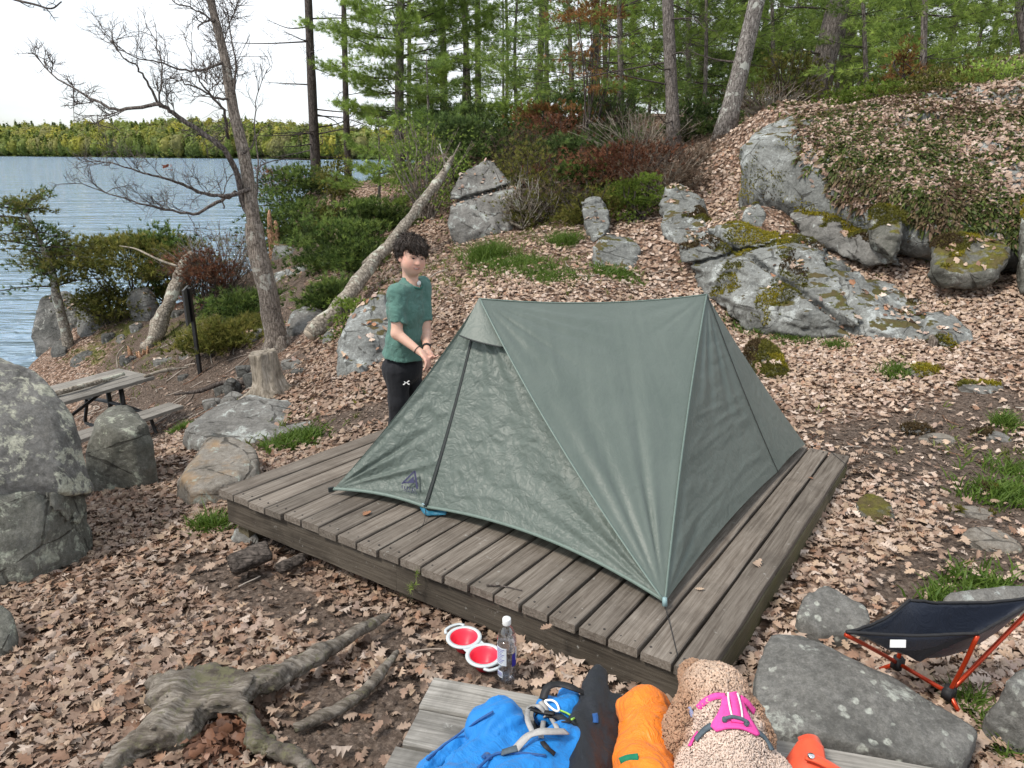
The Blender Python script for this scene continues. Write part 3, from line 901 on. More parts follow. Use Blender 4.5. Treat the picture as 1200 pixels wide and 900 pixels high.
bf = [at(203, 562, 4.35), at(215, 545, 4.5), at(240, 512, 4.95), at(272, 511, 4.95), at(300, 525, 4.75), at(309, 548, 4.45), at(300, 560, 4.3), at(262, 565, 4.15), at(245, 584, 4.15), at(215, 580, 4.15), at(275, 583, 4.2)]
rock('rock', 'tan angular flat topped rock beside the deck corner', bpts(bf, 0.25, 0.2), M['tanrock'], 0.013, 0.015, 0.018, 4.2, 13)
bf = [at(214, 500, 5.9), at(245, 480, 6.2), at(300, 467, 6.4), at(345, 474, 6.3), at(372, 500, 5.9), at(360, 512, 5.6), at(290, 520, 5.5), at(230, 512, 5.6)]
rock('rock', 'broad low grey rock with grassy seams below the pale stump', bpts(bf, 0.6, 0.25), M['greyrock'], 0.02, 0.04, 0.05, 2.6, 14)
bf = [at(330, 500, 5.7), at(365, 490, 5.9), at(408, 500, 5.8), at(440, 500, 5.8), at(430, 512, 5.6), at(345, 515, 5.5)]
rock('rock', 'flat sunken rock behind the left deck edge', bpts(bf, 0.4, 0.2), M['greyrock'], 0.02, 0.03, 0.04, 3, 15)
bf = [at(392, 420, 7.0), at(402, 385, 7.3), at(430, 352, 7.6), at(455, 342, 7.7), at(470, 360, 7.5), at(468, 410, 7.1), at(450, 440, 6.9), at(430, 468, 6.6), at(405, 470, 6.6), at(395, 450, 6.7)]
rock('rock', 'steep pale grey rock face behind the standing boy', bpts(bf, 1.0, 0.3), M['bluerock'], 0.02, 0.035, 0.06, 2.6, 16, ridge=0.03)
bf = [at(410, 458, 6.5), at(440, 445, 6.6), at(452, 462, 6.3), at(430, 480, 6.1), at(405, 478, 6.1)]
rock('rock', 'small mossy rock at the foot of the steep rock face', bpts(bf, 0.3, 0.2), M['mossrock'], 0.018, 0.03, 0.03, 4, 17)
# mid hillside
bf = [at(527, 262, 11.8), at(528, 235, 12.2), at(545, 200, 12.6), at(575, 188, 12.8), at(598, 205, 12.6), at(606, 245, 12.1), at(590, 272, 11.7), at(545, 278, 11.6)]
rock('rock', 'tall cracked pale rock on the hillside above the boy', bpts(bf, 0.9, 0.3), M['greyrock'], 0.024, 0.04, 0.07, 2.2, 18, cracks=[(at(565, 228, 12.2), (-0.25, 0, 1), 0.05, 0.16)])
bf = [at(693, 302, 9.75), at(698, 280, 9.95), at(714, 262, 10.2), at(738, 268, 10.1), at(754, 290, 9.85), at(748, 314, 9.6), at(705, 324, 9.45)]
rock('rock', 'pale rock with a brown mossy cap below the red bush', bpts(bf, 0.6, 0.25), M['bluerock'], 0.018, 0.02, 0.05, 3, 19, facets=10, fdepth=.09, ridge=0.03)
bf = [at(672, 258, 10.8), at(680, 232, 11.1), at(702, 230, 11.2), at(718, 250, 10.9), at(710, 278, 10.5), at(684, 280, 10.5)]
rock('rock', 'blue grey rock half buried under the brown thicket', bpts(bf, 0.6, 0.25), M['bluerock'], 0.02, 0.02, 0.06, 3, 20, ridge=0.05, facets=10, fdepth=.10)
bf = [at(588, 300, 10.6), at(600, 288, 10.8), at(616, 288, 10.8), at(624, 300, 10.6), at(610, 308, 10.4)]
rock('rock', 'small grey rock among the grass on the slope', bpts(bf, 0.3, 0.2), M['greyrock'], 0.02, 0.03, 0.03, 4, 21)
bf = [at(600, 348, 8.4), at(625, 340, 8.6), at(628, 352, 8.3), at(605, 356, 8.2)]
rock('rock', 'low flat rock just above the tent ridge', bpts(bf, 0.3, 0.2), M['greyrock'], 0.018, 0.03, 0.03, 4, 22)
bf = [at(505, 355, 8.6), at(520, 345, 8.8), at(532, 350, 8.7), at(528, 362, 8.5), at(508, 366, 8.4)]
rock('rock', 'small pale rock beside the boy on the mossy slope', bpts(bf, 0.25, 0.2), M['greyrock'], 0.018, 0.03, 0.03, 4, 23)
# right outcrop, lower band
def lowband(Q, d): return d
bf = [at(794, 306, 9.3), at(792, 276, 9.6), at(828, 264, 9.55), at(872, 264, 9.2), at(925, 284, 8.65), at(985, 318, 8.1), at(1030, 342, 7.7), at(1090, 368, 7.2), at(1125, 395, 6.75), at(1060, 394, 6.9), at(990, 386, 7.25), at(948, 376, 7.5), at(900, 364, 7.9), at(867, 342, 8.3), at(820, 320, 8.9)]
rock('rock_outcrop', 'long pale lichened ledge of rock sloping down behind the tent to the right', bpts(bf, 1.1, 0.3, 0.95, -0.05), M['bluerock'], 0.024, 0.02, 0.085, 2.2, 24, ridge=0.09, cat='outcrop', facets=14, fdepth=.035,
     cracks=[(at(905, 320, 8.4), (.7, .1, .6), .04, .14), (at(1000, 355, 7.6), (.8, .1, -.3), .035, .12), (at(850, 300, 9.0), (-.3, .1, 1), .035, .10)])
bf = [at(1078, 378, 7.2), at(1100, 362, 7.4), at(1130, 372, 7.2), at(1145, 392, 6.9), at(1110, 398, 6.8), at(1085, 392, 6.95)]
rock('rock', 'small white streaked rock at the end of the outcrop', bpts(bf, 0.4, 0.2), M['bluerock'], 0.018, 0.03, 0.04, 4, 26)
# upper block
bf = [at(872, 205, 10.1), at(866, 178, 10.3), at(872, 158, 10.6), at(892, 141, 11.0), at(930, 131, 11.3), at(1050, 110, 11.2), at(1150, 90, 10.9), at(1230, 74, 10.6),
      at(888, 226, 9.9), at(925, 246, 9.6), at(985, 262, 9.1), at(1050, 285, 8.55), at(1110, 300, 8.2), at(1210, 306, 7.9), at(1260, 300, 7.8), at(930, 180, 9.75), at(1000, 215, 9.05), at(1100, 235, 8.4), at(1210, 230, 8.2), at(1260, 190, 8.6)]
pl = np.array(bf); bkp = pl[:8] + A(.6, 1.6, -1.2); lowp = pl[8:15] + A(.5, .9, -.5)
DOME = len(ROCKS)
rock('rock_outcrop', 'massive fern covered rock dome rising at the upper right with a bare pale left face', np.vstack([pl, bkp, lowp, pl[:2] + A(.7, 1.5, -.8)]), M['bluerock'], 0.034, 0.10, 0.10, 1.5, 27, ridge=0.05, cat='outcrop', facets=0)
bf = [at(915, 252, 9.4), at(940, 240, 9.5), at(1000, 256, 9.0), at(1050, 276, 8.55), at(1066, 298, 8.2), at(1010, 288, 8.6), at(955, 268, 9.1)]
rock('rock_outcrop', 'narrow grey ledge under the fern bank', bpts(bf, 0.7, 0.2, 0.9, -0.02), M['greyrock'], 0.02, 0.015, 0.07, 2.6, 28, ridge=0.08, cat='outcrop', facets=10, fdepth=.04)
bf = [at(1018, 246, 8.75), at(1050, 244, 8.6), at(1060, 264, 8.3), at(1045, 284, 8.2), at(1020, 270, 8.5)]
rock('rock', 'grey knob with yellow moss tufts in the fern bank', bpts(bf, 0.5, 0.2, 0.9, -0.02), M['mossrock'], 0.022, 0.04, 0.06, 3, 29)
bf = [at(1090, 314, 7.75), at(1086, 288, 8.0), at(1120, 276, 8.1), at(1180, 280, 7.95), at(1188, 300, 7.7), at(1160, 314, 7.55), at(1120, 321, 7.6)]
rock('rock', 'dark mossy overhanging rock at the right end of the bank', bpts(bf, 0.7, 0.2, 0.9, -0.02), M['mossrock'], 0.022, 0.05, 0.06, 2.6, 30)
bf = [at(1193, 262, 7.8), at(1200, 228, 8.0), at(1260, 228, 8.0), at(1260, 320, 7.3), at(1197, 318, 7.4)]
rock('rock', 'grey block with thick green moss cut by the right edge', bpts(bf, 0.8, 0.2), M['mossrock'], 0.026, 0.05, 0.06, 2.6, 31)
bf = [at(868, 262, 9.6), at(870, 245, 9.8), at(886, 237, 9.9), at(898, 246, 9.75), at(896, 264, 9.5)]
rock('rock', 'rounded loose stone perched on the leafy ledge', bpts(bf, 0.25, 0.1), M['bluerock'], 0.016, 0.03, 0.025, 4, 32)
bf = [at(768, 245, 10.6), at(778, 220, 10.9), at(802, 216, 10.9), at(836, 240, 10.4), at(838, 270, 9.95), at(810, 280, 9.8), at(783, 264, 10.2)]
rock('rock', 'blue white rock face under the leafy hill edge', bpts(bf, 0.8, 0.3, 0.9, -0.02), M['bluerock'], 0.022, 0.03, 0.07, 2.4, 33, ridge=0.06, facets=9, fdepth=.08)
# bits on the flat right side
bf = [at(868, 425, 6.9), at(872, 402, 7.05), at(890, 396, 7.1), at(912, 412, 6.85), at(924, 438, 6.5), at(905, 450, 6.35), at(880, 442, 6.5)]
rock('mossy_rock', 'yellow mossy hummock at the right shoulder of the tent', bpts(bf, 0.35, 0.2), M['mossrock'], 0.016, 0.04, 0.04, 4, 34)
bf = [at(998, 606, 3.72), at(1003, 580, 3.8), at(1022, 575, 3.84), at(1046, 588, 3.78), at(1060, 608, 3.66), at(1030, 620, 3.54)]
rock('mossy_rock', 'small moss topped stone beside the right deck edge', bpts(bf, 0.2, 0.15), M['mossrock'], 0.01, 0.02, 0.02, 6, 35)
for (u, v, Y, w, h, lab) in [(1080, 432, 6.3, .22, .05, 'flat grey stone among leaves below the outcrop'), (1150, 455, 5.9, .2, .04, 'pale flat stone on the upper trail'), (1075, 505, 5.1, .12, .05, 'pale round stone in the worn trail'),
                             (1100, 520, 4.95, .16, .03, 'second pale stone sunk in the worn trail'), (1165, 500, 5.0, .15, .04, 'flat stone at the right of the trail bend'), (1160, 648, 3.4, .16, .05, 'tan stone on the trail near the chair'),
                             (1140, 610, 3.75, .13, .04, 'grey stone half buried beside the trail'), (1155, 585, 4.05, .08, .05, 'white stone beside the trail grass')]:
    p = at(u, v, Y); g0 = float(tz(p[0], p[1])); r_ = np.random.default_rng(int(u))
    pts = [A(p[0] + w * math.cos(a) * r_.uniform(.7, 1.1), p[1] + w * .7 * math.sin(a) * r_.uniform(.7, 1.1), g0 + z) for a in np.linspace(0, 6.28, 8)[:-1] for z in (-.08, h * r_.uniform(.5, 1.1))]
    rock('stone', lab, pts, M['tanrock'] if r_.random() < .6 else M['greyrock'], 0.01, 0.015, 0.012, 7, int(u), cat='stone')
# big slab next to the foreground table
bf = [gz(905, 738, 0.20), gz(938, 737, 0.20), gz(1000, 775, 0.21), gz(1148, 850, 0.14), gz(1130, 892, 0.10), gz(1094, 905, 0.12), gz(958, 858, 0.17), gz(893, 858, 0.13), gz(884, 790, 0.16)]
pl = np.array(bf); lowp = pl - A(0, 0, 0.3); lowp[:, :2] = pl[:, :2].mean(0) + (pl[:, :2] - pl[:, :2].mean(0)) * 1.02
rock('rock_slab', 'large flat grey slab with round pale lichens beside the table', np.vstack([pl, lowp]), M['slab'], 0.0085, 0.008, 0.012, 5, 36, facets=3, fdepth=.03, cat='slab')
bf = [gz(932, 722, 0.08), gz(945, 695, 0.12), gz(972, 685, 0.12), gz(1025, 715, 0.09), gz(1010, 738, 0.06), gz(955, 742, 0.05)]
pl = np.array(bf)
rock('rock', 'dark grey stone between the deck and the camp chair', np.vstack([pl, pl - A(0, 0, .2)]), M['slab'], 0.01, 0.012, 0.014, 6, 37)
bf = [gz(1098, 706, 0.06), gz(1110, 690, 0.09), gz(1160, 682, 0.1), gz(1215, 680, 0.1), gz(1215, 712, 0.06), gz(1130, 716, 0.04)]
pl = np.array(bf)
rock('rock', 'low pale rock behind the camp chair', np.vstack([pl, pl - A(0, 0, .2)]), M['greyrock'], 0.012, 0.015, 0.016, 6, 38)
bf = [gz(1158, 840, 0.12), gz(1162, 792, 0.26), gz(1185, 776, 0.28), gz(1240, 780, 0.28), gz(1240, 850, 0.2), gz(1180, 858, 0.1)]
pl = np.array(bf)
rock('rock', 'speckled grey rock cut by the right edge below the chair', np.vstack([pl, pl - A(0, 0, .35)]), M['slab'], 0.01, 0.02, 0.018, 6, 39)
bf = [gz(-40, 760, 0.05), gz(-20, 705, 0.12), gz(10, 705, 0.12), gz(16, 735, 0.06), gz(5, 760, 0.02)]
pl = np.array(bf)
rock('rock', 'small grey rock peeking in at the left edge among leaves', np.vstack([pl, pl - A(0, 0, .2)]), M['boulder2'], 0.012, 0.015, 0.016, 6, 40)
bf = [gz(270, 632, -0.09), gz(276, 618, -0.07), gz(298, 620, -0.07), gz(306, 634, -0.09), gz(286, 640, -0.12)]
pl = np.array(bf)
rock('stone', 'grey footing stone under the deck corner post', np.vstack([pl, pl - A(0, 0, .2)]), M['greyrock'], 0.01, 0.008, 0.010, 6, 41, cat='stone')
# shoreline rocks
for j, (u0, u1, v0, v1, Y, m, lab) in enumerate([
        (36, 118, 335, 440, 15.4, 'shorerock', 'tall dark shore rock under the leaning cedar'), (88, 128, 345, 418, 14.6, 'greyrock', 'pointed pale rock beside the cedar trunk'),
        (80, 124, 408, 450, 13.4, 'shorerock', 'rounded grey rock at the water line'), (58, 88, 392, 432, 14.2, 'shorerock', 'jagged grey rock standing in the shallows'),
        (148, 186, 332, 372, 14.4, 'greyrock', 'grey tilted rock under the shore junipers'), (132, 150, 390, 410, 13.8, 'greyrock', 'pale split rock near the shore log'),
        (200, 232, 388, 412, 12.6, 'greyrock', 'flat pale rock behind the sign post'), (205, 235, 412, 432, 11.6, 'greyrock', 'low rock at the foot of the sign post'),
        (316, 352, 283, 312, 15.2, 'bluerock', 'pale rock below the broken snag'), (312, 396, 306, 350, 13.6, 'bluerock', 'wide blue grey rock under the junipers'),
        (330, 392, 358, 408, 10.4, 'greyrock', 'smooth grey rock behind the leaning oak'), (250, 312, 358, 380, 12.6, 'shorerock', 'dark shaded ledge left of the leaning oak'),
        (145, 165, 432, 446, 11.9, 'greyrock', 'small pale rock beyond the picnic table'), (258, 285, 440, 458, 8.6, 'shorerock', 'dark low rock left of the pale stump'),
        (376, 400, 385, 415, 8.8, 'bluerock', 'pale rock under the fallen log')]):
    r_ = np.random.default_rng(100 + j)
    uc, vc = (u0 + u1) / 2, (v0 + v1) / 2
    face = [at(uc + (u1 - u0) / 2 * math.cos(a) * r_.uniform(.85, 1.05), vc - (v1 - v0) / 2 * math.sin(a) * r_.uniform(.85, 1.05), Y + .35 * math.sin(a) * (v1 - v0) / 60) for a in np.linspace(0, 6.28, 9)[:-1]] + [at(uc, vc, Y - .25)]
    dd = max(0.4, (u1 - u0) * Y / 870 * 0.7)
    rock('rock', lab, bpts(face, dd, 0.3), M[m], max(0.016, Y * 0.0017), 0.04, 0.05, 3.2, 50 + j, ridge=0.02)
# loose stones on the bank by the lake
rst = np.random.default_rng(55)
for k_ in range(16):
    u, v = [(262, 432), (250, 468), (300, 440), (190, 418), (150, 420), (175, 398), (215, 440), (240, 405), (285, 425), (345, 430), (208, 368), (160, 385), (128, 405), (270, 470), (352, 452), (300, 395)][k_]
    Y = {0: 9.3, 1: 8.6, 2: 8.6, 3: 11.8, 4: 12.6, 5: 13, 6: 10.6, 7: 12, 8: 9.6, 9: 8.6, 10: 14, 11: 14, 12: 14, 13: 8.2, 14: 8.0, 15: 11}[k_]
    p = at(u, v, Y); g0 = float(tz(p[0], p[1])); w = rst.uniform(.09, .2); h = rst.uniform(.05, .12)
    pts = [A(p[0] + w * math.cos(a) * rst.uniform(.7, 1.2), p[1] + w * .8 * math.sin(a), g0 + z) for a in np.linspace(0, 6.28, 7)[:-1] for z in (-.08, h * rst.uniform(.6, 1.2))]
    rock('stone', 'loose grey stone on the bare bank between the tent and the lake', pts, M['greyrock' if k_ % 2 else 'shorerock'], .018, .02, .015, 6, 300 + k_, cat='stone', group='loose stones on the lake bank')
# ------------------------------------------------------------------ tent platform
dX = nrm(dN - dL); dZ = nrm(np.cross(dX, dB - dL)); dY = np.cross(dZ, dX)
DW = float(np.linalg.norm(dN - dL)); DD = float((dB - dL) @ dY)
deck = thing('tent_platform', 'low square wooden tent platform of grey weathered boards', 'platform', dL)
deck.rotation_euler = Matrix(np.stack([dX, dY, dZ], 1).tolist()).to_euler()
def dk(x, y, z=0.0):
    return dL + dX * x + dY * y + dZ * z
def dkp(u, v, h=0.0):
    d = ray(u, v); p0 = dL + dZ * h
    return CAM + d * (((p0 - CAM) @ dZ) / (d @ dZ))

def plank(cx, cy, z0, z1, w, l, seed, axis='Y', bev=0.004, ragged=0.004):
    """board with worn edges, slight cup and ragged ends; local coordinates"""
    r_ = np.random.default_rng(seed)
    nl = 26
    ts = np.linspace(-0.5, 0.5, nl)
    prof = [(-.5, 0), (-.5, 1), (-.5 + bev / w, 1), (-.25, 1), (0, 1), (.25, 1), (.5 - bev / w, 1), (.5, 1), (.5, 0)]
    V = []
    e0 = r_.uniform(-.006, .006); e1 = r_.uniform(-.008, .008)
    for i, t in enumerate(ts):
        for (a, b) in prof:
            x = a * w; y = t * l + (e0 if i == 0 else (e1 if i == nl - 1 else 0)); z = z0 + (z1 - z0) * b
            if b == 1:
                if abs(a) == .5: z -= bev
                else: z += 0.0012 * math.sin(t * 9 + seed)
            if abs(a) >= .49: x += ragged * 0.5 * math.sin(t * 23 + seed * 3 + a) * r_.uniform(0.2, 1)
            V.append((x, y, z))
    V = np.array(V); m = len(prof)
    F = []
    for i in range(nl - 1):
        for k in range(m):
            F.append((i * m + k, i * m + (k + 1) % m, (i + 1) * m + (k + 1) % m, (i + 1) * m + k))
    F.append(tuple(range(m - 1, -1, -1))); F.append(tuple(range((nl - 1) * m, nl * m)))
    if axis == 'X': V = V[:, [1, 0, 2]]; F = [tuple(reversed(f)) for f in F]
    return V + A(cx, cy, 0), F
NB = 21
bw = DW / NB
for k in range(NB):
    V, F = plank((k + .5) * bw, DD / 2 + random.uniform(-.004, .004), -0.036 + random.uniform(-.0015, .0015), random.uniform(-.002, .0015), bw - random.uniform(.010, .017), DD, k)
    mk('deck_board', V, F, M['deck'], deck, smooth=False, raw=True)
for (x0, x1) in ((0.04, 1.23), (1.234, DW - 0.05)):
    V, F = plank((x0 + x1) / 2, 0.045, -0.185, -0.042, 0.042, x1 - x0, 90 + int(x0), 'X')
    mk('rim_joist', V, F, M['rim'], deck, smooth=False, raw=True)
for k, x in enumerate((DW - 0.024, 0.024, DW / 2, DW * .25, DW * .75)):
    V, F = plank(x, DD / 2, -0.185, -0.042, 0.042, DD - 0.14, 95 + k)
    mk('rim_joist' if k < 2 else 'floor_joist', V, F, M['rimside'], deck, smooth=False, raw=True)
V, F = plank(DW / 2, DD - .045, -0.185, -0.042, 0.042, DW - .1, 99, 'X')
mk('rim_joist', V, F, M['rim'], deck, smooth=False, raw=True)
for (x, y) in ((0.10, 0.11), (DW - .1, .11), (0.1, DD - .1), (DW - .1, DD - .1), (1.25, .11)):
    b = MB(); b.box((x, y, -0.26), (.085, .085, .30)); o = b.build('post', M['rimside'], deck, smooth=False, raw=True)

sb_ = MB(); r_s = np.random.default_rng(3)
for k in range(NB):
    for y in (.045, DD - .045):
        for dx in (-.033, .033):
            sb_.lathe([(0, .0010), (.0038, .0010), (.0046, .0002), (.0046, -.003)], A((k + .5) * bw + dx + r_s.uniform(-.006, .006), y + r_s.uniform(-.008, .008), .0012), 8)
setp(sb_.build('screw_heads', plain('rusty screw heads', (.035, .03, .027), .6), deck, raw=True), kind='stuff')

# ------------------------------------------------------------------ tent
C1 = dkp(391, 573, 0.035); C2 = dkp(779, 706, 0.03); C3 = dkp(944, 521, 0.03); C4 = C1 + (C3 - C2) - A(0.05, 0.1, 0)
VB = dkp(499, 594, 0.035); W2 = dkp(911, 553, 0.035)
A1 = at(562, 350, 3.78); A2 = at(828, 345, 4.12)
tent = thing('tent', 'sage green two pole tent pitched on the wooden platform', 'tent', (C1 + C2 + C3 + C4) / 4)

def panel(Pa, Pb, Pc, n, oab=None, obc=None, oca=None, amp=0.006, freq=9, seed=1, bulge=0.0, ridge_dir=None, fade=9, rad=None):
    """triangle panel with curved edges; returns V, F"""
    n_ = nrm(np.cross(Pb - Pa, Pc - Pa))
    ab = []
    for i in range(n + 1):
        for j in range(n + 1 - i):
            ab.append((i / n, j / n))
    ab = np.array(ab); b = ab[:, 0]; c = ab[:, 1]; a = 1 - b - c
    P = a[:, None] * Pa + b[:, None] * Pb + c[:, None] * Pc
    def edge(o, s1, s0, w):
        s = np.where(w > 1e-9, s1 / np.maximum(w, 1e-9), 0)
        return o(s) * (w ** 2)[:, None]
    if oab: P = P + edge(oab, b, a, a + b)
    if obc: P = P + edge(obc, c, b, b + c)
    if oca: P = P + edge(oca, a, c, c + a)
    m = np.minimum(np.minimum(a, b), c)
    fd = np.clip(m * fade, 0, 1)
    Q = P.copy()
    if ridge_dir is not None:
        d = nrm(ridge_dir); Q = Q - 0.82 * (Q @ d)[:, None] * d
    Q = Q + 0.06 * np.stack([vn(Q * 6, seed + 40), vn(Q * 6, seed + 41), vn(Q * 6, seed + 42)], -1)
    w = fbm(Q * freq, 3, seed, 0.55, True) * 0.65 + fbm(Q * freq * 2.7, 2, seed + 7, 0.5, True) * 0.35
    disp = amp * w * fd + bulge * (27 * a * b * c)
    if rad is not None:  # tension pleats fanning from a corner
        for (P0, na, ra, am) in rad:
            v = P - P0; L = np.linalg.norm(v, axis=1)
            e1 = nrm((Pa + Pb + Pc) / 3 - P0); e2 = np.cross(n_, e1)
            an = np.arctan2(v @ e2, v @ e1)
            disp = disp + am * np.sin(an * na + 2.0 * vn(np.stack([an * 7, an * 0, an * 0 + seed], -1), 3)) * np.clip(1 - L / ra, 0, 1) * np.clip(L / 0.15, 0, 1) * fd
    P = P + disp[:, None] * n_
    idx = {}
    k = 0; F = []
    st = []
    for i in range(n + 1):
        st.append(k); k += n + 1 - i
    for i in range(n):
        for j in range(n - i):
            F.append((st[i] + j, st[i + 1] + j, st[i] + j + 1))
            if j < n - i - 1: F.append((st[i + 1] + j, st[i + 1] + j + 1, st[i] + j + 1))
    return P, np.array(F)

up = A(0, 0, 1)
n_front = nrm(np.cross(C2 - C1, A1 - C1));  n_front = n_front if n_front[1] < 0 else -n_front
def par(s): return (4 * s * (1 - s))[:, None]
ridge_o = lambda s: par(s) * (-0.035 * up)                     # ridge line sags
hemL = lambda s: par(s) * (0.014 * up + 0.02 * dY)
hemR = lambda s: par(s) * (0.045 * up + 0.05 * dY)             # hem lifts off the boards
flap = lambda s: par(s) * (0.035 * nrm(np.cross(n_front, C2 - A1)) * (-1 if np.cross(n_front, C2 - A1)[0] > 0 else 1) * 1.0)
leftE = lambda s: par(s) * (nrm(C2 - C1) * 0.035)
endE = lambda s: par(s) * (-0.03 * nrm(A2 - (C1 + C3) / 2) * A(1, 1, 0.3))
endH = lambda s: par(s) * (0.02 * up - 0.015 * dX)
rev = lambda f: (lambda s: f(1 - s))

# main fly panel (ridge to front corner)
V, F = panel(A1, C2, A2, 150, flap, rev(endE), rev(ridge_o), 0.0060, 5, 3, 0.012, ridge_dir=(C2 - (A1 + A2) / 2), fade=14, rad=[(C2, 34, 1.7, 0.011), (A1, 26, 0.9, 0.008), (A2, 24, 0.6, 0.006)])
mk('fly', V, F, M['fly'], tent)
# door panels sit 12 mm behind the flap edge
A1d = A1 - n_front * 0.012 - up * 0.006
C2d = C2 - n_front * 0.010 + up * 0.006
flapd = lambda s: flap(s) + par(s) * (nrm(A2 - A1) * 0.055 - n_front * 0.015)
zipE = lambda s: par(s) * (0.012 * nrm(C2 - C1))
V, F = panel(A1d, VB, C2d, 150, zipE, hemR, rev(flapd), 0.0085, 7.5, 5, -0.03, fade=11, ridge_dir=None, rad=[(C2d, 36, 1.2, 0.014), (A1d, 30, 1.0, 0.010)])
mk('door_panel', V, F, M['door'], tent)
V, F = panel(A1d, C1, VB, 130, leftE, hemL, rev(zipE), 0.0095, 7.0, 6, -0.02, fade=11, rad=[(C1, 30, 1.0, 0.012), (A1d, 22, 0.8, 0.008)])
mk('door_panel', V, F, M['door'], tent)
# right end
V, F = panel(A2, C2, W2, 120, endE, endH, rev(lambda s: par(s) * (0.03 * nrm(C2 - C3))), 0.0085, 5.5, 7, -0.015, fade=12, ridge_dir=nrm(W2 - C2), rad=[(A2, 24, 0.9, 0.009), (C2, 26, .8, .008)])
mk('end_panel', V, F, M['fly'], tent)
V, F = panel(A2, W2, C3, 90, lambda s: par(s) * (0.03 * nrm(C2 - C3)), lambda s: par(s) * (0.02 * up), lambda s: par(s) * (-0.02 * dX), 0.003, 5, 8, 0.0, fade=12)
mk('end_panel', V, F, M['fly'], tent)
bk = [panel(A2, C3, C4, 70, lambda s: rev(lambda s: par(s) * (-0.02 * dX))(s), lambda s: par(s) * (0.03 * up), None, 0.005, 5, 9), panel(A2, C4, A1, 70, None, None, ridge_o, 0.005, 5, 10), panel(A1, C4, C1, 70, None, lambda s: par(s) * (0.03 * up), rev(leftE), 0.006, 5, 11)]
Vb = []; Fb = []; o_ = 0
for v_, f_ in bk: Vb.append(v_); Fb.append(f_ + o_); o_ += len(v_)
mk('back_panel', np.concatenate(Vb), np.concatenate(Fb), M['fly'], tent)

# zip flap, peak vent, seams, hems
s = np.linspace(0.10, 1, 40)
zp = A1d + (VB - A1d) * s[:, None] + zipE(s) + n_front * 0.006 + par(s) * (-0.008 * n_front)
b = MB(); b.ribbon(zp, n_front, np.linspace(0.012, 0.020, 40), 0.006); b.build('zipper', M['zip'], tent)
vl = at(541, 395, 3.68); vr = at(593, 409, 3.58)
sg = np.linspace(0, 1, 14)
q1 = A1 + n_front * .008; rows = []
for t in np.linspace(0, 1, 10):
    e = (vl + (vr - vl) * sg[:, None]) + par(sg) * (-0.012 * up) - n_front * (par(sg) * -0.02)
    rows.append(q1 + (e - q1) * t + n_front * 0.02 * t)
Vv = np.array(rows).reshape(-1, 3); Fv = [(r * 14 + c, r * 14 + c + 1, r * 14 + 15 + c, r * 14 + 14 + c) for r in range(9) for c in range(13)]
vo = mk('peak_vent', Vv, np.array(Fv), M['fly'], tent)
b = MB(); b.ribbon(rows[-1] + n_front * .002, n_front, 0.007, 0.003); b.build('vent_hem', M['zip'], tent)
b = MB()
s = np.linspace(0, 1, 40)
def strip(P0, P1, off, w, n, m='seam', nm='seam', lift=0.004, s0=0.0, s1=1.0):
    ss = np.linspace(s0, s1, 40)
    P = P0 + (P1 - P0) * ss[:, None] + off(ss) + nrm(n) * lift
    b = MB(); b.ribbon(P, n, w, 0.002); return b.build(nm, M[m], tent)
n_main = nrm(np.cross(C2 - A1, A2 - A1)); n_main = n_main if n_main[2] > 0 else -n_main
n_end = nrm(np.cross(C3 - A2, C2 - A2)); n_end = n_end if n_end[0] > 0 else -n_end
strip(A1, C2, flap, 0.010, n_main, lift=0.003)
strip(A2, C2, endE, 0.012, nrm(n_main + n_end), lift=0.003)
strip(A2, W2, lambda s: par(s) * (0.03 * nrm(C2 - C3)), 0.006, n_end, 'zip', 'seam', 0.004)
strip(A1, A2, ridge_o, 0.008, n_main + up, lift=0.002)
strip(C1, VB, hemL, 0.016, n_front, 'seam', 'hem', 0.005)
strip(VB, C2d, hemR, 0.014, n_front, 'seam', 'hem', 0.005)
# corner tabs and cords
b = MB(); b.box(C1 + A(-.012, -.002, -.002), (.03, .012, .024), rotz(.5)); b.build('corner_tab', M['zip'], tent, smooth=False)
b = MB(); b.tube([C2 + A(0, .004, .02), C2 + A(0, -.004, -.012)], [.009, .011], 8); b.build('corner_tab', plain('pale corner patch', (0.24, 0.36, 0.38), .5), tent)
b = MB(); b.tube([C2 + A(0, -.004, -.01), dkp(786, 735, .004), dkp(794, 768, .003), dkp(795, 776, -.03)], .0016, 6); b.build('guy_line', M['black'], tent)
b = MB(); b.tube([C3 + A(.0, .0, 0), dkp(972, 528, .004), dkp(990, 543, .003), dkp(992, 549, -.03)], .0016, 6); b.build('guy_line', M['black'], tent)
b = MB(); b.tube(sm([VB, dkp(497, 612, .004), dkp(490, 622, .003), dkp(487, 628, -.02)], 4), .0014, 6); b.build('guy_line', M['black'], tent)
# buckle and teal strap at the zip foot
b = MB(); P = sm([dkp(494, 593, .03), dkp(500, 601, .018), dkp(510, 601, .015), dkp(523, 600, .03)], 6); b.ribbon(P, n_front + up * .5, np.linspace(.022, .030, len(P)), .004)
b.build('strap', M['tealstrap'], tent)
b = MB(); b.box(dkp(497, 592, .040), (.022, .012, .016), rotz(-.6)); b.build('buckle', plain('pale buckle', (.3, .42, .48), .35), tent, smooth=False)
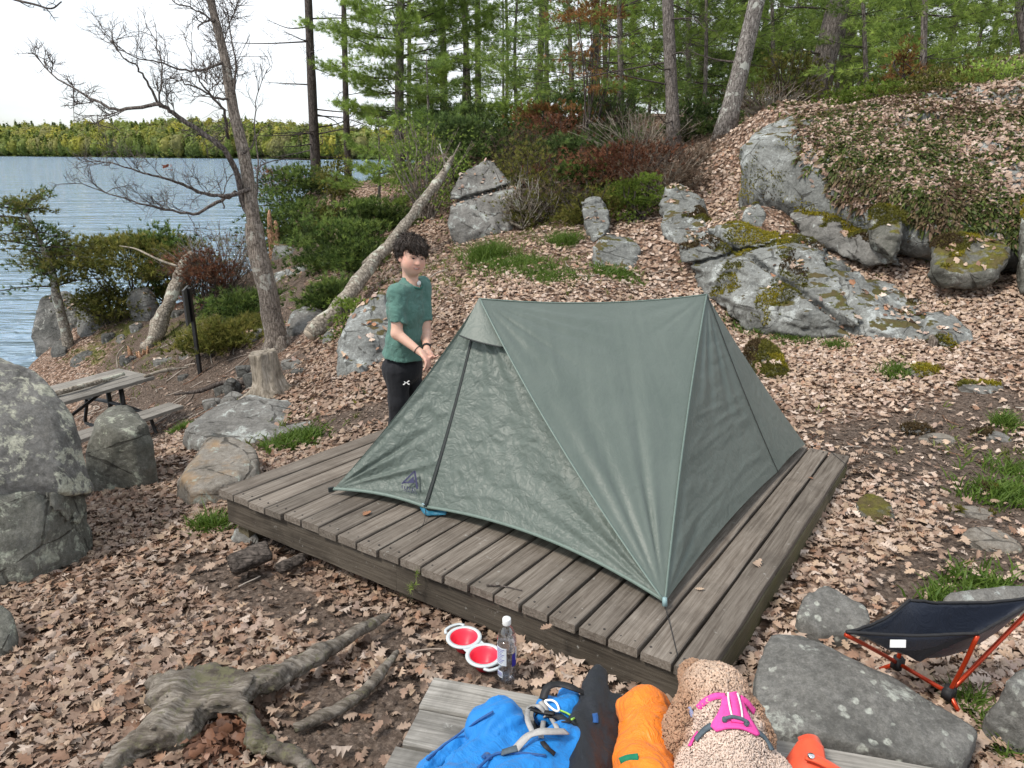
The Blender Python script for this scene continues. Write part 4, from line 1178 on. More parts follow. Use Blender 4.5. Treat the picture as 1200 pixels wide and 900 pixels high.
# printed peak mark near the zip foot
fr_x = nrm(VB - C1); fr_z = nrm(np.cross(fr_x, n_front)); fr_z = fr_z if fr_z[2] > 0 else -fr_z
nL = nrm(np.cross(VB - C1, A1d - C1)); nL = nL if nL[1] < 0 else -nL
lg = MB()
def onL(u, v, lift=0.022):
    d = ray(u, v); p0 = C1 + nL * lift
    return CAM + d * (((p0 - CAM) @ nL) / (d @ nL))
def bar(p, q, w):
    a_, b_ = onL(*p), onL(*q); lg.ribbon(np.stack([a_, (a_ + b_) / 2, b_]), nL, w, .0012)
bar((486, 552), (471, 567), .009); bar((486, 552), (489, 573), .010); bar((473, 565.5), (486, 565), .008)
lg.add([onL(484.5, 558), onL(478, 564.5), onL(485.5, 564.2)], [(0, 1, 2)])
for k in range(6):
    u0 = 471 + k * 3.0
    bar((u0, 569 + k * .7), (u0 + .4, 572.5 + k * .7), .0045)
    if k % 2 == 0: bar((u0, 569 + k * .7), (u0 + 1.8, 569.4 + k * .7), .0035)
    if k % 3 == 1: bar((u0, 572.4 + k * .7), (u0 + 1.8, 572.8 + k * .7), .0035)
for k in range(7):
    u0 = 473 + k * 2.3
    bar((u0, 574.5 + k * .55), (u0 + 1.2, 574.8 + k * .55), .0032)
lg.build('printed_mark', M['logo'], tent, smooth=False)

# bits lying on the deck
def twig(name, label, pts, r, mat='silver', cat='twig', wob=0.25):
    b = MB(); P = sm(pts, 5); b.tube(P, np.linspace(r, r * .5, len(P)), 6, wob=wob, seed=3)
    return setp(b.build(name, M[mat], org=P[0]), label, cat)
twig('twig', 'thin dark twig lying on the front deck boards', [dkp(570, 686, .006), dkp(590, 687, .007), dkp(612, 692, .005)], .004, 'darkbark')

# ------------------------------------------------------------------ foreground plank table
tz0_ = 0.40
tc0 = gz(515, 793, tz0_); tcR = gz(1090, 897, tz0_)
tX = nrm(tcR - tc0); tY = A(-tX[1], tX[0], 0)
table = thing('plank_table', 'bleached plank table in the foreground holding the packs', 'table', tc0)
table.rotation_euler = (0, 0, math.atan2(tX[1], tX[0]))
for k in range(5):
    V, F = plank(0.82 + random.uniform(-.008, .008), -0.066 - k * 0.139, -0.038, random.uniform(-.002, .002), 0.131, 1.66, 200 + k, 'X', 0.006, 0.006)
    mk('plank', V, F, M['tablewood'], table, smooth=False, raw=True)
for x in (.25, 1.35):
    b = MB(); b.box((x, -.345, -.058), (.085, .66, .04)); b.build('cleat', M['rimside'], table, smooth=False, raw=True)
    for y in (-.1, -.58):
        b = MB(); b.box((x, y, -.238), (.08, .08, .36)); b.build('leg', M['rimside'], table, smooth=False, raw=True)

# ------------------------------------------------------------------ picnic table by the lake
K = A(-4.44, 8.82, -0.80)
K = at(181, 441, 8.8)
pa = nrm(A(0.50, 0.87, 0)); pp = A(-pa[1], pa[0], 0)
pic = thing('picnic_table', 'grey picnic table by the lake shore behind the boulders', 'picnic table', K - A(0, 0, .75))
pic.rotation_euler = (0, 0, math.atan2(-pa[0], pa[1]))
# local: x = -pp (right), y = pa ; top right far corner at x=0,y=0
for k in range(5):
    V, F = plank(-0.07 - k * .145, -0.95, .71, .75, .138, 1.9, 230 + k)
    mk('tabletop_plank', V, F, M['lakewood'], pic, smooth=False, raw=True)
for side in (1, -1):
    for k in range(2):
        x = (0.28 + k * .14) if side == 1 else (-1.0 - k * .14)
        V, F = plank(x, -0.95, .41, .45, .13, 1.9, 240 + k)
        mk('bench_plank', V, F, M['lakewood'], pic, smooth=False, raw=True)
for y in (-.32, -1.58):
    b = MB()
    for x in (-.22, -.5): b.tube([(x, y, .70), (x, y, .02)], .03, 8)
    b.tube(sm([(.42, y, .40), (.20, y, .40), (-.1, y, .42), (-.36, y, .42), (-.6, y, .42), (-.92, y, .40), (-1.14, y, .40)], 4), .024, 8)
    b.tube(sm([(.28, y, .39), (.32, y, .25), (.40, y, .06), (.32, y, .025), (-.1, y, .022), (-.36, y, .022), (-.7, y, .022), (-1.04, y, .025), (-1.12, y, .06), (-1.04, y, .25), (-1.0, y, .39)], 4), .022, 8)
    b.tube([(-.36, y, .68), (-.36, -.95, .42)], .018, 6)
    b.build('frame', M['metalblack'], pic, raw=True)
def pw(x, y, z): return K - A(0, 0, .75) + (-pp) * x + pa * y + up * z
b = MB(); b.tube(sm([pw(-.25, -1.15, .79), pw(-.22, -.8, .80), pw(-.28, -.45, .785), pw(-.3, -.2, .79)], 5), np.linspace(.035, .022, 16), 8, wob=.3); setp(b.build('driftwood', M['driedlog'], org=pw(-.25, -1, .75)), 'pale driftwood stick lying on the picnic table', 'driftwood')
b = MB(); b.tube(sm([pw(-.05, -.1, .77), pw(-.02, .15, .78), pw(.05, .45, .76)], 5), [.02] * 5 + [.026] * 3 + [.012] * 3, 8, wob=.3); setp(b.build('driftwood', M['deadwood'], org=pw(0, 0, .75)), 'bleached stick poking past the far end of the picnic table', 'driftwood')

# ------------------------------------------------------------------ sign post
sb = at(232, 437, 10.5); st_ = at(224, 338, 10.45)
sg_ = thing('sign_post', 'narrow black sign post with its board seen edge on', 'sign', sb)
b = MB(); b.box((sb + st_) / 2 - A(0, 0, .1), (.045, .05, float(np.linalg.norm(st_ - sb)) + .2), frame(A(0.15, 1, 0)) @ np.eye(3)); b.build('post', M['metalblack'], sg_, smooth=False)
bc = at(219.5, 358, 10.4)
Rb = rotz(math.radians(104))
b = MB(); b.box(bc, (.42, .025, .50), Rb); b.build('sign_board', plain('dark grey board', (.06, .06, .06), .6), sg_, smooth=False)
b = MB(); b.box(bc + Rb @ A(0, .016, 0), (.36, .006, .44), Rb); b.build('board_face', plain('weathered grey panel', (.16, .165, .17), .5), sg_, smooth=False)

# ------------------------------------------------------------------ camp stool
SA, SB, SC, SD = gz(992, 741, .37), gz(1066, 703, .37), gz(1222, 698, .37), gz(1146, 742, .37)
h1, h2 = gz(1052, 777, .09), gz(1112, 812, .09)
stool = thing('camp_chair', 'low navy sling camp stool on a red pole frame', 'camp chair', (h1 + h2) / 2 * A(1, 1, 0))
n = 40; V = []; cen = (SA + SB + SC + SD) / 4
for i in range(n + 1):
    for j in range(n + 1):
        a_, b_ = i / n, j / n
        # edges curve in, middle sags
        p = (SA * (1 - a_) + SD * a_) * (1 - b_) + (SB * (1 - a_) + SC * a_) * b_
        inw = 0.055 * (4 * a_ * (1 - a_) * ((1 - b_) ** 6 + b_ ** 6) + 4 * b_ * (1 - b_) * ((1 - a_) ** 6 + a_ ** 6))
        p = p + (cen - p) * inw * 1.2
        sag = 0.125 * (max(0, 16 * a_ * (1 - a_) * b_ * (1 - b_))) ** 0.8
        edge = 0.018 * (4 * a_ * (1 - a_) + 4 * b_ * (1 - b_))
        V.append(p - A(0, 0, sag + edge))
V = np.array(V); V[:, 2] += 0.004 * fbm(V * 14, 3, 4, .5, True)
F = np.array([(i * (n + 1) + j, (i + 1) * (n + 1) + j, (i + 1) * (n + 1) + j + 1, i * (n + 1) + j + 1) for i in range(n) for j in range(n)])
so_ = mk('seat', V, F, M['navy'], stool)
md = so_.modifiers.new('th', 'SOLIDIFY'); md.thickness = .004
b = MB()
def erow(i0, j0, i1, j1): return np.array([V[int(round(i0 + (i1 - i0) * t)) * (n + 1) + int(round(j0 + (j1 - j0) * t))] for t in np.linspace(0, 1, 21)])
for e in ((0, 0, n, 0), (n, 0, n, n), (n, n, 0, n), (0, n, 0, 0)): b.tube(erow(*e), .0055, 6)
b.build('seat_binding', M['black'], stool)
# side skirts under the seat edge
sk = []
for k, t in enumerate(np.linspace(0, 1, 21)):
    p = erow(0, 0, n, 0)[k]; d_ = 0.135 * (1 - abs(2 * t - 1.05)) ** 1.0
    sk += [p, p + (cen - p) * .3 * (1 - abs(2 * t - 1)) - A(0, 0, max(.01, d_))]
sk = np.array(sk); Fk = np.array([(2 * k, 2 * k + 2, 2 * k + 3, 2 * k + 1) for k in range(20)])
mk('seat_skirt', sk, Fk, M['blackcloth'], stool)
tg0 = SA + (SD - SA) * .33 + A(0.0, -.012, -.034)
b = MB(); b.ribbon(np.stack([tg0, tg0 + (SD - SA) * .07, tg0 + (SD - SA) * .12]), A(.1, -1, .25), .026, .002); b.build('label_tag', M['white'], stool, smooth=False)
for p, h_ in ((SA, h1), (SB, h1), (SC, h2), (SD, h2)):
    b = MB(); P = np.stack([p - A(0, 0, .01), (p + h_) / 2 + nrm((p - h_) * A(1, 1, 0)) * .004, h_]); b.tube(sm(P, 4), .0078, 10); b.build('leg', M['redframe'], stool)
b = MB(); b.tube([h1, h2], .0078, 10); b.build('cross_bar', M['redframe'], stool)
for h_, o_ in ((h1, h1 - h2), (h2, h2 - h1)):
    sdv = nrm(np.cross(nrm(o_), up))
    for sg2 in (1,) :
        f_ = h_ + nrm(o_) * .075 - A(0, 0, .085)
        b = MB(); b.tube([h_, f_], .0078, 10); b.build('leg', M['redframe'], stool)
    b = MB(); b.box(h_, (.03, .045, .034), rotz(math.atan2(o_[1], o_[0]))); b.tube([h_ - A(0, 0, .024), h_ + A(0, 0, .026)], .018, 10); b.build('hub', M['black'], stool)

# ------------------------------------------------------------------ bottle
bp = gz(594, 797, 0.0); bp[2] = 0.0
bz = float(tz(bp[0], bp[1])); bp[2] = bz + 0.006
bot = thing('water_bottle', 'clear plastic water bottle with a white cap in front of the deck', 'bottle', bp)
prof = [(0.0, 0.004), (.020, .002), (.030, .004), (.0345, .012), (.0355, .03), (.0355, .165), (.0345, .185), (.031, .203), (.024, .219), (.0165, .230), (.0135, .236), (.0135, .245)]
b = MB(); b.lathe(prof, bp, 32); b.build('body', M['clear'], bot)
b = MB(); b.lathe([(0, .008), (.029, .008), (.0325, .016), (.0335, .03), (.0335, .178), (0, .178)], bp, 32); b.build('water', M['water_in'], bot)
b = MB(); b.lathe([(.0, .240), (.0150, .240), (.0158, .243), (.0158, .262), (.0145, .266), (0, .267)], bp, 28); b.build('cap', M['capwhite'], bot)
def arc_label(a0, a1, z0, z1, r, mat, nm, nseg=10):
    an = np.radians(np.linspace(a0, a1, nseg)); V = []
    for z in (z0, z1):
        for a in an: V.append(bp + A(r * math.cos(a), r * math.sin(a), z))
    F = [(k, k + 1, nseg + k + 1, nseg + k) for k in range(nseg - 1)]
    return mk(nm, V, np.array(F), mat, bot)
arc_label(-168, -92, .085, .160, .0364, M['labelwhite'], 'label')
arc_label(-58, -22, .078, .132, .0364, M['labelblue'], 'label')
arc_label(-30, -16, .10, .155, .0368, M['labelwhite'], 'label')
arc_label(-158, -116, .030, .058, .0364, M['labelwhite'], 'label')
b = MB()
for k in range(9):
    a0 = math.radians(-160); a1 = math.radians(-104 - (k % 3) * 9); z = .152 - k * .0072
    an = np.linspace(a0, a1, 7); b.ribbon(np.array([bp + A(.0368 * math.cos(a), .0368 * math.sin(a), z) for a in an]), np.array([A(math.cos(a), math.sin(a), 0) for a in an]), .0022, .0004)
for k in range(7):
    a_ = math.radians(-152 + k * 5); b.ribbon(np.array([bp + A(.0368 * math.cos(a_), .0368 * math.sin(a_), z) for z in (.034, .045, .054)]), A(math.cos(a_), math.sin(a_), 0), .0011, .0004)
b.build('label_print', M['labelblue'], bot)

# ------------------------------------------------------------------ double dog bowl
w1, w2 = gz(546, 749, .055), gz(566, 767, .055)
w1 = w1 + (w1 - w2) * 0.12; w2 = w2 + (w2 - w1) * 0.05
bd = nrm(w2 - w1); bl = float(np.linalg.norm(w2 - w1))
bowl = thing('travel_bowl', 'red and grey double travel bowl beside the water bottle', 'pet bowl', A(*((w1 + w2)[:2] / 2), .0))
r_in, r_out = bl * .40, bl * .52
# rim plate: outline of two joined discs with handles, holes left for the bowls
b = MB()
na = 40
for c_, sgn in ((w1, -1), (w2, 1)):
    V = []; F = []
    for k in range(na):
        a = 2 * PI * k / na; d_ = A(math.cos(a), math.sin(a), 0)
        ro = r_out
        V += [c_ + d_ * r_in + A(0, 0, .004), c_ + d_ * (ro - .003) + A(0, 0, .005), c_ + d_ * ro + A(0, 0, .001), c_ + d_ * (ro - .002) - A(0, 0, .004), c_ + d_ * r_in - A(0, 0, .003)]
    for k in range(na):
        k2 = (k + 1) % na
        for q in range(5): F.append((k * 5 + q, k * 5 + (q + 1) % 5, k2 * 5 + (q + 1) % 5, k2 * 5 + q))
    b.add(V, F)
    hc = c_ + bd * sgn * r_out * .93; sd = np.cross(bd, up)
    P = sm([hc - sd * r_out * .62 - bd * sgn * .004, hc - sd * r_out * .45 + bd * sgn * .016, hc + bd * sgn * .024, hc + sd * r_out * .45 + bd * sgn * .016, hc + sd * r_out * .62 - bd * sgn * .004], 5)
    b.ribbon(P, up, .011, .007)
mid = (w1 + w2) / 2; sd = np.cross(bd, up)
for sg3 in (1, -1):
    P0 = mid + sd * sg3 * r_out * .30
    b.add([P0 - bd * bl * .22 + sd * sg3 * .022, P0 + bd * bl * .22 + sd * sg3 * .022, P0 + bd * bl * .10 - sd * sg3 * .012, P0 - bd * bl * .10 - sd * sg3 * .012], [(0, 1, 2, 3)])
b.build('rim', M['bowlgrey'], bowl)
for c_ in (w1, w2):
    b = MB(); b.lathe([(r_in + .001, .003), (r_in - .002, .003), (r_in - .005, -.008), (r_in - .012, -.012), (r_in - .014, -.026), (r_in - .024, -.029), (r_in - .026, -.044), (0, -.046), (0, -.053), (r_in - .024, -.053), (r_in - .018, -.034), (r_in - .01, -.03), (r_in - .006, -.014), (r_in + .001, -.008), (r_in + .001, .003)], c_, 36)
    b.build('bowl', M['bowlred'], bowl)
# ------------------------------------------------------------------ the boy
def px(u, v, Y): return at(u, v, Y)
fwd = nrm(A(.93, -.37, 0)); rgt = A(fwd[1], -fwd[0], 0)      # rgt points to the near (camera) side
Yb = 4.98
NB_ = px(481, 328, Yb)             # base of the neck
PEL = px(472, 428, Yb + .01)       # pelvis
CH = px(475, 358, Yb)
WA = px(473, 400, Yb)
SHn = NB_ + rgt * .138 - A(0, 0, .064) - fwd * .022
SHf = NB_ - rgt * .136 - A(0, 0, .062) + fwd * .015
ELn = px(465, 391, 4.79)
WRn = px(493, 413, 4.70)
KNn = px(502, 424, 4.66)
ELf = px(499, 392, 5.00)
WRf = px(500, 408, 4.80)
KNf = px(506, 422, 4.72)
gF = float(tz(PEL[0], PEL[1])) 
hipn = PEL + rgt * .075; hipf = PEL - rgt * .075
kn = hipn * .5 + A(PEL[0] - .02, PEL[1], gF) * .5 + rgt * .05 + fwd * .015; kn[2] = gF + .40
kf = hipf * .5 + A(PEL[0] + .02, PEL[1], gF) * .5 - rgt * .05 + fwd * .02; kf[2] = gF + .40
an = A(*(kn[:2]), gF + .075) - fwd * .045; af = A(*(kf[:2]), gF + .075) - fwd * .03
boy = thing('person', 'boy in a faded green t-shirt and black joggers standing behind the tent', 'person', A(PEL[0], PEL[1], gF))

# head frame
HD = px(482.5, 301, Yb - .02)
fd = nrm(A(.54, -.82, -.07)); hu = nrm(A(.16, .02, 1.0) - fd * (A(.16, .02, 1.0) @ fd)); hr = np.cross(fd, hu)   # hr: his right
RH = np.stack([hr, fd, hu], 1)
def hp(x, y, z): return HD + RH @ A(x, y, z)
S_ = 1.06
def head_sdf(P):
    d = s_ell(P, hp(0, -.012, .028), A(.074, .092, .088) * S_, RH)
    d = smin(d, s_ell(P, hp(0, .022, -.028), A(.067, .066, .080) * S_, RH), .045)       # face
    d = smin(d, s_ell(P, hp(0, .048, -.082), A(.034, .028, .024) * S_, RH), .04)        # chin
    for s in (1, -1):
        d = smin(d, s_ell(P, hp(s * .040, .046, -.042), A(.032, .028, .034) * S_, RH), .03)   # cheeks
        d = smin(d, s_ell(P, hp(s * .030, .080, .021), A(.027, .012, .009), RH), .012)         # brow ridge
        d = np.maximum(d, -s_ell(P, hp(s * .031, .099, .004), A(.018, .014, .0085), RH))      # eye sockets
        e = s_ell(P, hp(s * .079, -.012, -.012), A(.010, .020, .031), RH)
        e = np.maximum(e, -s_ell(P, hp(s * .090, -.004, -.010), A(.008, .012, .018), RH))
        d = smin(d, e, .01)
    d = smin(d, s_cap(P, hp(0, .084, .012), hp(0, .108, -.026), .009, .0135), .012)       # nose
    for s in (1, -1): d = smin(d, s_ell(P, hp(s * .011, .096, -.029), A(.009, .010, .0075), RH), .007)
    d = smin(d, s_ell(P, hp(0, .086, -.055), A(.024, .011, .0075), RH), .008)               # lips
    d = smin(d, s_ell(P, hp(0, .083, -.066), A(.019, .011, .0075), RH), .008)
    d = np.maximum(d, -s_ell(P, hp(.004, .100, -.0605), A(.020, .012, .0028), RH))
    return d
def arm_sdf(P, sh, el, wr, kn_, side):
    d = s_cap(P, sh, el, .047, .037)
    d = smin(d, s_cap(P, el, wr, .037, .0235), .02)
    # hand
    fd_ = nrm(kn_ - wr); sd_ = nrm(np.cross(fd_, A(0, .35, 1))) * side; pl_ = np.cross(sd_, fd_)
    Rm = np.stack([sd_, fd_, pl_], 1)
    pc = wr + fd_ * .045
    d = smin(d, s_ell(P, pc, A(.033, .046, .016), Rm), .016)
    for k, (o_, L) in enumerate(((-.024, .058), (-.008, .066), (.009, .062), (.025, .048))):
        b0 = wr + fd_ * .070 + sd_ * o_
        b1 = b0 + fd_ * L * .45 - pl_ * .010; b2 = b1 + fd_ * L * .30 - pl_ * .022; b3 = b2 + fd_ * L * .10 - pl_ * .020
        f = np.minimum(np.minimum(s_cap(P, b0, b1, .0092, .0085), s_cap(P, b1, b2, .0085, .0078)), s_cap(P, b2, b3, .0078, .0068))
        d = smin(d, f, .005)
    t0 = wr + fd_ * .022 - sd_ * .028; t1 = t0 + fd_ * .03 - sd_ * .020 - pl_ * .01; t2 = t1 + fd_ * .030 - sd_ * .002 - pl_ * .012
    d = smin(d, np.minimum(s_cap(P, t0, t1, .0125, .0105), s_cap(P, t1, t2, .0105, .008)), .01)
    return d
def torso(P, g=0.0):
    R0 = np.stack([rgt, fwd, up], 1)
    d = s_ell(P, CH - A(0, 0, .02), A(.150 + g, .118 + g, .165 + g), R0)
    d = smin(d, s_ell(P, WA + fwd * .012, A(.140 + g, .128 + g, .13 + g), R0), .08)
    d = smin(d, s_ell(P, PEL, A(.140 + g, .130 + g, .115 + g), R0), .07)
    d = smin(d, s_cap(P, SHn, SHf, .050 + g, .050 + g), .07)
    return d
def body_sdf(P):
    d = head_sdf(P)
    d = smin(d, s_cap(P, NB_ - A(0, 0, .05), HD - hu * .05 - fd * .02, .056, .049), .03)
    d = smin(d, torso(P, -.012), .04)
    d = smin(d, arm_sdf(P, SHn, ELn, WRn, KNn, 1), .03)
    d = smin(d, arm_sdf(P, SHf, ELf, WRf, KNf, -1), .03)
    for h_, k_, a_ in ((hipn, kn, an), (hipf, kf, af)):
        d = smin(d, s_cap(P, h_, k_, .068, .046), .03)
        d = smin(d, s_cap(P, k_, a_, .045, .032), .02)
        d = smin(d, s_cap(P, a_ - A(0, 0, .03), a_ + fwd * .12 - A(0, 0, .045), .034, .026), .02)
    return d
lo = np.minimum.reduce([an, af, SHn, SHf, ELn, WRn, KNn]) - A(.14, .14, .1); hi = np.maximum.reduce([HD, SHf, af, an, KNf, KNn, ELf]) + A(.20, .18, .17)
lo[2] = gF - .01
V, F = nets(body_sdf, lo, hi, .0066)
# skin colour: blush, lips
L_ = (V - HD) @ RH
skin = np.tile(A(.60, .375, .29), (len(V), 1))
def blend(mask, c):
    global skin
    skin = skin * (1 - mask[:, None]) + np.asarray(c) * mask[:, None]
for s in (1, -1): blend(.55 * np.exp(-(((L_[:, 0] - s * .040) / .024) ** 2 + ((L_[:, 2] + .036) / .024) ** 2 + ((L_[:, 1] - .06) / .05) ** 2)), (.62, .24, .19))
blend(.35 * np.exp(-((L_[:, 0] / .016) ** 2 + ((L_[:, 2] + .022) / .016) ** 2 + ((L_[:, 1] - .1) / .03) ** 2)), (.62, .25, .2))
blend(.75 * np.exp(-((L_[:, 0] / .024) ** 4 + ((L_[:, 2] + .061) / .011) ** 4 + ((L_[:, 1] - .088) / .03) ** 4)), (.50, .17, .15))
blend(.9 * np.exp(-(((L_[:, 0] - .003) / .021) ** 4 + ((L_[:, 2] + .0625 - 11 * L_[:, 0] ** 2) / .0042) ** 4 + ((L_[:, 1] - .088) / .03) ** 4)), (.14, .045, .04))
blend(.85 * np.exp(-(((L_[:, 0] - .003) / .014) ** 4 + ((L_[:, 2] + .0615 - 11 * L_[:, 0] ** 2) / .0024) ** 4 + ((L_[:, 1] - .088) / .03) ** 4)), (.72, .66, .60))
for s in (1, -1):
    blend(.45 * np.exp(-(((L_[:, 0] - s * .079) / .014) ** 2 + ((L_[:, 2] + .012) / .03) ** 2)), (.60, .26, .2))
    blend(.55 * np.exp(-(((L_[:, 0] - s * .031) / .020) ** 4 + ((L_[:, 2] - .004) / .010) ** 4 + ((L_[:, 1] - .09) / .03) ** 4)), (.36, .19, .145))
for q in (KNn, KNf): blend(.4 * np.exp(-((np.linalg.norm(V - q, axis=1) / .05) ** 2)), (.60, .27, .22))
body = mk('body', V, F, M['skin'], boy, col=skin)
for s in (1, -1):
    b = MB(); ev, ef = ico(2); b.add(ev @ (RH * A(.0115, .0115, .0058)).T + hp(s * .031, .0815, .0035), ef); b.build('eye', M['eye'], boy)
    b = MB(); b.tube(sm([hp(s * .014, .0925, .0275), hp(s * .030, .0915, .0305), hp(s * .048, .077, .0245)], 5), [.003] * 4 + [.0036] * 4 + [.002] * 3, 6); b.build('eyebrow', M['brow'], boy)

def hair_sdf(P):
    d = s_ell(P, hp(0, -.018, .040), A(.096, .112, .096) * S_, RH)
    d = smin(d, s_ell(P, hp(.01, .050, .088), A(.075, .050, .034), RH), .04)
    d = smin(d, s_ell(P, hp(0, -.055, .06), A(.08, .06, .085), RH), .04)
    Q = (P - HD) @ RH
    d = d + .012 * fbm(Q * A(60, 60, 22), 2, 3, .5, True) + .005 * fbm(Q * 22, 2, 5)
    # face window: forehead fringe line slants, sides reach the ears
    fringe = .036 + .012 * vn(np.stack([Q[..., 0] * 60, Q[..., 0] * 0, Q[..., 0] * 0 + .5], -1), 2) + Q[..., 0] * .16
    win = np.maximum(fringe * -1 + Q[..., 2], -(Q[..., 1] - .040 + .15 * np.abs(Q[..., 0])))   # <0 inside window
    d = np.maximum(d, -win)
    low = -(Q[..., 2] + .050 - .25 * np.maximum(Q[..., 1], -.05)) - .006 * vn(Q * A(80, 80, 4), 6)
    d = np.maximum(d, low)
    ear = np.maximum(np.abs(Q[..., 0]) * 0 + (Q[..., 2] + .004), np.maximum(Q[..., 1] * -1 - .030, Q[..., 1] - .016))
    return np.maximum(d, -np.maximum(ear, -(np.abs(Q[..., 0]) - .04)))
V, F = nets(hair_sdf, HD - .17, HD + .18, .0042)
hair_o = mk('hair', V, F, M['hair'], boy)
rgh = np.random.default_rng(9)
q = V[F]; hn = np.cross(q[:, 2] - q[:, 0], q[:, 3] - q[:, 1]); ha = np.linalg.norm(hn, axis=1); hn = nrm(hn)
f = rgh.choice(len(F), 2600, p=ha / ha.sum()); hc = q[f].mean(1); hn = hn[f]
whorl = hp(.0, -.05, .13)
td = nrm((hc - whorl) - ((hc - whorl) * hn).sum(1, keepdims=True) * hn + rgh.normal(0, .010, hc.shape)); L_h = rgh.uniform(.024, .048, (len(hc), 1)); sd_ = nrm(np.cross(td, hn)) * .0016
m1 = hc + td * L_h * .5 + hn * .006; m2 = hc + td * L_h + hn * rgh.uniform(-.006, .003, (len(hc), 1))
HVv = np.stack([hc - sd_ - hn * .003, hc + sd_ - hn * .003, m1 + sd_, m1 - sd_, m2], 1).reshape(-1, 3); bi = np.arange(len(hc)) * 5
HF4 = [tuple(x) for x in np.stack([bi, bi + 1, bi + 2, bi + 3], 1)] + [tuple(x) for x in np.stack([bi + 3, bi + 2, bi + 4], 1)]
setp(mk('hair_strands', HVv, HF4, M['hair'], hair_o), kind='stuff')

HEM = (WA * .42 + PEL * .58)[2]
def shirt_sdf(P):
    R0 = np.stack([rgt, fwd, up], 1)
    d = torso(P, .010)
    d = smin(d, s_ell(P, PEL + A(0, 0, .05) , A(.154, .142, .12), R0), .06)
    for sh, el in ((SHn, ELn), (SHf, ELf)):
        e = sh + (el - sh) * .74
        d = smin(d, np.maximum(s_cap(P, sh, el, .059, .058), (P - e) @ nrm(el - sh)), .035)
    d = smin(d, s_cap(P, NB_ - A(0, 0, .03), NB_ + A(0, 0, .005) , .075, .060), .04)
    Q = P * A(1, 1, 1)
    d = d + .0105 * fbm(Q * A(11, 11, 7) + vn(P * 5, 3)[..., None] * .8, 3, 12, .5, True) + .004 * fbm(Q * 24, 2, 15)
    d = np.maximum(d, HEM - P[..., 2] + .008 * vn(P * 12, 8) - .015 * ((P - PEL) @ fwd) / .1)
    neck = (P - (NB_ + A(0, 0, .012) + fwd * .03)) @ nrm(A(0, 0, 1) + fwd * .55)
    d = np.maximum(d, -np.minimum(s_cap(P, NB_ - A(0, 0, .06), HD, .060, .058), 1) if False else d)
    d = np.maximum(d, -s_cap(P, NB_ + fwd * .022 - A(0, 0, .008), NB_ + fwd * .05 + A(0, 0, .14), .060, .07))
    return np.maximum(d, neck - .02)
lo2 = np.minimum.reduce([PEL, SHn, SHf, ELn]) - .2; hi2 = np.maximum.reduce([PEL, SHn, SHf, NB_]) + .2; lo2[2] = HEM - .05; hi2[2] = NB_[2] + .1
V, F = nets(shirt_sdf, lo2, hi2, .0064)
shirt = mk('t_shirt', V, F, M['shirt'], boy)
# collar rib
cc = NB_ + fwd * .022 - A(0, 0, .004)
b = MB(); an_ = np.linspace(0, 2 * PI, 33)
b.tube(np.array([cc + rgt * .064 * math.cos(a) + fwd * .060 * math.sin(a) - A(0, 0, .030 * (math.sin(a) + .55)) for a in an_]), .0055, 6, cap=False); b.build('collar', plain('darker green rib', (.03, .13, .10), .9), shirt)
b = MB(); b.add(*[(lambda v, f: (v @ np.diag([.026, .006, .018]) @ np.stack([rgt, fwd, up], 0) + NB_ + fwd * .064 - A(0, 0, .018), f))(*ico(2))][0]); b.build('undershirt', plain('white undershirt', (.75, .74, .72), .9), boy)
def pants_sdf(P):
    R0 = np.stack([rgt, fwd, up], 1)
    d = s_ell(P, PEL - A(0, 0, .015), A(.148, .136, .13), R0)
    for h_, k_, a_ in ((hipn, kn, an), (hipf, kf, af)):
        d = smin(d, s_cap(P, h_ - A(0, 0, .02), k_, .094, .070), .04)
        d = smin(d, s_cap(P, k_, a_ + A(0, 0, .02), .070, .050), .03)
    d = d + .008 * fbm(P * A(12, 12, 4.5), 3, 22, .5, True)
    return np.maximum(np.maximum(d, P[..., 2] - HEM - .035), an[2] + .0 - P[..., 2])
lo3 = np.minimum.reduce([an, af, kn, hipn]) - .16; hi3 = np.maximum.reduce([PEL, hipn, kn, kf]) + .2; lo3[2] = gF + .02; hi3[2] = HEM + .07
V, F = nets(pants_sdf, lo3, hi3, .0075)
pants = mk('joggers', V, F, M['pants'], boy)
# chest-emblem style mark printed on the thigh
lc = px(476, 448.5, 4.80)
dcam = nrm(CAM - lc)
# march onto the trouser surface
p = lc + dcam * .12
for _ in range(60):
    dd_ = float(pants_sdf(p[None])[0]);
    if dd_ < .0015: break
    p = p - dcam * max(dd_ * .7, .0005)
lx = nrm(np.cross(up, dcam)); lz = np.cross(dcam, lx); lc = p + dcam * .011
b = MB()
for s in (1, -1):
    arc = sm([lc + lx * s * .0215 + lz * .0125, lc + lx * s * .0105 + lz * .0065, lc + lx * s * .0075, lc + lx * s * .0105 - lz * .0065, lc + lx * s * .0215 - lz * .0125], 4)
    b.ribbon(arc, dcam, [.008] * 3 + [.006] * (len(arc) - 6) + [.008] * 3, .0015)
b.ribbon(np.stack([lc - lx * .009, lc, lc + lx * .009]), dcam, .0055, .0015)
b.build('printed_emblem', M['white'], pants, smooth=False)
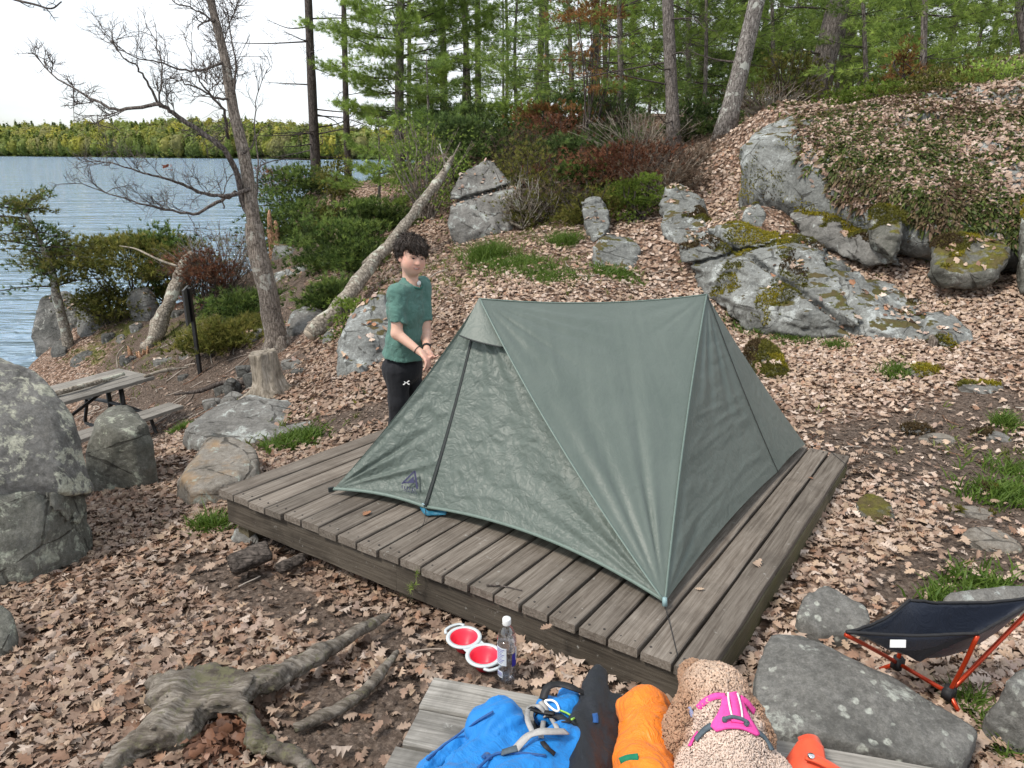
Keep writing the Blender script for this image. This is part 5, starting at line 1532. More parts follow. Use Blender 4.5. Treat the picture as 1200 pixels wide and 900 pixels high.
# wrist band and watch
def band(wr, el, t, r, w, mat, nm):
    c_ = wr + (el - wr) * t; d_ = nrm(el - wr); u_ = nrm(np.cross(d_, up)); v_ = np.cross(d_, u_)
    a_ = np.linspace(0, 2 * PI, 21); P = np.array([c_ + r * (u_ * math.cos(x) + v_ * math.sin(x)) for x in a_])
    b = MB(); b.ribbon(P, P - c_, w, .003); return b.build(nm, mat, boy)
band(WRn, ELn, .14, .0275, .004, M['black'], 'wristband')
band(WRf, ELf, .05, .0285, .022, M['black'], 'watch')
b = MB(); b.tube(sm([KNn + A(-.02, -.02, -.01), KNn + A(.0, -.02, -.05), KNn + A(.015, -.01, -.035), KNn + A(.02, -.02, -.08), KNn + A(-.02, .0, -.12)], 5), .0035, 6); setp(b.build('cord', M['black'], org=KNn), 'dark cord held in the hands of the boy', 'cord')
for a_ in (an, af):
    d = lambda P, a_=a_: np.maximum(smin(s_cap(P, a_ - A(0, 0, .035) - fwd * .02, a_ + fwd * .13 - A(0, 0, .042), .043, .036), s_cap(P, a_, a_ - A(0, 0, .03), .040, .042), .03), gF - P[..., 2] + .0)
    V, F = nets(d, a_ - A(.2, .2, .12), a_ + A(.2, .2, .08), .009)
    mk('shoe', V, F, M['shoe'], boy)

# ------------------------------------------------------------------ the dog
TT = tz0_
def dp(u, v, z): return gz(u, v, z)
HDg = dp(837, 822, .60)
NKb = dp(855, 866, .575); BKm = dp(856, 925, .525); RMP = BKm + A(.012, -.40, -.03)
dog = thing('dog', 'curly apricot poodle cross in a pink harness seen from behind', 'dog', A(.5, 1.15, TT))
def dog_sdf(P):
    d = s_ell(P, HDg, A(.070, .085, .072))
    d = smin(d, s_ell(P, HDg + A(.0, .005, .03), A(.066, .062, .045)), .03)                 # top knot
    d = smin(d, s_cap(P, HDg + A(-.01, .05, -.02), HDg + A(-.015, .15, -.04), .045, .030), .03)      # muzzle
    for s in (1, -1):                                                               # ears
        d = smin(d, s_cap(P, HDg + A(s * .066, -.012, .0), HDg + A(s * .098, -.045, -.075), .028, .037), .012)
    d = smin(d, s_cap(P, HDg + A(.005, -.03, -.02), NKb + A(0, -.02, -.03), .052, .070), .016)
    d = smin(d, s_cap(P, NKb + A(.0, -.02, -.045), BKm + A(0, 0, -.065), .080, .110), .04)
    d = smin(d, s_cap(P, BKm + A(0, 0, -.065), RMP - A(0, 0, .03), .110, .105), .05)
    for s in (1, -1):                                                               # lying legs
        d = smin(d, s_cap(P, NKb + A(s * .085, -.05, -.06), NKb + A(s * .09, -.10, -.155 + .02), .048, .036), .03)
        d = smin(d, s_cap(P, NKb + A(s * .09, -.10, -.14), NKb + A(s * .085, .06, -.15), .034, .028), .02)
        d = smin(d, s_cap(P, NKb + A(s * .085, .06, -.15), NKb + A(s * .085, .10, -.152), .030, .026), .02)
        d = smin(d, s_cap(P, RMP + A(s * .085, .02, -.03), RMP + A(s * .125, .14, -.055), .075, .05), .03)
        d = smin(d, s_cap(P, RMP + A(s * .125, .14, -.06), RMP + A(s * .12, .03, -.075), .04, .028), .02)
        d = smin(d, s_cap(P, RMP + A(s * .12, .03, -.075), RMP + A(s * .125, .15, -.08), .026, .024), .015)
    d = smin(d, s_cap(P, RMP + A(0, -.08, .02), RMP + A(.03, -.20, .08), .035, .03), .03)
    return np.maximum(d, TT + .002 - P[..., 2])
V, F = nets(lambda P: dog_sdf(P) - .0035 + .006 * fbm(P * 34, 2, 6), RMP - A(.28, .32, .20), HDg + A(.22, .22, .13), .008)
def dog_col(P):
    hd = np.linalg.norm(P - HDg, axis=1)
    dn_ = np.minimum(s_cap(P, HDg + A(.008, -.045, .0), NKb + A(0, -.02, -.03), .058, .075), s_cap(P, NKb, BKm, .09, .11))
    dh_ = s_ell(P, HDg, A(.07, .07, .07))
    for s in (1, -1): dh_ = np.minimum(dh_, s_cap(P, HDg + A(s * .066, -.012, .0), HDg + A(s * .098, -.045, -.075), .03, .038))
    neck = np.clip((dh_ - dn_) / .03 + .35, 0, 1)
    c = A(.50, .315, .21) * (1 - neck[:, None]) + A(.80, .655, .565) * neck[:, None]
    rim = np.clip((P[:, 2] - (HDg[2] + .035)) / .05, 0, 1)[:, None] * (1 - neck[:, None])
    c = c * (1 - rim) + A(.74, .57, .45) * rim
    return c
mk('body', V, F, M['fur'], dog, col=dog_col(V))
# curls
rg = np.random.default_rng(21)
tri = V[F]; ar = np.linalg.norm(np.cross(tri[:, 2] - tri[:, 0], tri[:, 3] - tri[:, 1]), axis=1)
keep = tri[:, :, 2].mean(1) > TT + .03
pr = ar * keep; pr /= pr.sum()
NCU = 30000
fi = rg.choice(len(F), NCU, p=pr); w_ = rg.random((NCU, 2, 1)); t4 = tri[fi]
CP_ = (t4[:, 0] * (1 - w_[:, 0]) + t4[:, 1] * w_[:, 0]) * (1 - w_[:, 1]) + (t4[:, 3] * (1 - w_[:, 0]) + t4[:, 2] * w_[:, 0]) * w_[:, 1]
CN = nrm(np.cross(tri[:, 2] - tri[:, 0], tri[:, 3] - tri[:, 1]))[fi]
NS = 6; rr = rg.uniform(.0022, .0040, NCU) * np.where(CP_[:, 1] > NKb[1] + .02, 1.5, 1.0)
u_ = nrm(np.cross(CN, rg.normal(size=(NCU, 3)))); v_ = np.cross(CN, u_)
ax = nrm(u_ + CN * rg.uniform(-.3, .8, (NCU, 1))); bx = nrm(CN + v_ * rg.uniform(-.5, .5, (NCU, 1)))
a0 = rg.uniform(-.6, .6, NCU); pts = []
for k in range(NS):
    a = a0 + k / (NS - 1) * rg.uniform(4.2, 6.5, NCU)
    pts.append(CP_ + CN * (rr * .15)[:, None] + ax * (np.cos(a) * rr)[:, None] + bx * ((np.sin(a) + .12) * rr)[:, None] + np.cross(ax, bx) * ((k / NS - .5) * rr * 1.3)[:, None])
pts = np.stack(pts, 1)
tn = nrm(np.gradient(pts, axis=1)); s1 = nrm(np.cross(tn, CN[:, None] + .3)); s2 = np.cross(tn, s1)
th = (rr * .5)[:, None, None] * np.array([.7, 1.1, 1.2, 1.2, 1, .5])[None, :, None]
ring = np.stack([pts + s1 * th, pts - s1 * th * .5 + s2 * th * .87, pts - s1 * th * .5 - s2 * th * .87], 2)
CV = ring.reshape(-1, 3)
base = np.arange(NCU)[:, None, None] * NS * 3; kk = np.arange(NS - 1)[None, :, None] * 3; j = np.arange(3)[None, None, :]
CF = np.stack([base + kk + j, base + kk + (j + 1) % 3, base + kk + 3 + (j + 1) % 3, base + kk + 3 + j], -1).reshape(-1, 4)
cc_ = dog_col(CP_) * rg.uniform(.86, 1.12, (NCU, 1)) * (1 + .15 * fbm(CP_ * 30, 2, 3))[:, None]
setp(mk('coat', CV, CF, M['fur'], dog, col=np.repeat(np.clip(cc_, 0, .95), NS * 3, 0)), kind='stuff')

def on_dog(p, dirn, off=.012):
    p = np.array(p, float)
    for _ in range(80):
        d = float(dog_sdf(p[None])[0])
        if d < off: break
        p = p - dirn * max(d - off, .0008)
    return p
def dogn(p):
    e = .004; g = [float(dog_sdf((p + np.eye(3)[k] * e)[None])[0] - dog_sdf((p - np.eye(3)[k] * e)[None])[0]) for k in range(3)]
    return nrm(np.array(g))
def wrap(pix, off=.012, n=7):
    out = []
    for u, v in pix:
        r_ = nrm(ray(u, v)); out.append(on_dog(CAM + r_ * 1.1, -r_, off))
    P = sm(out, n); N = np.array([dogn(p) for p in P]); return P, N
har = MB()
def patch(rows, off, n=5, mat=None, nm='harness', parent=None):
    R = []
    for row in rows:
        P, N = wrap(row, off, n); R.append(P)
    R = np.array(R); m, k = R.shape[:2]
    V = R.reshape(-1, 3); F = np.array([(a * k + c, a * k + c + 1, (a + 1) * k + c + 1, (a + 1) * k + c) for a in range(m - 1) for c in range(k - 1)])
    o = mk(nm, V, F, mat, parent); md = o.modifiers.new('t', 'SOLIDIFY'); md.thickness = .006; md.offset = 0
    return o
h_back = patch([[(846, 817), (852, 816), (862, 817), (871, 823)], [(845, 826), (853, 826), (864, 828), (875, 834)], [(841, 836), (852, 836), (866, 838), (880, 844)], [(835, 846), (850, 844), (868, 846), (886, 853)], [(833, 852), (850, 852), (870, 853), (890, 861)], [(839, 857), (855, 853.5), (872, 855), (887, 861.5)]], .014, 5, M['pink'], 'harness', dog)
for pts_ in ([(853, 811), (854, 822), (856, 832), (858, 840)], [(864, 812), (867, 822), (869, 832), (870, 842)]):
    P, N = wrap(pts_, .020); b = MB(); b.ribbon(P, N, .004, .002); b.build('reflective_piping', M['white'], h_back)
P, N = wrap([(858, 811), (861, 820), (863, 832), (864, 841)], .017); b = MB(); b.ribbon(P, N, .022, .004); b.build('harness_strap', M['pink'], h_back)
for pts_ in ([(850, 816), (838, 816), (826, 822), (818, 830)], [(868, 818), (876, 824), (884, 834)]):
    P, N = wrap(pts_, .013); b = MB(); b.ribbon(P, N, .014, .004); b.build('harness_strap', M['pink'], h_back)
for pts_, w_ in (([(834, 850), (826, 855), (820, 861), (815, 867)], .014), ([(889, 858), (896, 864), (901, 871), (905, 879)], .014)):
    P, N = wrap(pts_, .014); b = MB(); b.ribbon(P, N, w_, .005); b.build('harness_strap', M['slate'], h_back)
P, N = wrap([(818, 858), (812, 866), (808, 874)], .012); b = MB(); b.ribbon(P, N, .010, .003); b.build('harness_strap', M['pink'], h_back)
P, N = wrap([(849, 842), (858, 840), (868, 842), (876, 846)], .026); b = MB(); b.tube(P, .0042, 8); b.tube([P[0], P[0] - N[0] * .012], .006, 8); b.tube([P[-1], P[-1] - N[-1] * .012], .006, 8); b.build('lead_ring', M['slate'], h_back)
P, N = wrap([(857, 843), (864, 844), (871, 845)], .020); b = MB(); b.ribbon(P, N, .012, .006); b.build('grab_loop', M['pink'], h_back)
P, N = wrap([(808, 828), (810, 834), (812, 840)], .010); b = MB(); b.ribbon(P, N, .010, .003); b.build('collar', plain('lavender collar', (.25, .28, .45), .6), dog)

# ------------------------------------------------------------------ packs on the table
def fold(P, f, seed): return fbm(P * f + .7 * vn(P * f * .5, seed + 2)[..., None], 3, seed, .5, True)
T0 = TT + .003
pack = thing('backpack', 'bright blue backpack with grey straps lying on the plank table', 'backpack', A(.0, 1.5, T0))
def tp_(u, v, h): return gz(u, v, T0 + h)
def pack_sdf(P):
    d = s_cap(P, tp_(500, 905, .02), tp_(585, 828, .035), .040, .022)
    d = smin(d, s_cap(P, tp_(540, 930, .06), tp_(600, 862, .07), .075, .058), .05)
    d = smin(d, s_cap(P, tp_(600, 945, .08), tp_(660, 880, .07), .095, .075), .06)
    d = smin(d, s_ell(P, tp_(582, 848, .075), A(.085, .075, .075), rotz(.5)), .035)
    d = smin(d, s_cap(P, tp_(640, 835, .03), tp_(672, 842, .03), .048, .05), .03)
    d = smin(d, s_cap(P, tp_(660, 815, .04), tp_(680, 835, .03), .03, .035), .03)
    Q = P.copy()
    q1 = P @ A(.68, .73, .0); q2 = P @ A(-.73, .68, 0)
    Qf = np.stack([q1 * 2.6, q2 * 17, P[..., 2] * 9], -1)
    d = d + .016 * fbm(Qf + .6 * vn(P * 7, 4)[..., None], 3, 41, .5, True) + .006 * fold(P, 16, 43)
    return np.maximum(d, T0 - P[..., 2])
V, F = nets(pack_sdf, A(-.34, 1.18, T0 - .01), A(.36, 1.95, T0 + .22), .0062)
mk('shell', V, F, M['blue'], pack)
def on_pack(u, v, off=.006):
    r_ = nrm(ray(u, v)); p = CAM + r_ * 1.0
    for _ in range(120):
        d = float(pack_sdf(p[None])[0]);
        if d < off or p[2] < T0 + off: break
        p = p + r_ * max((d - off) * .8, .0008)
    return p
def packn(p):
    e = .01; g = [float(pack_sdf((p + np.eye(3)[k] * e)[None])[0] - pack_sdf((p - np.eye(3)[k] * e)[None])[0]) for k in range(3)]
    return nrm(np.array(g) + A(0, 0, .2))
def pstrap(pix, w, mat, nm, off=.006, lift=None):
    P = np.array([on_pack(u, v, off) for u, v in pix])
    if lift is not None: P = P + np.array(lift)[:, None] * up
    N = np.array([packn(p) for p in P]); P2 = sm(P, 6); N2 = sm(N, 6)
    b = MB(); b.ribbon(P2, N2, w, .0035); return b.build(nm, mat, pack)
pstrap([(604, 878), (618, 868), (632, 864), (648, 862), (664, 859)], .020, M['wetgrey'], 'strap', .008, [0, .012, .016, .012, .004])
pstrap([(626, 862), (618, 850), (620, 838), (630, 834), (640, 836)], .013, M['wetgrey'], 'strap', .006, [0, .018, .025, .02, 0])
pstrap([(634, 864), (637, 850), (640, 838)], .013, M['wetgrey'], 'strap', .006, [0, .012, 0])
pstrap([(646, 842), (651, 850), (655, 860)], .011, M['wetgrey'], 'strap', .006)
pstrap([(630, 834), (628, 850), (636, 870), (650, 884)], .012, M['black'], 'strap', .004)
pstrap([(640, 836), (652, 838), (664, 846)], .026, M['black'], 'strap', .004)
pstrap([(620, 830), (634, 834), (650, 836)], .012, M['black'], 'strap', .010)
pstrap([(634, 822), (638, 828), (640, 834)], .016, M['wetgrey'], 'strap', .006)
pstrap([(636, 820), (642, 812), (656, 809), (672, 812), (690, 819)], .022, M['black'], 'hip_belt', .008, [0, .02, .02, .016, .01])
pstrap([(588, 882), (598, 879), (606, 877)], .018, M['slate'], 'strap_buckle', .010)
pstrap([(566, 888), (571, 884), (574, 890)], .012, M['darkblue'], 'printed_tag', .006)
pstrap([(560, 900), (580, 884), (604, 882), (640, 886)], .006, M['darkblue'], 'seam_piping', .004)
pstrap([(500, 890), (530, 866), (558, 846), (578, 834)], .006, M['darkblue'], 'seam_piping', .004)
cbP = np.array([on_pack(u, v, .016) for u, v in ((639, 821), (646, 820.5), (652, 824), (655, 832), (651, 833), (643, 827), (639, 822.5))])
b = MB(); b.tube(sm(np.vstack([cbP, cbP[:1]]), 5), .0030, 8, cap=False)
setp(b.build('carabiner', M['capwhite'], org=cbP.mean(0)), 'white carabiner clipped on the blue backpack', 'carabiner')
cp_ = np.array([on_pack(u, v, .014) for u, v in ((655, 832), (663, 835), (669, 838), (674, 837), (678, 834), (676, 840), (670, 843))])
b = MB(); b.tube(sm(cp_, 6), .0026, 7); setp(b.build('cord', M['lime'], org=cp_[0]), 'lime green cord tied to the white carabiner', 'cord')

def sack(name, label, cat, f, lo, hi, mat, res=.006):
    V, F = nets(f, lo, hi, res)
    c = A(*(V[:, :2].mean(0)), V[:, 2].min())
    o = thing(name, label, cat, c)
    mk('shell', V, F, mat, o); return o
kA, kB = tp_(700, 808, .0) + A(0, 0, .05), tp_(678, 930, .06)
def bl_sdf(P):
    d = s_cap(P, kA, kB, .036, .074)
    d = smin(d, s_cap(P, tp_(722, 822, .04), tp_(708, 905, .05), .026, .05), .03)
    d = d + .009 * fbm(np.stack([P @ A(.97, .2, 0) * 15, P @ A(-.2, .97, 0) * 3.4, P[..., 2] * 9], -1), 3, 51, .5, True) + .005 * fold(P, 14, 52)
    return np.maximum(d, T0 - P[..., 2])
o = sack('stuff_sack', 'black tapered sack between the blue backpack and orange bag', 'sack', bl_sdf, A(.06, 1.15, T0 - .01), A(.42, 1.9, T0 + .2), M['blackcloth'])
b = MB(); q = []
for u, v in ((697, 836), (698, 842), (698, 847)):
    r_ = nrm(ray(u, v)); p = CAM + r_ * 1.0
    for _ in range(120):
        d = float(bl_sdf(p[None])[0])
        if d < .003: break
        p = p + r_ * max(d * .8, .0008)
    q.append(p)
b.ribbon(sm(q, 4), nrm(CAM - q[1]), .014, .002); b.build('patch', M['darkblue'], o)
oA, oB = tp_(757, 846, .075), tp_(752, 950, .085)
def or_sdf(P):
    d = smin(s_cap(P, oA, oB, .078, .088), s_ell(P, oA + A(0, .04, -.005), A(.074, .035, .066)), .05)
    d = d + .015 * fbm(np.stack([P[..., 0] * 7 + P[..., 1] * 5, P[..., 1] * 6 - P[..., 0] * 3, P[..., 2] * 7], -1), 3, 61, .5, True) + .004 * fold(P, 15, 62)
    return np.maximum(d, T0 - P[..., 2])
obag = sack('dry_bag', 'plump orange roll bag with a green tab beside the dog', 'bag', or_sdf, A(.14, 1.1, T0 - .01), A(.52, 1.75, T0 + .22), M['orange'])
q = []
for u, v in ((727, 893), (736, 889.5), (748, 888)):
    r_ = nrm(ray(u, v)); p = CAM + r_ * 1.0
    for _ in range(120):
        d = float(or_sdf(p[None])[0])
        if d < .004: break
        p = p + r_ * max(d * .8, .0008)
    q.append(p)
b = MB(); b.ribbon(sm(q, 4), nrm(CAM - q[1]), .019, .003); b.build('tab', M['greentag'], obag)

# folded coral red holster on the table
rc = thing('leash_pouch', 'coral red folded pouch with a snap strap right of the dog', 'pouch', tp_(945, 890, 0))
rows = []
for t in np.linspace(0, 1, 14):
    l_ = np.array(sm([tp_(912, 910, .01), tp_(924, 890, .03), tp_(937, 871, .055)], 8)); r_2 = np.array(sm([tp_(985, 930, .02), tp_(968, 900, .045), tp_(962, 876, .05)], 8))
    rows.append(l_ * (1 - t) + r_2 * t + A(0, 0, .018) * math.sin(PI * t))
R = np.array(rows); m, k = R.shape[:2]
o = mk('shell', R.reshape(-1, 3), np.array([(a * k + c, a * k + c + 1, (a + 1) * k + c + 1, (a + 1) * k + c) for a in range(m - 1) for c in range(k - 1)]), M['redorange'], rc)
md = o.modifiers.new('t', 'SOLIDIFY'); md.thickness = .008
P = sm([tp_(937, 871, .055), tp_(948, 868, .068), tp_(958, 871, .060), tp_(963, 880, .03)], 6)
b = MB(); b.ribbon(P, A(0, -.3, 1), np.linspace(.03, .04, len(P)), .006); b.build('flap', M['redorange'], rc)
P = sm([tp_(944, 886, .072), tp_(955, 889, .076), tp_(972, 897, .07), tp_(990, 908, .05)], 5)
b = MB(); b.ribbon(P, A(0, -.2, 1), .022, .005); b.build('snap_strap', M['redorange'], rc)
b = MB(); b.lathe([(0, .004), (.007, .004), (.009, .001), (.009, -.003), (0, -.003)], P[3] + A(0, -.001, .005), 16); b.build('snap', M['steel'], rc)
# ------------------------------------------------------------------ leaf litter, needles, grass, ferns (nobody could count these)
rg = np.random.default_rng(5)
PAL = np.array([[.42, .31, .235], [.49, .38, .305], [.60, .50, .43], [.34, .23, .165], [.25, .15, .105], [.30, .15, .085], [.42, .30, .20], [.20, .125, .09], [.50, .37, .27], [.36, .26, .22]])
PW = np.array([.17, .18, .15, .12, .10, .05, .08, .06, .06, .06])

def leaf_template(nseg):
    """lobed oak leaf along +y, length 1; returns V (m,3) and quads"""
    t = np.linspace(0, 1, nseg)
    env = np.sin(PI * np.clip(t, 0, 1) ** 0.85) ** 0.75 * 0.34
    if nseg > 7:
        lob = np.where(np.arange(nseg) % 2 == 1, 1.15, 0.55)
    else:
        lob = np.where(np.arange(nseg) % 2 == 1, 1.1, 0.7)
    w = env * lob; w[0] = .012; w[-1] = .02
    sw = np.where(np.arange(nseg) % 2 == 1, .05, 0)
    Lr = np.stack([-w, t + sw, np.zeros(nseg)], 1); Rr = np.stack([w, t + sw, np.zeros(nseg)], 1); Mr = np.stack([0 * w, t, np.zeros(nseg)], 1)
    V = np.concatenate([Lr, Mr, Rr]); F = []
    for k in range(nseg - 1):
        F.append((k, nseg + k, nseg + k + 1, k + 1)); F.append((nseg + k, 2 * nseg + k, 2 * nseg + k + 1, nseg + k + 1))
    return V, np.array(F)

def leaves(P, N, size, tmpl, tilt=0.45, curl=1.0, pal=PAL, pw=PW):
    T, F = tmpl; n = len(P); m = len(T)
    s = size * rg.uniform(.65, 1.25, n)
    yaw = rg.uniform(0, 2 * PI, n)
    Nn = nrm(N + rg.normal(size=(n, 3)) * tilt)
    Nn[:, 2] = np.abs(Nn[:, 2]) * .9 + .1 * np.sign(Nn[:, 2]); Nn = nrm(Nn)
    d = np.stack([np.cos(yaw), np.sin(yaw), np.zeros(n)], 1); d = nrm(d - Nn * (d * Nn).sum(1, keepdims=True)); x = np.cross(d, Nn)
    cx = rg.normal(0, .9, n) * curl; cy = rg.normal(0, .55, n) * curl; tw = rg.normal(0, .5, n) * curl
    tx = T[None, :, 0]; ty = T[None, :, 1] - .5
    asp = rg.uniform(.8, 1.2, n)[:, None]
    z = cx[:, None] * tx ** 2 * 1.6 + cy[:, None] * ty ** 2 * .8 + tw[:, None] * tx * ty
    z = z - z.min(1, keepdims=True) * .6
    V = P[:, None] + s[:, None, None] * (x[:, None] * (tx * asp)[..., None] + d[:, None] * ty[..., None] + Nn[:, None] * z[..., None])
    Fa = (F[None] + (np.arange(n) * m)[:, None, None]).reshape(-1, 4)
    c = pal[rg.choice(len(pal), n, p=pw / pw.sum())] * rg.uniform(.75, 1.2, (n, 1))
    return V.reshape(-1, 3), Fa, np.repeat(c, m, 0)

def tnormal(x, y, e=.06):
    zx = (tz(x + e, y) - tz(x - e, y)) / (2 * e); zy = (tz(x, y + e) - tz(x, y - e)) / (2 * e)
    return nrm(np.stack([-zx, -zy, np.ones_like(zx)], -1))

def sample_ground(dens, y0, y1, n_try):
    """random ground points in the view wedge (and a step to either side)"""
    y = np.sqrt(rg.uniform(max(y0, 0) ** 2, y1 ** 2, n_try)) if y0 > 0 else rg.uniform(y0, y1, n_try)
    x = rg.uniform(-1, 1, n_try) * (.86 * y + 1.1)
    return x, y

e1d = nrm(dN - dL)[:2]; e2d = nrm(dB - dL)[:2]
def in_deck(x, y, m=0.0):
    a = (x - dL[0]) * e1d[0] + (y - dL[1]) * e1d[1]; b = (x - dL[0]) * e2d[0] + (y - dL[1]) * e2d[1]
    return (a > m) & (a < DW - m) & (b > m) & (b < DD - m)
def pond(x, y): return (tz0(x, y) < WATER + .25) | (np.hypot(x - w1[0], y - w1[1]) < .11) | (np.hypot(x - w2[0], y - w2[1]) < .11) | (np.hypot(x - bp[0], y - bp[1]) < .06)

LV, LF, LC = [], [], []; lo_ = 0
def addleaf(P, N, size, tm, **k):
    global lo_
    V, F, c = leaves(P, N, size, tm, **k)
    LV.append(V); LF.append(F + lo_); LC.append(c); lo_ += len(V)
T9 = leaf_template(9); T11, T7, T5 = leaf_template(11), leaf_template(7), leaf_template(5)
for (y0, y1, n_try, size, tm) in ((0.9, 5.0, 84000, .056, T9), (5.0, 9.0, 90000, .057, T7), (9.0, 15, 66000, .074, T5)):
    x, y = sample_ground(None, y0, y1, n_try)
    w = 1 - .93 * np.clip(soil_w(x, y) * 1.25 + .8 * fbm2(x * 1.6, y * 1.6, 4, 31), 0, 1)
    w *= 1 - .75 * np.clip(green_w(x, y) * 1.6, 0, 1)
    w *= np.clip(.86 + 1.1 * fbm2(x * .8, y * .8, 3, 33), .12, 1)
    # left bank toward the lake is barer
    w *= np.where((x < -2.6) & (y > 6.8), np.where(y > 9.5, .26, .40), 1.0)
    w *= np.where((x > 3.4) & (y > 8.0) & (tz0(x, y) > .85), .40, 1.0)
    w *= np.where((x > -2.5) & (x < 2.5) & (y > 9), .62, 1.0)
    k = (rg.random(len(x)) < w) & ~in_deck(x, y, .12) & ~pond(x, y)
    x, y = x[k], y[k]
    z = tz(x, y)
    P = np.stack([x, y, z + rg.uniform(.004, .035, len(x))], 1)
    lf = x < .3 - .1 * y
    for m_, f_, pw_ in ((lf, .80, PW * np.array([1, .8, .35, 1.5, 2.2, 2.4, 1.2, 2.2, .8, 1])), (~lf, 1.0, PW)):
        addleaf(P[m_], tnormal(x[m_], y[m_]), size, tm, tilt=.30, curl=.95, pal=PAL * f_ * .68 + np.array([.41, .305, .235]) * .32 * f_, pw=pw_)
# mulch of small broken bits on the trodden parts
x, y = sample_ground(None, .9, 12.0, 130000)
w = np.clip(soil_w(x, y) * 1.3, .28, 1)
k = (rg.random(len(x)) < w) & ~in_deck(x, y, .1) & ~pond(x, y); x, y = x[k], y[k]
addleaf(np.stack([x, y, tz(x, y) + rg.uniform(.002, .012, len(x))], 1), tnormal(x, y), .022, T5, tilt=.4, curl=.6, pal=np.array([[.10, .07, .05], [.16, .11, .08], [.26, .19, .15], [.06, .042, .032], [.36, .29, .23]]), pw=np.array([.3, .25, .18, .2, .07]))
# leaves caught on rock tops and ledges
for ri, (V, F) in enumerate(ROCKS):
    if ri == DOME: continue
    q = V[F]; nn = np.cross(q[:, 2] - q[:, 0], q[:, 3] - q[:, 1]); ar = np.linalg.norm(nn, axis=1) / 2; nn = nrm(nn)
    cy = V[:, 1].mean()
    if cy < 6.2: continue
    c = q.mean(1)
    ok = (nn[:, 2] > .80) & (fbm(c * 1.7, 3, 71) > .0)
    if ok.sum() < 5: continue
    n = int(min(500, (ar * ok).sum() * 110))
    if n < 2: continue
    p = (ar * ok); p = p / p.sum(); f = rg.choice(len(F), n, p=p)
    addleaf(c[f] + nn[f] * .012, nn[f], .072, T7, tilt=.35)
# a few on the deck
for u, v in ((887, 661), (430, 602), (700, 655), (950, 560), (820, 690), (640, 735)):
    p = dkp(u, v, .006); addleaf(p[None], np.array([[0, 0, 1.0]]), .05, T11, tilt=.1, curl=.5)
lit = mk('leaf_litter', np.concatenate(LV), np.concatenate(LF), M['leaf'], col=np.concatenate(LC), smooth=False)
setp(lit, 'carpet of dry pinkish brown oak leaves over the campsite ground', 'leaf litter', kind='stuff')

# needles / blades -------------------------------------------------------------
def blades(P, D, k, L, W, spread, rgx, droop=0.0):
    n = len(P)
    P = np.repeat(P, k, 0); D = np.repeat(D, k, 0)
    d = nrm(D + rgx.normal(size=D.shape) * spread)
    d[:, 2] -= droop; d = nrm(d)
    s = nrm(np.cross(d, rgx.normal(size=d.shape)))
    Lk = np.broadcast_to(L, (n,)).repeat(k) * rgx.uniform(.6, 1.15, n * k); Wk = np.broadcast_to(W, (n,)).repeat(k)
    V = np.stack([P - s * (Wk / 2)[:, None], P + s * (Wk / 2)[:, None], P + d * Lk[:, None]], 1)
    return V.reshape(-1, 3), np.arange(n * k * 3).reshape(-1, 3)

def grass_mesh(x, y, z, h, k, rgx, spread=.45, w=.0045, c0=(.065, .125, .018), c1=(.125, .19, .035)):
    """bent grass blades: two-segment"""
    n = len(x); P = np.stack([x, y, z - .01], 1).repeat(k, 0); P[:, :2] += rgx.normal(0, .02, (n * k, 2))
    hh = np.broadcast_to(h, (n,)).repeat(k) * rgx.uniform(.5, 1.2, n * k)
    d = nrm(np.array([0, 0, 1.0]) + rgx.normal(size=(n * k, 3)) * spread * A(1, 1, .2)); out = nrm(d * A(1, 1, 0) + 1e-6)
    s = nrm(np.cross(d, rgx.normal(size=d.shape))) * w
    m1 = P + d * (hh * .55)[:, None]; m2 = m1 + nrm(d + out * .7) * (hh * .5)[:, None]
    V = np.stack([P - s, P + s, m1 + s * .8, m1 - s * .8, m2], 1).reshape(-1, 3)
    b = np.arange(n * k) * 5
    F4 = np.stack([b, b + 1, b + 2, b + 3], 1); F3 = np.stack([b + 3, b + 2, b + 4, b + 4], 1)
    t = rgx.random((n * k, 1)); c = np.asarray(c0) * (1 - t) + np.asarray(c1) * t
    return V, F4, F3, np.repeat(c, 5, 0)

def build_grass(name, parts, label, cat, kind=None, group=None, org=None):
    V = []; F = []; C = []; o = 0
    for v, f4, f3, c in parts:
        V.append(v); F += [tuple(q) for q in (f4 + o)]; F += [tuple(q[:3]) for q in (f3 + o)]; C.append(c); o += len(v)
    ob = mk(name, np.concatenate(V), F, M['grass'], col=np.concatenate(C), smooth=False, org=org)
    return setp(ob, label, cat, group, kind)
rg2 = np.random.default_rng(8)
def tuft(u, v, Y, r, h, n, label):
    p = at(u, v, Y)
    x = p[0] + rg2.normal(0, r * .5, n); y = p[1] + rg2.normal(0, r * .5, n)
    build_grass('grass_tuft', [grass_mesh(x, y, tz(x, y), h, 6, rg2, .42)], label, 'grass tuft', org=A(p[0], p[1], float(tz(p[0], p[1]))))
tuft(252, 638, 3.75, .085, .15, 55, 'bright green grass tuft beside the left corner of the deck')
tuft(1053, 430, 6.3, .12, .14, 50, 'lush grass tuft among leaves below the outcrop')
tuft(1178, 492, 5.2, .09, .13, 45, 'upper bright grass tuft at the right edge')
tuft(1192, 560, 4.4, .20, .11, 60, 'wide grass patch along the right edge by the trail')
tuft(980, 392, 7.2, .10, .12, 40, 'small grass tuft at the foot of the outcrop')
tuft(1140, 812, 2.15, .05, .10, 40, 'grass tuft behind the front hub of the camp chair')
tuft(1190, 868, 1.95, .06, .10, 45, 'grass tuft at the lower right edge under the speckled rock')
tuft(572, 312, 10.2, .28, .30, 150, 'tall fresh grass clump on the slope right of the boy')
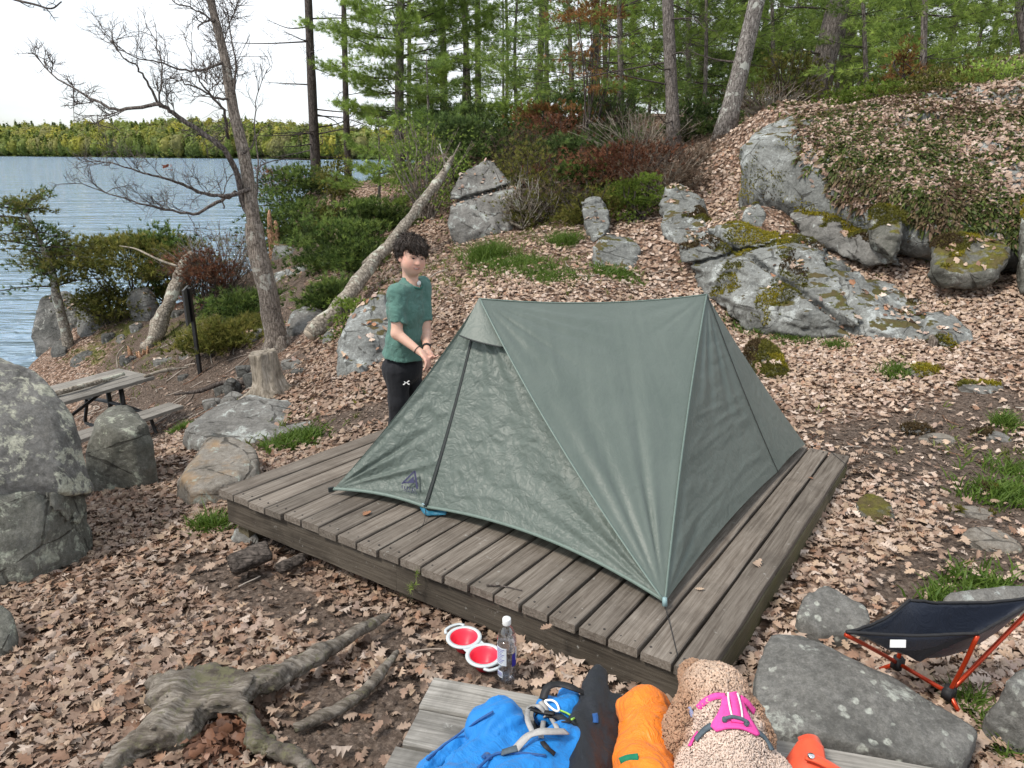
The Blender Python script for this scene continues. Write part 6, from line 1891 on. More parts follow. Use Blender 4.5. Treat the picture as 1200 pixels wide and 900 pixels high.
tuft(660, 292, 10.6, .22, .22, 90, 'green grass clump below the pale mossy capped rock')
x, y = sample_ground(None, 3.5, 14, 30000)
g = green_w(x, y)
k = (rg2.random(len(x)) < np.clip(g * 1.1, 0, 1) * .5 + .004) & ~in_deck(x, y, -.05) & ~pond(x, y); x, y = x[k], y[k]
gp = [grass_mesh(x, y, tz(x, y), .09, 5, rg2, .5, .006, (.085, .12, .02), (.19, .21, .06))]
for q in [(885, 368, 8.4, .3), (905, 378, 8.1, .3), (935, 385, 7.7, .2), (640, 335, 9.0, .4), (600, 320, 9.6, .5), (720, 318, 9.4, .3), (1180, 600, 4.0, .25), (340, 520, 5.4, .2), (355, 517, 5.5, .15), (212, 484, 7.8, .12), (1120, 700, 2.8, .12), (1170, 700, 2.9, .2)]:
    p = at(*q[:3]); n = int(170 * q[3] / .3)
    xx = p[0] + rg2.normal(0, q[3] * .5, n); yy = p[1] + rg2.normal(0, q[3] * .5, n)
    gp.append(grass_mesh(xx, yy, tz(xx, yy), .11, 5, rg2, .5, .006))
build_grass('grass', gp, 'sparse short spring grass and moss shoots between the leaves', 'grass', 'stuff')

# fern carpet on the upper right bank
pts_p, pts_n = [], []
def bank_scatter(n, nzmin, thr, seed, bias=0.0):
    V, F = ROCKS[DOME]
    q = V[F]; c = q.mean(1); nn = np.cross(q[:, 2] - q[:, 0], q[:, 3] - q[:, 1]); ar = np.linalg.norm(nn, axis=1); nn = nrm(nn)
    rel = c - CAM; dep = rel[:, 1] * cth - rel[:, 2] * sth
    uu = 600 + FPX * rel[:, 0] / dep; vv = 450 - FPX * (rel[:, 1] * sth + rel[:, 2] * cth) / dep
    nz3 = fbm(c * 1.4, 4, seed)
    lim = 930 + 30 * nz3 + np.clip(vv - 150, 0, 100) * .25          # bare left face
    edge = 212 + (uu - 900) * .27 + 40 * nz3                           # bare lower rim
    m = (nn[:, 2] > nzmin) & (uu > lim) & (vv < edge) & (nz3 > thr)
    p = ar * m * np.clip(.35 + nz3 * 1.5 + bias, .06, 1); f = rg2.choice(len(F), n, p=p / p.sum())
    w_ = rg2.random((n, 2, 1)); t4 = q[f]
    return (t4[:, 0] * (1 - w_[:, 0]) + t4[:, 1] * w_[:, 0]) * (1 - w_[:, 1]) + (t4[:, 3] * (1 - w_[:, 0]) + t4[:, 2] * w_[:, 0]) * w_[:, 1], nn[f]
P, Nn = bank_scatter(8000, .12, -.6, 77, .10)
x0 = rg2.uniform(4.0, 9.5, 3000); y0 = rg2.uniform(10.2, 13.0, 3000); k = fbm2(x0, y0, 3, 79) > -.1; x0, y0 = x0[k], y0[k]
P = np.concatenate([P, np.stack([x0, y0, tz(x0, y0)], 1)]); Nn = np.concatenate([Nn, tnormal(x0, y0)])
kf = 6
Pk = P.repeat(kf, 0); Nk = Nn.repeat(kf, 0); n = len(Pk)
d = nrm(Nk * .55 + rg2.normal(size=(n, 3)) * .75 + A(0, -.15, -.05)); sd = nrm(np.cross(d, Nk + rg2.normal(size=(n, 3)) * .3)); L = rg2.uniform(.045, .115, n)[:, None]; W = L * .17
t_ = [0, .3, .6, .85, 1]; wv = [.4, 1, .9, .5, .05]
st = np.stack([np.stack([Pk + d * L * t - A(0, 0, 1) * L * (t ** 2) * .55 + s * sd * W * w for s in (-1, 1)], 1) for t, w in zip(t_, wv)], 1)  # n,5,2,3
FVt = st.reshape(-1, 3); b_ = (np.arange(n) * 10)[:, None]
FFt = np.concatenate([b_ + np.array([[2 * k, 2 * k + 1, 2 * k + 3, 2 * k + 2]]) for k in range(4)])
cf = np.array([[.075, .11, .028], [.11, .145, .038], [.15, .175, .05], [.19, .15, .075], [.22, .155, .10], [.06, .08, .026]])[rg2.choice(6, n, p=[.24, .26, .16, .12, .10, .12])] * rg2.uniform(.65, 1.3, (n, 1))
brn = np.clip((fbm(Pk * 1.1, 3, 83) + .12) * 4, 0, 1)[:, None] * (rg2.random((n, 1)) < .7)
cf = cf * (1 - brn) + np.array([.15, .10, .065]) * rg2.uniform(.5, 1.5, (n, 1)) * brn
setp(mk('fern_carpet', FVt, FFt, M['foliage'], col=np.repeat(cf, 10, 0), smooth=False), 'carpet of low ferns and wilted fronds over the upper right bank', 'ferns', kind='stuff')
# brown leaves between the ferns
LV, LF, LC = [], [], []; lo_ = 0
Pl, Nl = bank_scatter(9000, .22, -.8, 187, -.02); addleaf(Pl + Nl * .015, Nl, .068, T5, tilt=.5, pal=PAL * .55 + np.array([.40, .29, .235]) * .4)
setp(mk('fallen_leaves', np.concatenate(LV), np.concatenate(LF), M['leaf'], col=np.concatenate(LC), smooth=False), 'pale fallen leaves caught between the ferns of the bank', 'leaf litter', kind='stuff')

# moss cushions and hanging moss on the outcrop and mossy stones
mp, mn = [], []
for V, F in ROCKS:
    q = V[F]; c = q.mean(1); nn = np.cross(q[:, 2] - q[:, 0], q[:, 3] - q[:, 1]); ar = np.linalg.norm(nn, axis=1); nn = nrm(nn)
    cx_, cy_, cz_ = c.mean(0)
    if not ((cx_ > 2.0 and cy_ > 6.3) or (cx_ > 1.5 and cy_ > 3.6 and V[:, 0].max() - V[:, 0].min() < .6)): continue
    top = V[:, 2].max()
    dome = len(V) == len(ROCKS[DOME][0])
    m = (nn[:, 2] > -.25) & (fbm(c * 2.1, 3, 91) + .5 * np.clip(.35 - nn[:, 2], 0, .4) > .16) if dome else (nn[:, 2] > .05) & (fbm(c * 2.1, 3, 91) + (c[:, 2] - c[:, 2].min()) / (top - c[:, 2].min() + .01) * .75 > .60)
    p = ar * m
    if p.sum() <= 0: continue
    n = int(min(9000, p.sum() / 2 * 9000)); f = rg2.choice(len(F), n, p=p / p.sum())
    mp.append(c[f] + rg2.normal(0, .008, (n, 3))); mn.append(nn[f])
P = np.concatenate(mp); Nn = np.concatenate(mn)
Vm, Fm = blades(P, nrm(Nn + A(0, -.1, .3)), 4, .026, .011, .6, rg2)
tone = fbm(P * 1.6, 3, 93)
mc = np.where((tone > .12)[:, None], np.array([.30, .26, .028]), np.where((tone > -.15)[:, None], np.array([.15, .145, .03]), np.array([.10, .07, .035]))) * rg2.uniform(.6, 1.35, (len(P), 1))
setp(mk('moss', Vm, Fm, M['foliage'], col=np.repeat(mc, 12, 0), smooth=False), 'green and brown moss cushions over the outcrop edges and stones', 'moss', kind='stuff')

# thin sticks and bark strips over the ground
x, y = sample_ground(None, 1.0, 13.0, 2600)
k = ~in_deck(x, y, -.02) & ~pond(x, y) & (rg2.random(len(x)) < .25 + .75 * np.clip(soil_w(x, y) + (x < -2.5) * .6, 0, 1)); x, y = x[k], y[k]
n = len(x); a = rg2.uniform(0, 6.28, n); L = rg2.uniform(.04, .22, n) * (1 + (y > 7) * .8); r = rg2.uniform(.0015, .0045, n) * (1 + (y > 7) * .9)
tt = np.linspace(-.5, .5, 4)
bend = rg2.normal(0, .10, n)
px_ = x[:, None] + (np.cos(a) * L)[:, None] * tt - (np.sin(a) * L * bend)[:, None] * (tt ** 2) * 4
py_ = y[:, None] + (np.sin(a) * L)[:, None] * tt + (np.cos(a) * L * bend)[:, None] * (tt ** 2) * 4
pz_ = tz(px_, py_) + (r + .012)[:, None]
Pp = np.stack([px_, py_, pz_], -1); sd = np.stack([-np.sin(a), np.cos(a), 0 * a], -1)[:, None] * r[:, None, None]; upv = np.array([0, 0, 1.0]) * r[:, None, None]
ring = np.stack([Pp - sd - upv * .5, Pp + sd - upv * .5, Pp + upv], 2).reshape(-1, 3)
b_ = (np.arange(n) * 12)[:, None, None]; kk = (np.arange(3) * 3)[None, :, None]; j = np.arange(3)[None, None, :]
Fs = np.stack([b_ + kk + j, b_ + kk + (j + 1) % 3, b_ + kk + 3 + (j + 1) % 3, b_ + kk + 3 + j], -1).reshape(-1, 4)
cs = np.array([[.30, .25, .21], [.16, .12, .095], [.42, .37, .32], [.22, .12, .075]])[rg2.integers(0, 4, n)] * rg2.uniform(.7, 1.2, (n, 1))
setp(mk('twigs', ring, Fs, M['leaf'], col=np.repeat(cs, 12, 0)), 'thin dry sticks strewn over the soil and leaves', 'twigs', kind='stuff')
# ------------------------------------------------------------------ dead wood
def log(name, label, cat, pts, r, mat, n=14, wob=.35, seed=1, cut=True, group=None, knots=()):
    P = sm(pts, 6); R = np.interp(np.linspace(0, 1, len(P)), np.linspace(0, 1, len(r)), r)
    o = thing(name, label, cat, P[0], group)
    b = MB(); b.tube(P, R, n, wob=wob, seed=seed); b.build('trunk', M[mat], o)
    if cut:
        T = nrm(P[0] - P[1]); b = MB(); fr = frame(T) ; b.lathe([(0, .004), (R[0] * .82, .004), (R[0] * .84, -.02)], P[0] , 16, axis=np.stack([fr[:, 0], fr[:, 2], T], 1)); b.build('cut_end', M['cutwood'], o)
    for (t, dv, L, rr) in knots:
        k = int(t * (len(P) - 1)); b = MB(); q = P[k]; b.tube(sm([q, q + np.array(dv) * L * .5, q + np.array(dv) * L + A(0, 0, .02)], 3), np.linspace(rr, rr * .4, 7), 6, wob=.3); b.build('branch_stub', M[mat], o)
    return o
log('fallen_log', 'pale barkless log with a cut end lying left of the boy', 'log', [at(362, 393, 9.0), at(395, 362, 9.4), at(420, 330, 10.0), at(440, 305, 10.8)], [.10, .105, .10, .08], 'driedlog', seed=3)
log('leaning_log', 'long lichened grey log leaning up the hillside behind the boy', 'log', [at(430, 312, 10.6), at(455, 288, 11.0), at(485, 250, 11.6), at(515, 210, 12.3), at(530, 185, 12.8)], [.085, .085, .08, .07, .04], 'driedlog', seed=4, cut=False,
    knots=[(.9, (-.3, 0, 1), .35, .02), (.95, (.5, 0, .8), .4, .02), (.8, (.2, -.3, .9), .3, .015), (.98, (-.7, 0, .7), .3, .015)])
log('leaning_log', 'grey barked broken trunk leaning into the shore junipers', 'log', [at(172, 412, 12.9), at(185, 385, 13.1), at(200, 350, 13.4), at(215, 312, 13.8), at(226, 298, 14.0)], [.12, .13, .135, .12, .08], 'driedlog', seed=5, wob=.5,
    knots=[(.1, (1, -.2, .05), .4, .022), (.3, (.9, 0, -.2), .2, .02), (.7, (.7, -.2, -.25), .22, .018)])
log('fallen_branch', 'thin pale branch lying over the shore junipers', 'branch', [at(208, 312, 13.3), at(185, 304, 13.4), at(160, 292, 13.6), at(140, 288, 13.8)], [.022, .02, .016, .008], 'deadwood', 7, .3, 6, False)
log('fallen_branch', 'weathered branch lying beside the foreground stump roots', 'branch', [gz(345, 854, .03), gz(385, 836, .035), gz(420, 815, .035), gz(445, 790, .04), gz(466, 764, .03)], [.018, .022, .020, .022, .012], 'silver', 10, .5, 7, False,
    knots=[(.55, (.3, .8, .2), .06, .009)])
log('fallen_branch', 'grey branch on the ground between the stump and the sign post', 'branch', [at(288, 448, 8.6), at(262, 448, 8.9), at(235, 458, 9.0), at(205, 462, 9.2)], [.035, .03, .026, .015], 'darkbark', 8, .4, 8, False)
log('fallen_branch', 'crooked pale stick standing near the shore rocks', 'branch', [at(138, 432, 12.4), at(137, 420, 12.5), at(140, 412, 12.5), at(146, 405, 12.6)], [.014, .012, .012, .008], 'deadwood', 6, .3, 9, False)
log('fallen_branch', 'white curved stick hanging in the brown thicket', 'branch', [at(642, 212, 12.6), at(655, 214, 12.5), at(666, 208, 12.6), at(668, 202, 12.7)], [.02, .022, .018, .01], 'deadwood', 6, .3, 10, False)
log('wooden_stake', 'short grey broken stake at the foot of the outcrop', 'stake', [at(1093, 410, 6.85), at(1093, 400, 6.85), at(1091, 393, 6.85)], [.04, .038, .022], 'oakbark', 9, .4, 11, False)
# raw rotten wood where the shore trunk broke
b = MB(); p = at(166, 418, 12.6)
r_ = np.random.default_rng(4)
for k in range(9):
    a = r_.uniform(0, 6.28); q = p + A(r_.normal(0, .09), r_.normal(0, .07), 0); b.tube([q - A(0, 0, .06), q + A(.05 * math.cos(a), .05 * math.sin(a), r_.uniform(.08, .2))], [.05, .012], 5, wob=.3, seed=k)
setp(b.build('broken_stump', M['redwood'], org=p), 'splintered orange stump beneath the broken shore trunk', 'stump')
# pale stump in the middle distance
sp = at(318, 462, 7.2); sg0 = float(tz(sp[0], sp[1]))
stt = thing('tree_stump', 'pale sawn stump with spreading roots above the low grey rock', 'stump', A(sp[0], sp[1], sg0))
hS = at(314, 412, 7.2)[2] - sg0
def st_sdf(P):
    Q = P - A(sp[0], sp[1], sg0)
    a = np.arctan2(Q[..., 1], Q[..., 0]); r = np.hypot(Q[..., 0] + .05 * Q[..., 2] / hS, Q[..., 1])
    t = np.clip(Q[..., 2] / hS, -.3, 1)
    rad = .135 + .075 * np.clip(1 - t, 0, 1.3) ** 2.6 + .012 * np.sin(a * 7 + 1) + .016 * np.sin(a * 3 + t) * (1 - t)
    d = (r - rad) * .8
    for ang, L, up_ in ((-2.6, .42, .0), (.1, .36, .02), (-1.3, .3, 0), (1.6, .4, 0), (-3.6, .35, .02)):
        e = A(math.cos(ang), math.sin(ang), 0)
        d = smin(d, s_cap(P, A(sp[0], sp[1], sg0 + .10) + e * .1, A(sp[0], sp[1], sg0 - .04) + e * L, .075, .03), .07)
    d = d + .006 * fbm(np.stack([a * 9, r * 0, Q[..., 2] * 2.5], -1), 3, 5, .5, True) + .006 * fbm(P * 12, 3, 6)
    top = Q[..., 2] - hS - .012 * np.sign(Q[..., 0] + .02) * (np.abs(Q[..., 0]) > .01)
    return np.maximum(d, top)
V, F = nets(st_sdf, A(sp[0] - .5, sp[1] - .5, sg0 - .15), A(sp[0] + .5, sp[1] + .5, sg0 + hS + .05), .013)
topm = V[:, 2] > sg0 + hS - .03
mk('trunk', V, F, M['deadwood'], stt)
# broken snag with raw orange wood
sn = at(321, 284, 15.8); sn[2] = float(tz(sn[0], sn[1])) - .1
st2 = at(318, 246, 15.8)
o = thing('broken_snag', 'short snapped snag with raw orange wood among the junipers', 'snag', sn)
b = MB()
for k, (dx, h_) in enumerate(((-.05, 1), (.07, .80), (.02, .62), (-.02, .7))):
    b.tube(sm([sn + A(dx, 0, -.05), sn + (st2 - sn) * h_ * .6 + A(dx, 0, 0), sn + (st2 - sn) * h_ + A(dx * .9, 0, 0)], 4), [.085, .085, .085, .08, .075, .065, .055, .05, .022], 7, wob=.6, seed=k)
b.build('trunk', M['redwood'], o)
# firewood under the deck edge
def split_wood(name, label, a_, b_, r, seed):
    P = np.stack([a_, b_]); T = nrm(b_ - a_); fr = frame(T)
    r_ = np.random.default_rng(seed); ang = np.array([.2, 1.3, 2.4, 3.6, 4.7, 5.6]) + r_.uniform(-.2, .2, 6)
    pts = []
    for p in (a_, a_ + (b_ - a_) * .5, b_):
        for a in ang: pts.append(p + r * r_.uniform(.75, 1.1) * (fr[:, 0] * math.cos(a) + fr[:, 2] * math.sin(a)))
    rock(name, label, pts, M['darkwood'], .007, .010, .008, 9, seed, cat='firewood')
split_wood('firewood', 'dark split log lying against the deck beside the grass tuft', gz(270, 664, -.02), gz(316, 645, .02), .062, 61)
split_wood('firewood', 'smaller split log with red bark tucked under the deck rim', gz(326, 668, -.03), gz(356, 655, -.03), .036, 62)

# foreground dead stump with roots
fs = gz(222, 845, .06)
fst = thing('tree_stump', 'rotten grey stump with long surface roots in the left foreground', 'stump', fs * A(1, 1, 0))
def fs_sdf(P):
    d = s_ell(P, gz(235, 812, .07), A(.20, .11, .085))
    d = smin(d, s_cap(P, gz(180, 800, .05), gz(260, 800, .08), .045, .06), .05)
    d = smin(d, s_ell(P, gz(200, 850, .06), A(.11, .10, .08)), .05)
    d = smin(d, s_cap(P, gz(150, 880, .03), gz(185, 860, .06), .05, .06), .04)
    d = smin(d, s_cap(P, gz(262, 812, .09), gz(318, 795, .065), .062, .058), .05)          # root to upper right
    d = smin(d, s_cap(P, gz(318, 795, .065), gz(372, 768, .055), .058, .048), .03)
    d = smin(d, s_cap(P, gz(372, 768, .055), gz(452, 722, .035), .048, .030), .03)
    d = smin(d, s_cap(P, gz(278, 820, .085), gz(300, 868, .05), .040, .045), .04)          # root to lower right
    d = smin(d, s_cap(P, gz(300, 868, .05), gz(345, 888, .03), .045, .035), .03)
    d = smin(d, s_cap(P, gz(345, 888, .03), gz(400, 930, .02), .035, .03), .03)
    d = smin(d, s_cap(P, gz(150, 880, .03), gz(110, 930, .03), .05, .04), .04)
    # rotten hollow
    d = np.maximum(d, -(s_ell(P, gz(258, 868, .05), A(.075, .09, .10)) + .02 * fbm(P * 14, 3, 2)))
    th_ = P[..., 0] * .55 + P[..., 1] * .85; tr_ = P[..., 0] * .85 - P[..., 1] * .55
    d = d + .017 * fbm(np.stack([th_ * 7, tr_ * 30, P[..., 2] * 26], -1) + .8 * vn(P * 9, 4)[..., None], 4, 9, .55, True) + .007 * fbm(P * 15, 3, 3)
    return np.maximum(d + .009, P[..., 2] - .118 - .03 * vn(P * 11, 5))
V, F = nets(fs_sdf, A(-2.1, 1.35, -.08), A(-.45, 2.85, .20), .0072)
mk('trunk', V, F, M['silver'], fst)
rg3 = np.random.default_rng(14)
P = gz(258, 868, .02) + rg3.normal(0, .05, (260, 3)) * A(1, 1, .35)
v_, f_, c_ = leaves(P, np.tile(A(0, -.4, 1), (260, 1)), .05, T5, tilt=.9, pal=np.array([[.15, .07, .04], [.24, .14, .10], [.10, .05, .032]]), pw=np.array([.5, .2, .3]))
setp(mk('rotten_wood', v_, f_, M['leaf'], col=c_, smooth=False), 'crumbly reddish rotten wood in the hollow of the stump', 'rotten wood', kind='stuff')

# ------------------------------------------------------------------ trees
def tube_np(mb, P, R, n=6, wob=0.12, seed=0): mb.tube(P, R, n, cap=True, wob=wob, seed=seed)

def twigs(mb, P, r0, rgx, n, L, depth, upb=.25, ang=.7):
    """recursive bare twigs along polyline P"""
    P = np.asarray(P)
    for k in range(n):
        t = rgx.uniform(.25, 1.0); i = min(int(t * (len(P) - 1)), len(P) - 2)
        f = t * (len(P) - 1) - i; q = P[i] * (1 - f) + P[i + 1] * f
        T = nrm(P[i + 1] - P[i])
        d = nrm(T * .75 + rgx.normal(size=3) * ang + A(0, 0, upb))
        l = L * rgx.uniform(.5, 1.2) * (1.15 - .5 * t)
        d2 = nrm(d + rgx.normal(size=3) * .35 + A(0, 0, upb * .6)); d3 = nrm(d2 + rgx.normal(size=3) * .4)
        Q = np.stack([q, q + d * l * .35, q + d * l * .35 + d2 * l * .35, q + d * l * .35 + d2 * l * .35 + d3 * l * .3])
        mb.tube(Q, [r0, r0 * .8, r0 * .6, r0 * .3], 4, cap=False)
        if depth > 0: twigs(mb, Q, r0 * .62, rgx, max(2, int(n * .5)), L * .55, depth - 1, upb, ang)

# bare leaning oak
M['limbbark'] = bark_mat('grey brown limb bark', (0.075, 0.062, 0.055), (0.19, 0.165, 0.15))
rgx = np.random.default_rng(31)
ob = at(326, 412, 10.0); ob[2] = float(tz(ob[0], ob[1])) - .05
oak = thing('bare_oak', 'bare leaning oak with crooked leafless limbs in front of the lake', 'tree', ob)
Yo = 10.0
tr = MB()
trunk = [ob, at(320, 378, Yo), at(312, 335, Yo), at(302, 295, Yo), at(298, 262, Yo)]
tr.tube(sm(trunk, 6), np.interp(np.linspace(0, 1, 25), [0, .08, .3, 1], [.21, .155, .14, .115]), 14, wob=.16, seed=5)
for a in (0, 1.4, 2.8, 4.2, 5.4):
    e = A(math.cos(a), math.sin(a), 0); tr.tube(sm([ob + e * .08 + A(0, 0, .22), ob + e * .2 + A(0, 0, .05), ob + e * .36 - A(0, 0, .06)], 4), np.linspace(.09, .03, 9), 8, wob=.2)
stemA = sm([at(300, 275, Yo), at(296, 250, Yo), at(287, 187, Yo + .1), at(273, 127, Yo + .2), at(263, 67, Yo + .3), at(247, 0, Yo + .4), at(236, -60, Yo + .5), at(226, -130, Yo + .6)], 6)
tr.tube(stemA, np.linspace(.095, .03, len(stemA)), 10, wob=.14)
tr.build('trunk', M['oakbark'], oak)
limbs = [
    ([at(297, 270, Yo), at(283, 226, Yo), at(268, 182, Yo - .2), at(234, 155, Yo - .3), at(203, 133, Yo - .4), at(183, 123, Yo - .5), at(140, 129, Yo - .5), at(113, 118, Yo - .4), at(76, 98, Yo - .4), at(40, 66, Yo - .3)], .085, .010, 16, .42),
    ([at(188, 126, Yo - .45), at(172, 95, Yo - .6), at(160, 78, Yo - .7), at(143, 66, Yo - .8), at(128, 44, Yo - .8)], .032, .007, 9, .4),
    ([at(187, 120, Yo - .45), at(190, 80, Yo - .2), at(183, 50, Yo), at(170, 28, Yo)], .022, .006, 7, .4),
    ([at(292, 222, Yo), at(267, 229, Yo - .3), at(246, 229, Yo - .5), at(213, 216, Yo - .8), at(180, 205, Yo - 1), at(146, 196, Yo - 1.2), at(100, 184, Yo - 1.3)], .055, .007, 14, .42),
    ([at(277, 226, Yo), at(254, 237, Yo - .2), at(226, 250, Yo - .4), at(186, 243, Yo - .6), at(146, 233, Yo - .7), at(98, 216, Yo - .8)], .05, .007, 14, .42),
    ([at(271, 117, Yo + .2), at(253, 114, Yo), at(233, 103, Yo - .2), at(216, 97, Yo - .3), at(213, 86, Yo - .3)], .034, .008, 8, .4),
    ([at(266, 160, Yo), at(262, 130, Yo - .3), at(244, 108, Yo - .5), at(232, 92, Yo - .6), at(222, 60, Yo - .6)], .04, .007, 9, .4),
    ([at(266, 70, Yo + .3), at(240, 81, Yo), at(213, 81, Yo - .2), at(186, 73, Yo - .4), at(156, 66, Yo - .6), at(126, 42, Yo - .7)], .034, .006, 12, .4),
    ([at(275, 110, Yo + .2), at(275, 66, Yo + .3), at(270, 28, Yo + .4), at(285, -10, Yo + .5)], .026, .007, 8, .36),
    ([at(256, 30, Yo + .35), at(235, 15, Yo + .2), at(205, 2, Yo), at(190, -15, Yo - .1)], .026, .006, 9, .36),
    ([at(285, 180, Yo), at(298, 165, Yo + .3), at(300, 120, Yo + .6), at(312, 80, Yo + .8)], .024, .006, 8, .36),
    ([at(252, 24, Yo + .3), at(238, 26, Yo + .2), at(232, 34, Yo + .1)], .028, .012, 3, .2),
    ([at(262, 245, Yo), at(262, 225, Yo + .1), at(270, 205, Yo + .2)], .02, .008, 4, .3),
    ([at(298, 245, Yo), at(302, 200, Yo + .5), at(299, 160, Yo + .8)], .03, .012, 4, .3)]
lb = MB()
for k, (pts, r0, r1, n, L) in enumerate(limbs):
    P = sm(pts, 5); P = P + np.random.default_rng(k).normal(0, .008, P.shape)
    bb = MB(); bb.tube(P, np.linspace(r0 * .52, r1 * .6, len(P)), 7, wob=.12, seed=k); twigs(bb, P, max(r1 * .75, .0045), rgx, n, L * 1.15, 2, .3, .6); bb.build('limb', M['limbbark'], oak)
bb = MB(); twigs(bb, stemA[10:], .008, rgx, 24, .8, 2); bb.build('twigs', M['limbbark'], oak)
# last dead leaf bunch
p = at(198, 198, Yo - .9); v_, f_, c_ = leaves(p + rgx.normal(0, .035, (7, 3)), np.tile(A(0, 0, 1), (7, 1)), .06, T7, tilt=1.2, pal=np.array([[.22, .06, .04], [.28, .10, .06]]), pw=np.array([.5, .5])); mk('dead_leaves', v_, f_, M['leaf'], oak, col=c_, smooth=False)
# twig tip of another bare tree entering the top left corner
tl = thing('bare_branch', 'bare twig tip reaching into the top left corner', 'branch', at(-60, -30, 6.0))
b = MB(); P = sm([at(-60, -30, 6.0), at(10, -3, 5.9), at(40, 5, 5.8), at(60, 10, 5.75), at(72, 2, 5.7)], 5); b.tube(P, np.linspace(.012, .004, len(P)), 6); twigs(b, P, .004, rgx, 5, .16, 1); b.build('limb', M['darkbark'], tl)

# -------- pines
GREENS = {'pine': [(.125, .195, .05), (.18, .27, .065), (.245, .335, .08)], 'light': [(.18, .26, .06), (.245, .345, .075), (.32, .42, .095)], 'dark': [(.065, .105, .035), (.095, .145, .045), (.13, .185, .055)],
          'juniper': [(.055, .09, .024), (.095, .145, .035), (.15, .205, .05)], 'olive': [(.10, .11, .025), (.15, .155, .036), (.205, .19, .05)], 'red': [(.13, .05, .028), (.19, .08, .045), (.25, .125, .075)], 'rust': [(.24, .12, .045), (.32, .17, .06), (.17, .085, .035)],
          'bright': [(.14, .20, .03), (.20, .27, .05), (.11, .17, .03)], 'brown': [(.10, .07, .05), (.15, .105, .075), (.20, .15, .11)]}
def pick(cols, n, rgx):
    c = np.array(GREENS[cols]); return c[rgx.integers(0, len(c), n)] * rgx.uniform(.75, 1.25, (n, 1))

class Crown:
    def __init__(s): s.V = []; s.F = []; s.C = []; s.o = 0
    def add(s, V, F, c):
        s.V.append(V); s.F.append(F + s.o); s.C.append(c); s.o += len(V)
    def build(s, name, parent): return mk(name, np.concatenate(s.V), np.concatenate(s.F), M['foliage'], parent, col=np.concatenate(s.C), smooth=False)

def pine(name, label, base, top, r, bark, cb=.15, R=1.6, nw=None, col='pine', tuft=(.14, .009, 14), dens=9.0, group=None, seed=1, droop=-.05, dead=0, deadL=1.2, nb=5, shape=1.0, bend=0.0, deadrange=(.08, .5), sag=0.0, gap=0.25, knots=True):
    """base, top world points; crown fraction starts at cb"""
    rgx = np.random.default_rng(seed)
    base = np.array(base, float); top = np.array(top, float); H = np.linalg.norm(top - base)
    o = thing(name, label, 'tree', base, group)
    ax = top - base; sd = nrm(np.cross(ax, up))
    ts = np.linspace(0, 1, 16)
    axis = lambda t: base + ax * t + sd * bend * math.sin(PI * t) * H + sd * .012 * H * math.sin(5 * t + seed)
    P = np.array([axis(t) for t in ts]) - A(0, 0, .1) * (1 - ts)[:, None]
    Rr = r * (1 - ts * .88) ** .8 + r * .35 * np.clip(1 - ts * 14, 0, 1)
    tb = MB(); tb.tube(P, Rr, 12, wob=.10, seed=seed)
    cr = Crown(); br = MB(); nbr = 0
    nw = nw or max(5, int(H * (1 - cb) / .45))
    for k in range(nw):
        t = cb + (1 - cb) * ((k + rgx.uniform(0, .6)) / nw); t = min(t, .985)
        prof = (1 - (t - cb) / (1 - cb + 1e-6)) ** .75 * shape + .12
        if t - cb < .12: prof *= .75
        q = axis(t); a0 = rgx.uniform(0, 6.28)
        for j in range(nb + rgx.integers(-1, 2)):
            if rgx.random() < gap: continue
            a = a0 + j * 2 * PI / nb + rgx.uniform(-.4, .4); L = R * prof * rgx.uniform(.65, 1.15)
            rise = rgx.uniform(-.05, .35) + droop + .35 * (t - .3)
            d0 = nrm(A(math.cos(a), math.sin(a), rise)); d1 = nrm(d0 + A(0, 0, .18 - sag) + rgx.normal(size=3) * .12)
            Q = sm([q, q + d0 * L * .45, q + d0 * L * .45 + d1 * L * .55], 3); nbr += 1
            br.tube(Q, np.linspace(max(.006, r * .16 * prof), .004, len(Q)), 4, cap=False)
            m = max(4, int(L * dens)); tt = rgx.uniform(.28, 1, m) ** .8
            ii = tt * (len(Q) - 1); i0 = np.minimum(ii.astype(int), len(Q) - 2); f = (ii - i0)[:, None]
            B = Q[i0] * (1 - f) + Q[i0 + 1] * f
            side = nrm(np.cross(d0, up)); off = rgx.uniform(-1, 1, m) * L * .30 * (1.15 - tt)
            B = B + side * off[:, None] + d0 * (np.abs(off) * .6)[:, None] + rgx.normal(0, min(.07, .03 * R), (m, 3)) * A(1, 1, .8)
            D = nrm(d0 + side * np.sign(off)[:, None] * .7 + A(0, 0, .25))
            V, F = blades(B, D, tuft[2], tuft[0], tuft[1], .55, rgx)
            c = pick(col, m, rgx) * rgx.uniform(.85, 1.15)
            cr.add(V, F, np.repeat(c, tuft[2] * 3, 0))
    for k in range(dead):
        t = rgx.uniform(*deadrange); q = axis(t); a = rgx.uniform(0, 6.28); L = deadL * rgx.uniform(.4, 1.1)
        d0 = nrm(A(math.cos(a), math.sin(a), rgx.uniform(-.15, .2))); d1 = nrm(d0 + A(0, 0, rgx.uniform(-.2, .3)) + rgx.normal(size=3) * .2)
        Q = sm([q, q + d0 * L * .5, q + d0 * L * .5 + d1 * L * .5], 4); br.tube(Q, np.linspace(max(.007, r * .13), .004, len(Q)), 5, cap=False); twigs(br, Q, .0045, rgx, 7, L * .34, 1, .05, .6); nbr += 1
    tb.build('trunk', M[bark], o)
    if br.n: setp(br.build('limbs', M['darkbark'], o), kind='stuff')
    if cr.V: cr.build('crown', o)
    return o
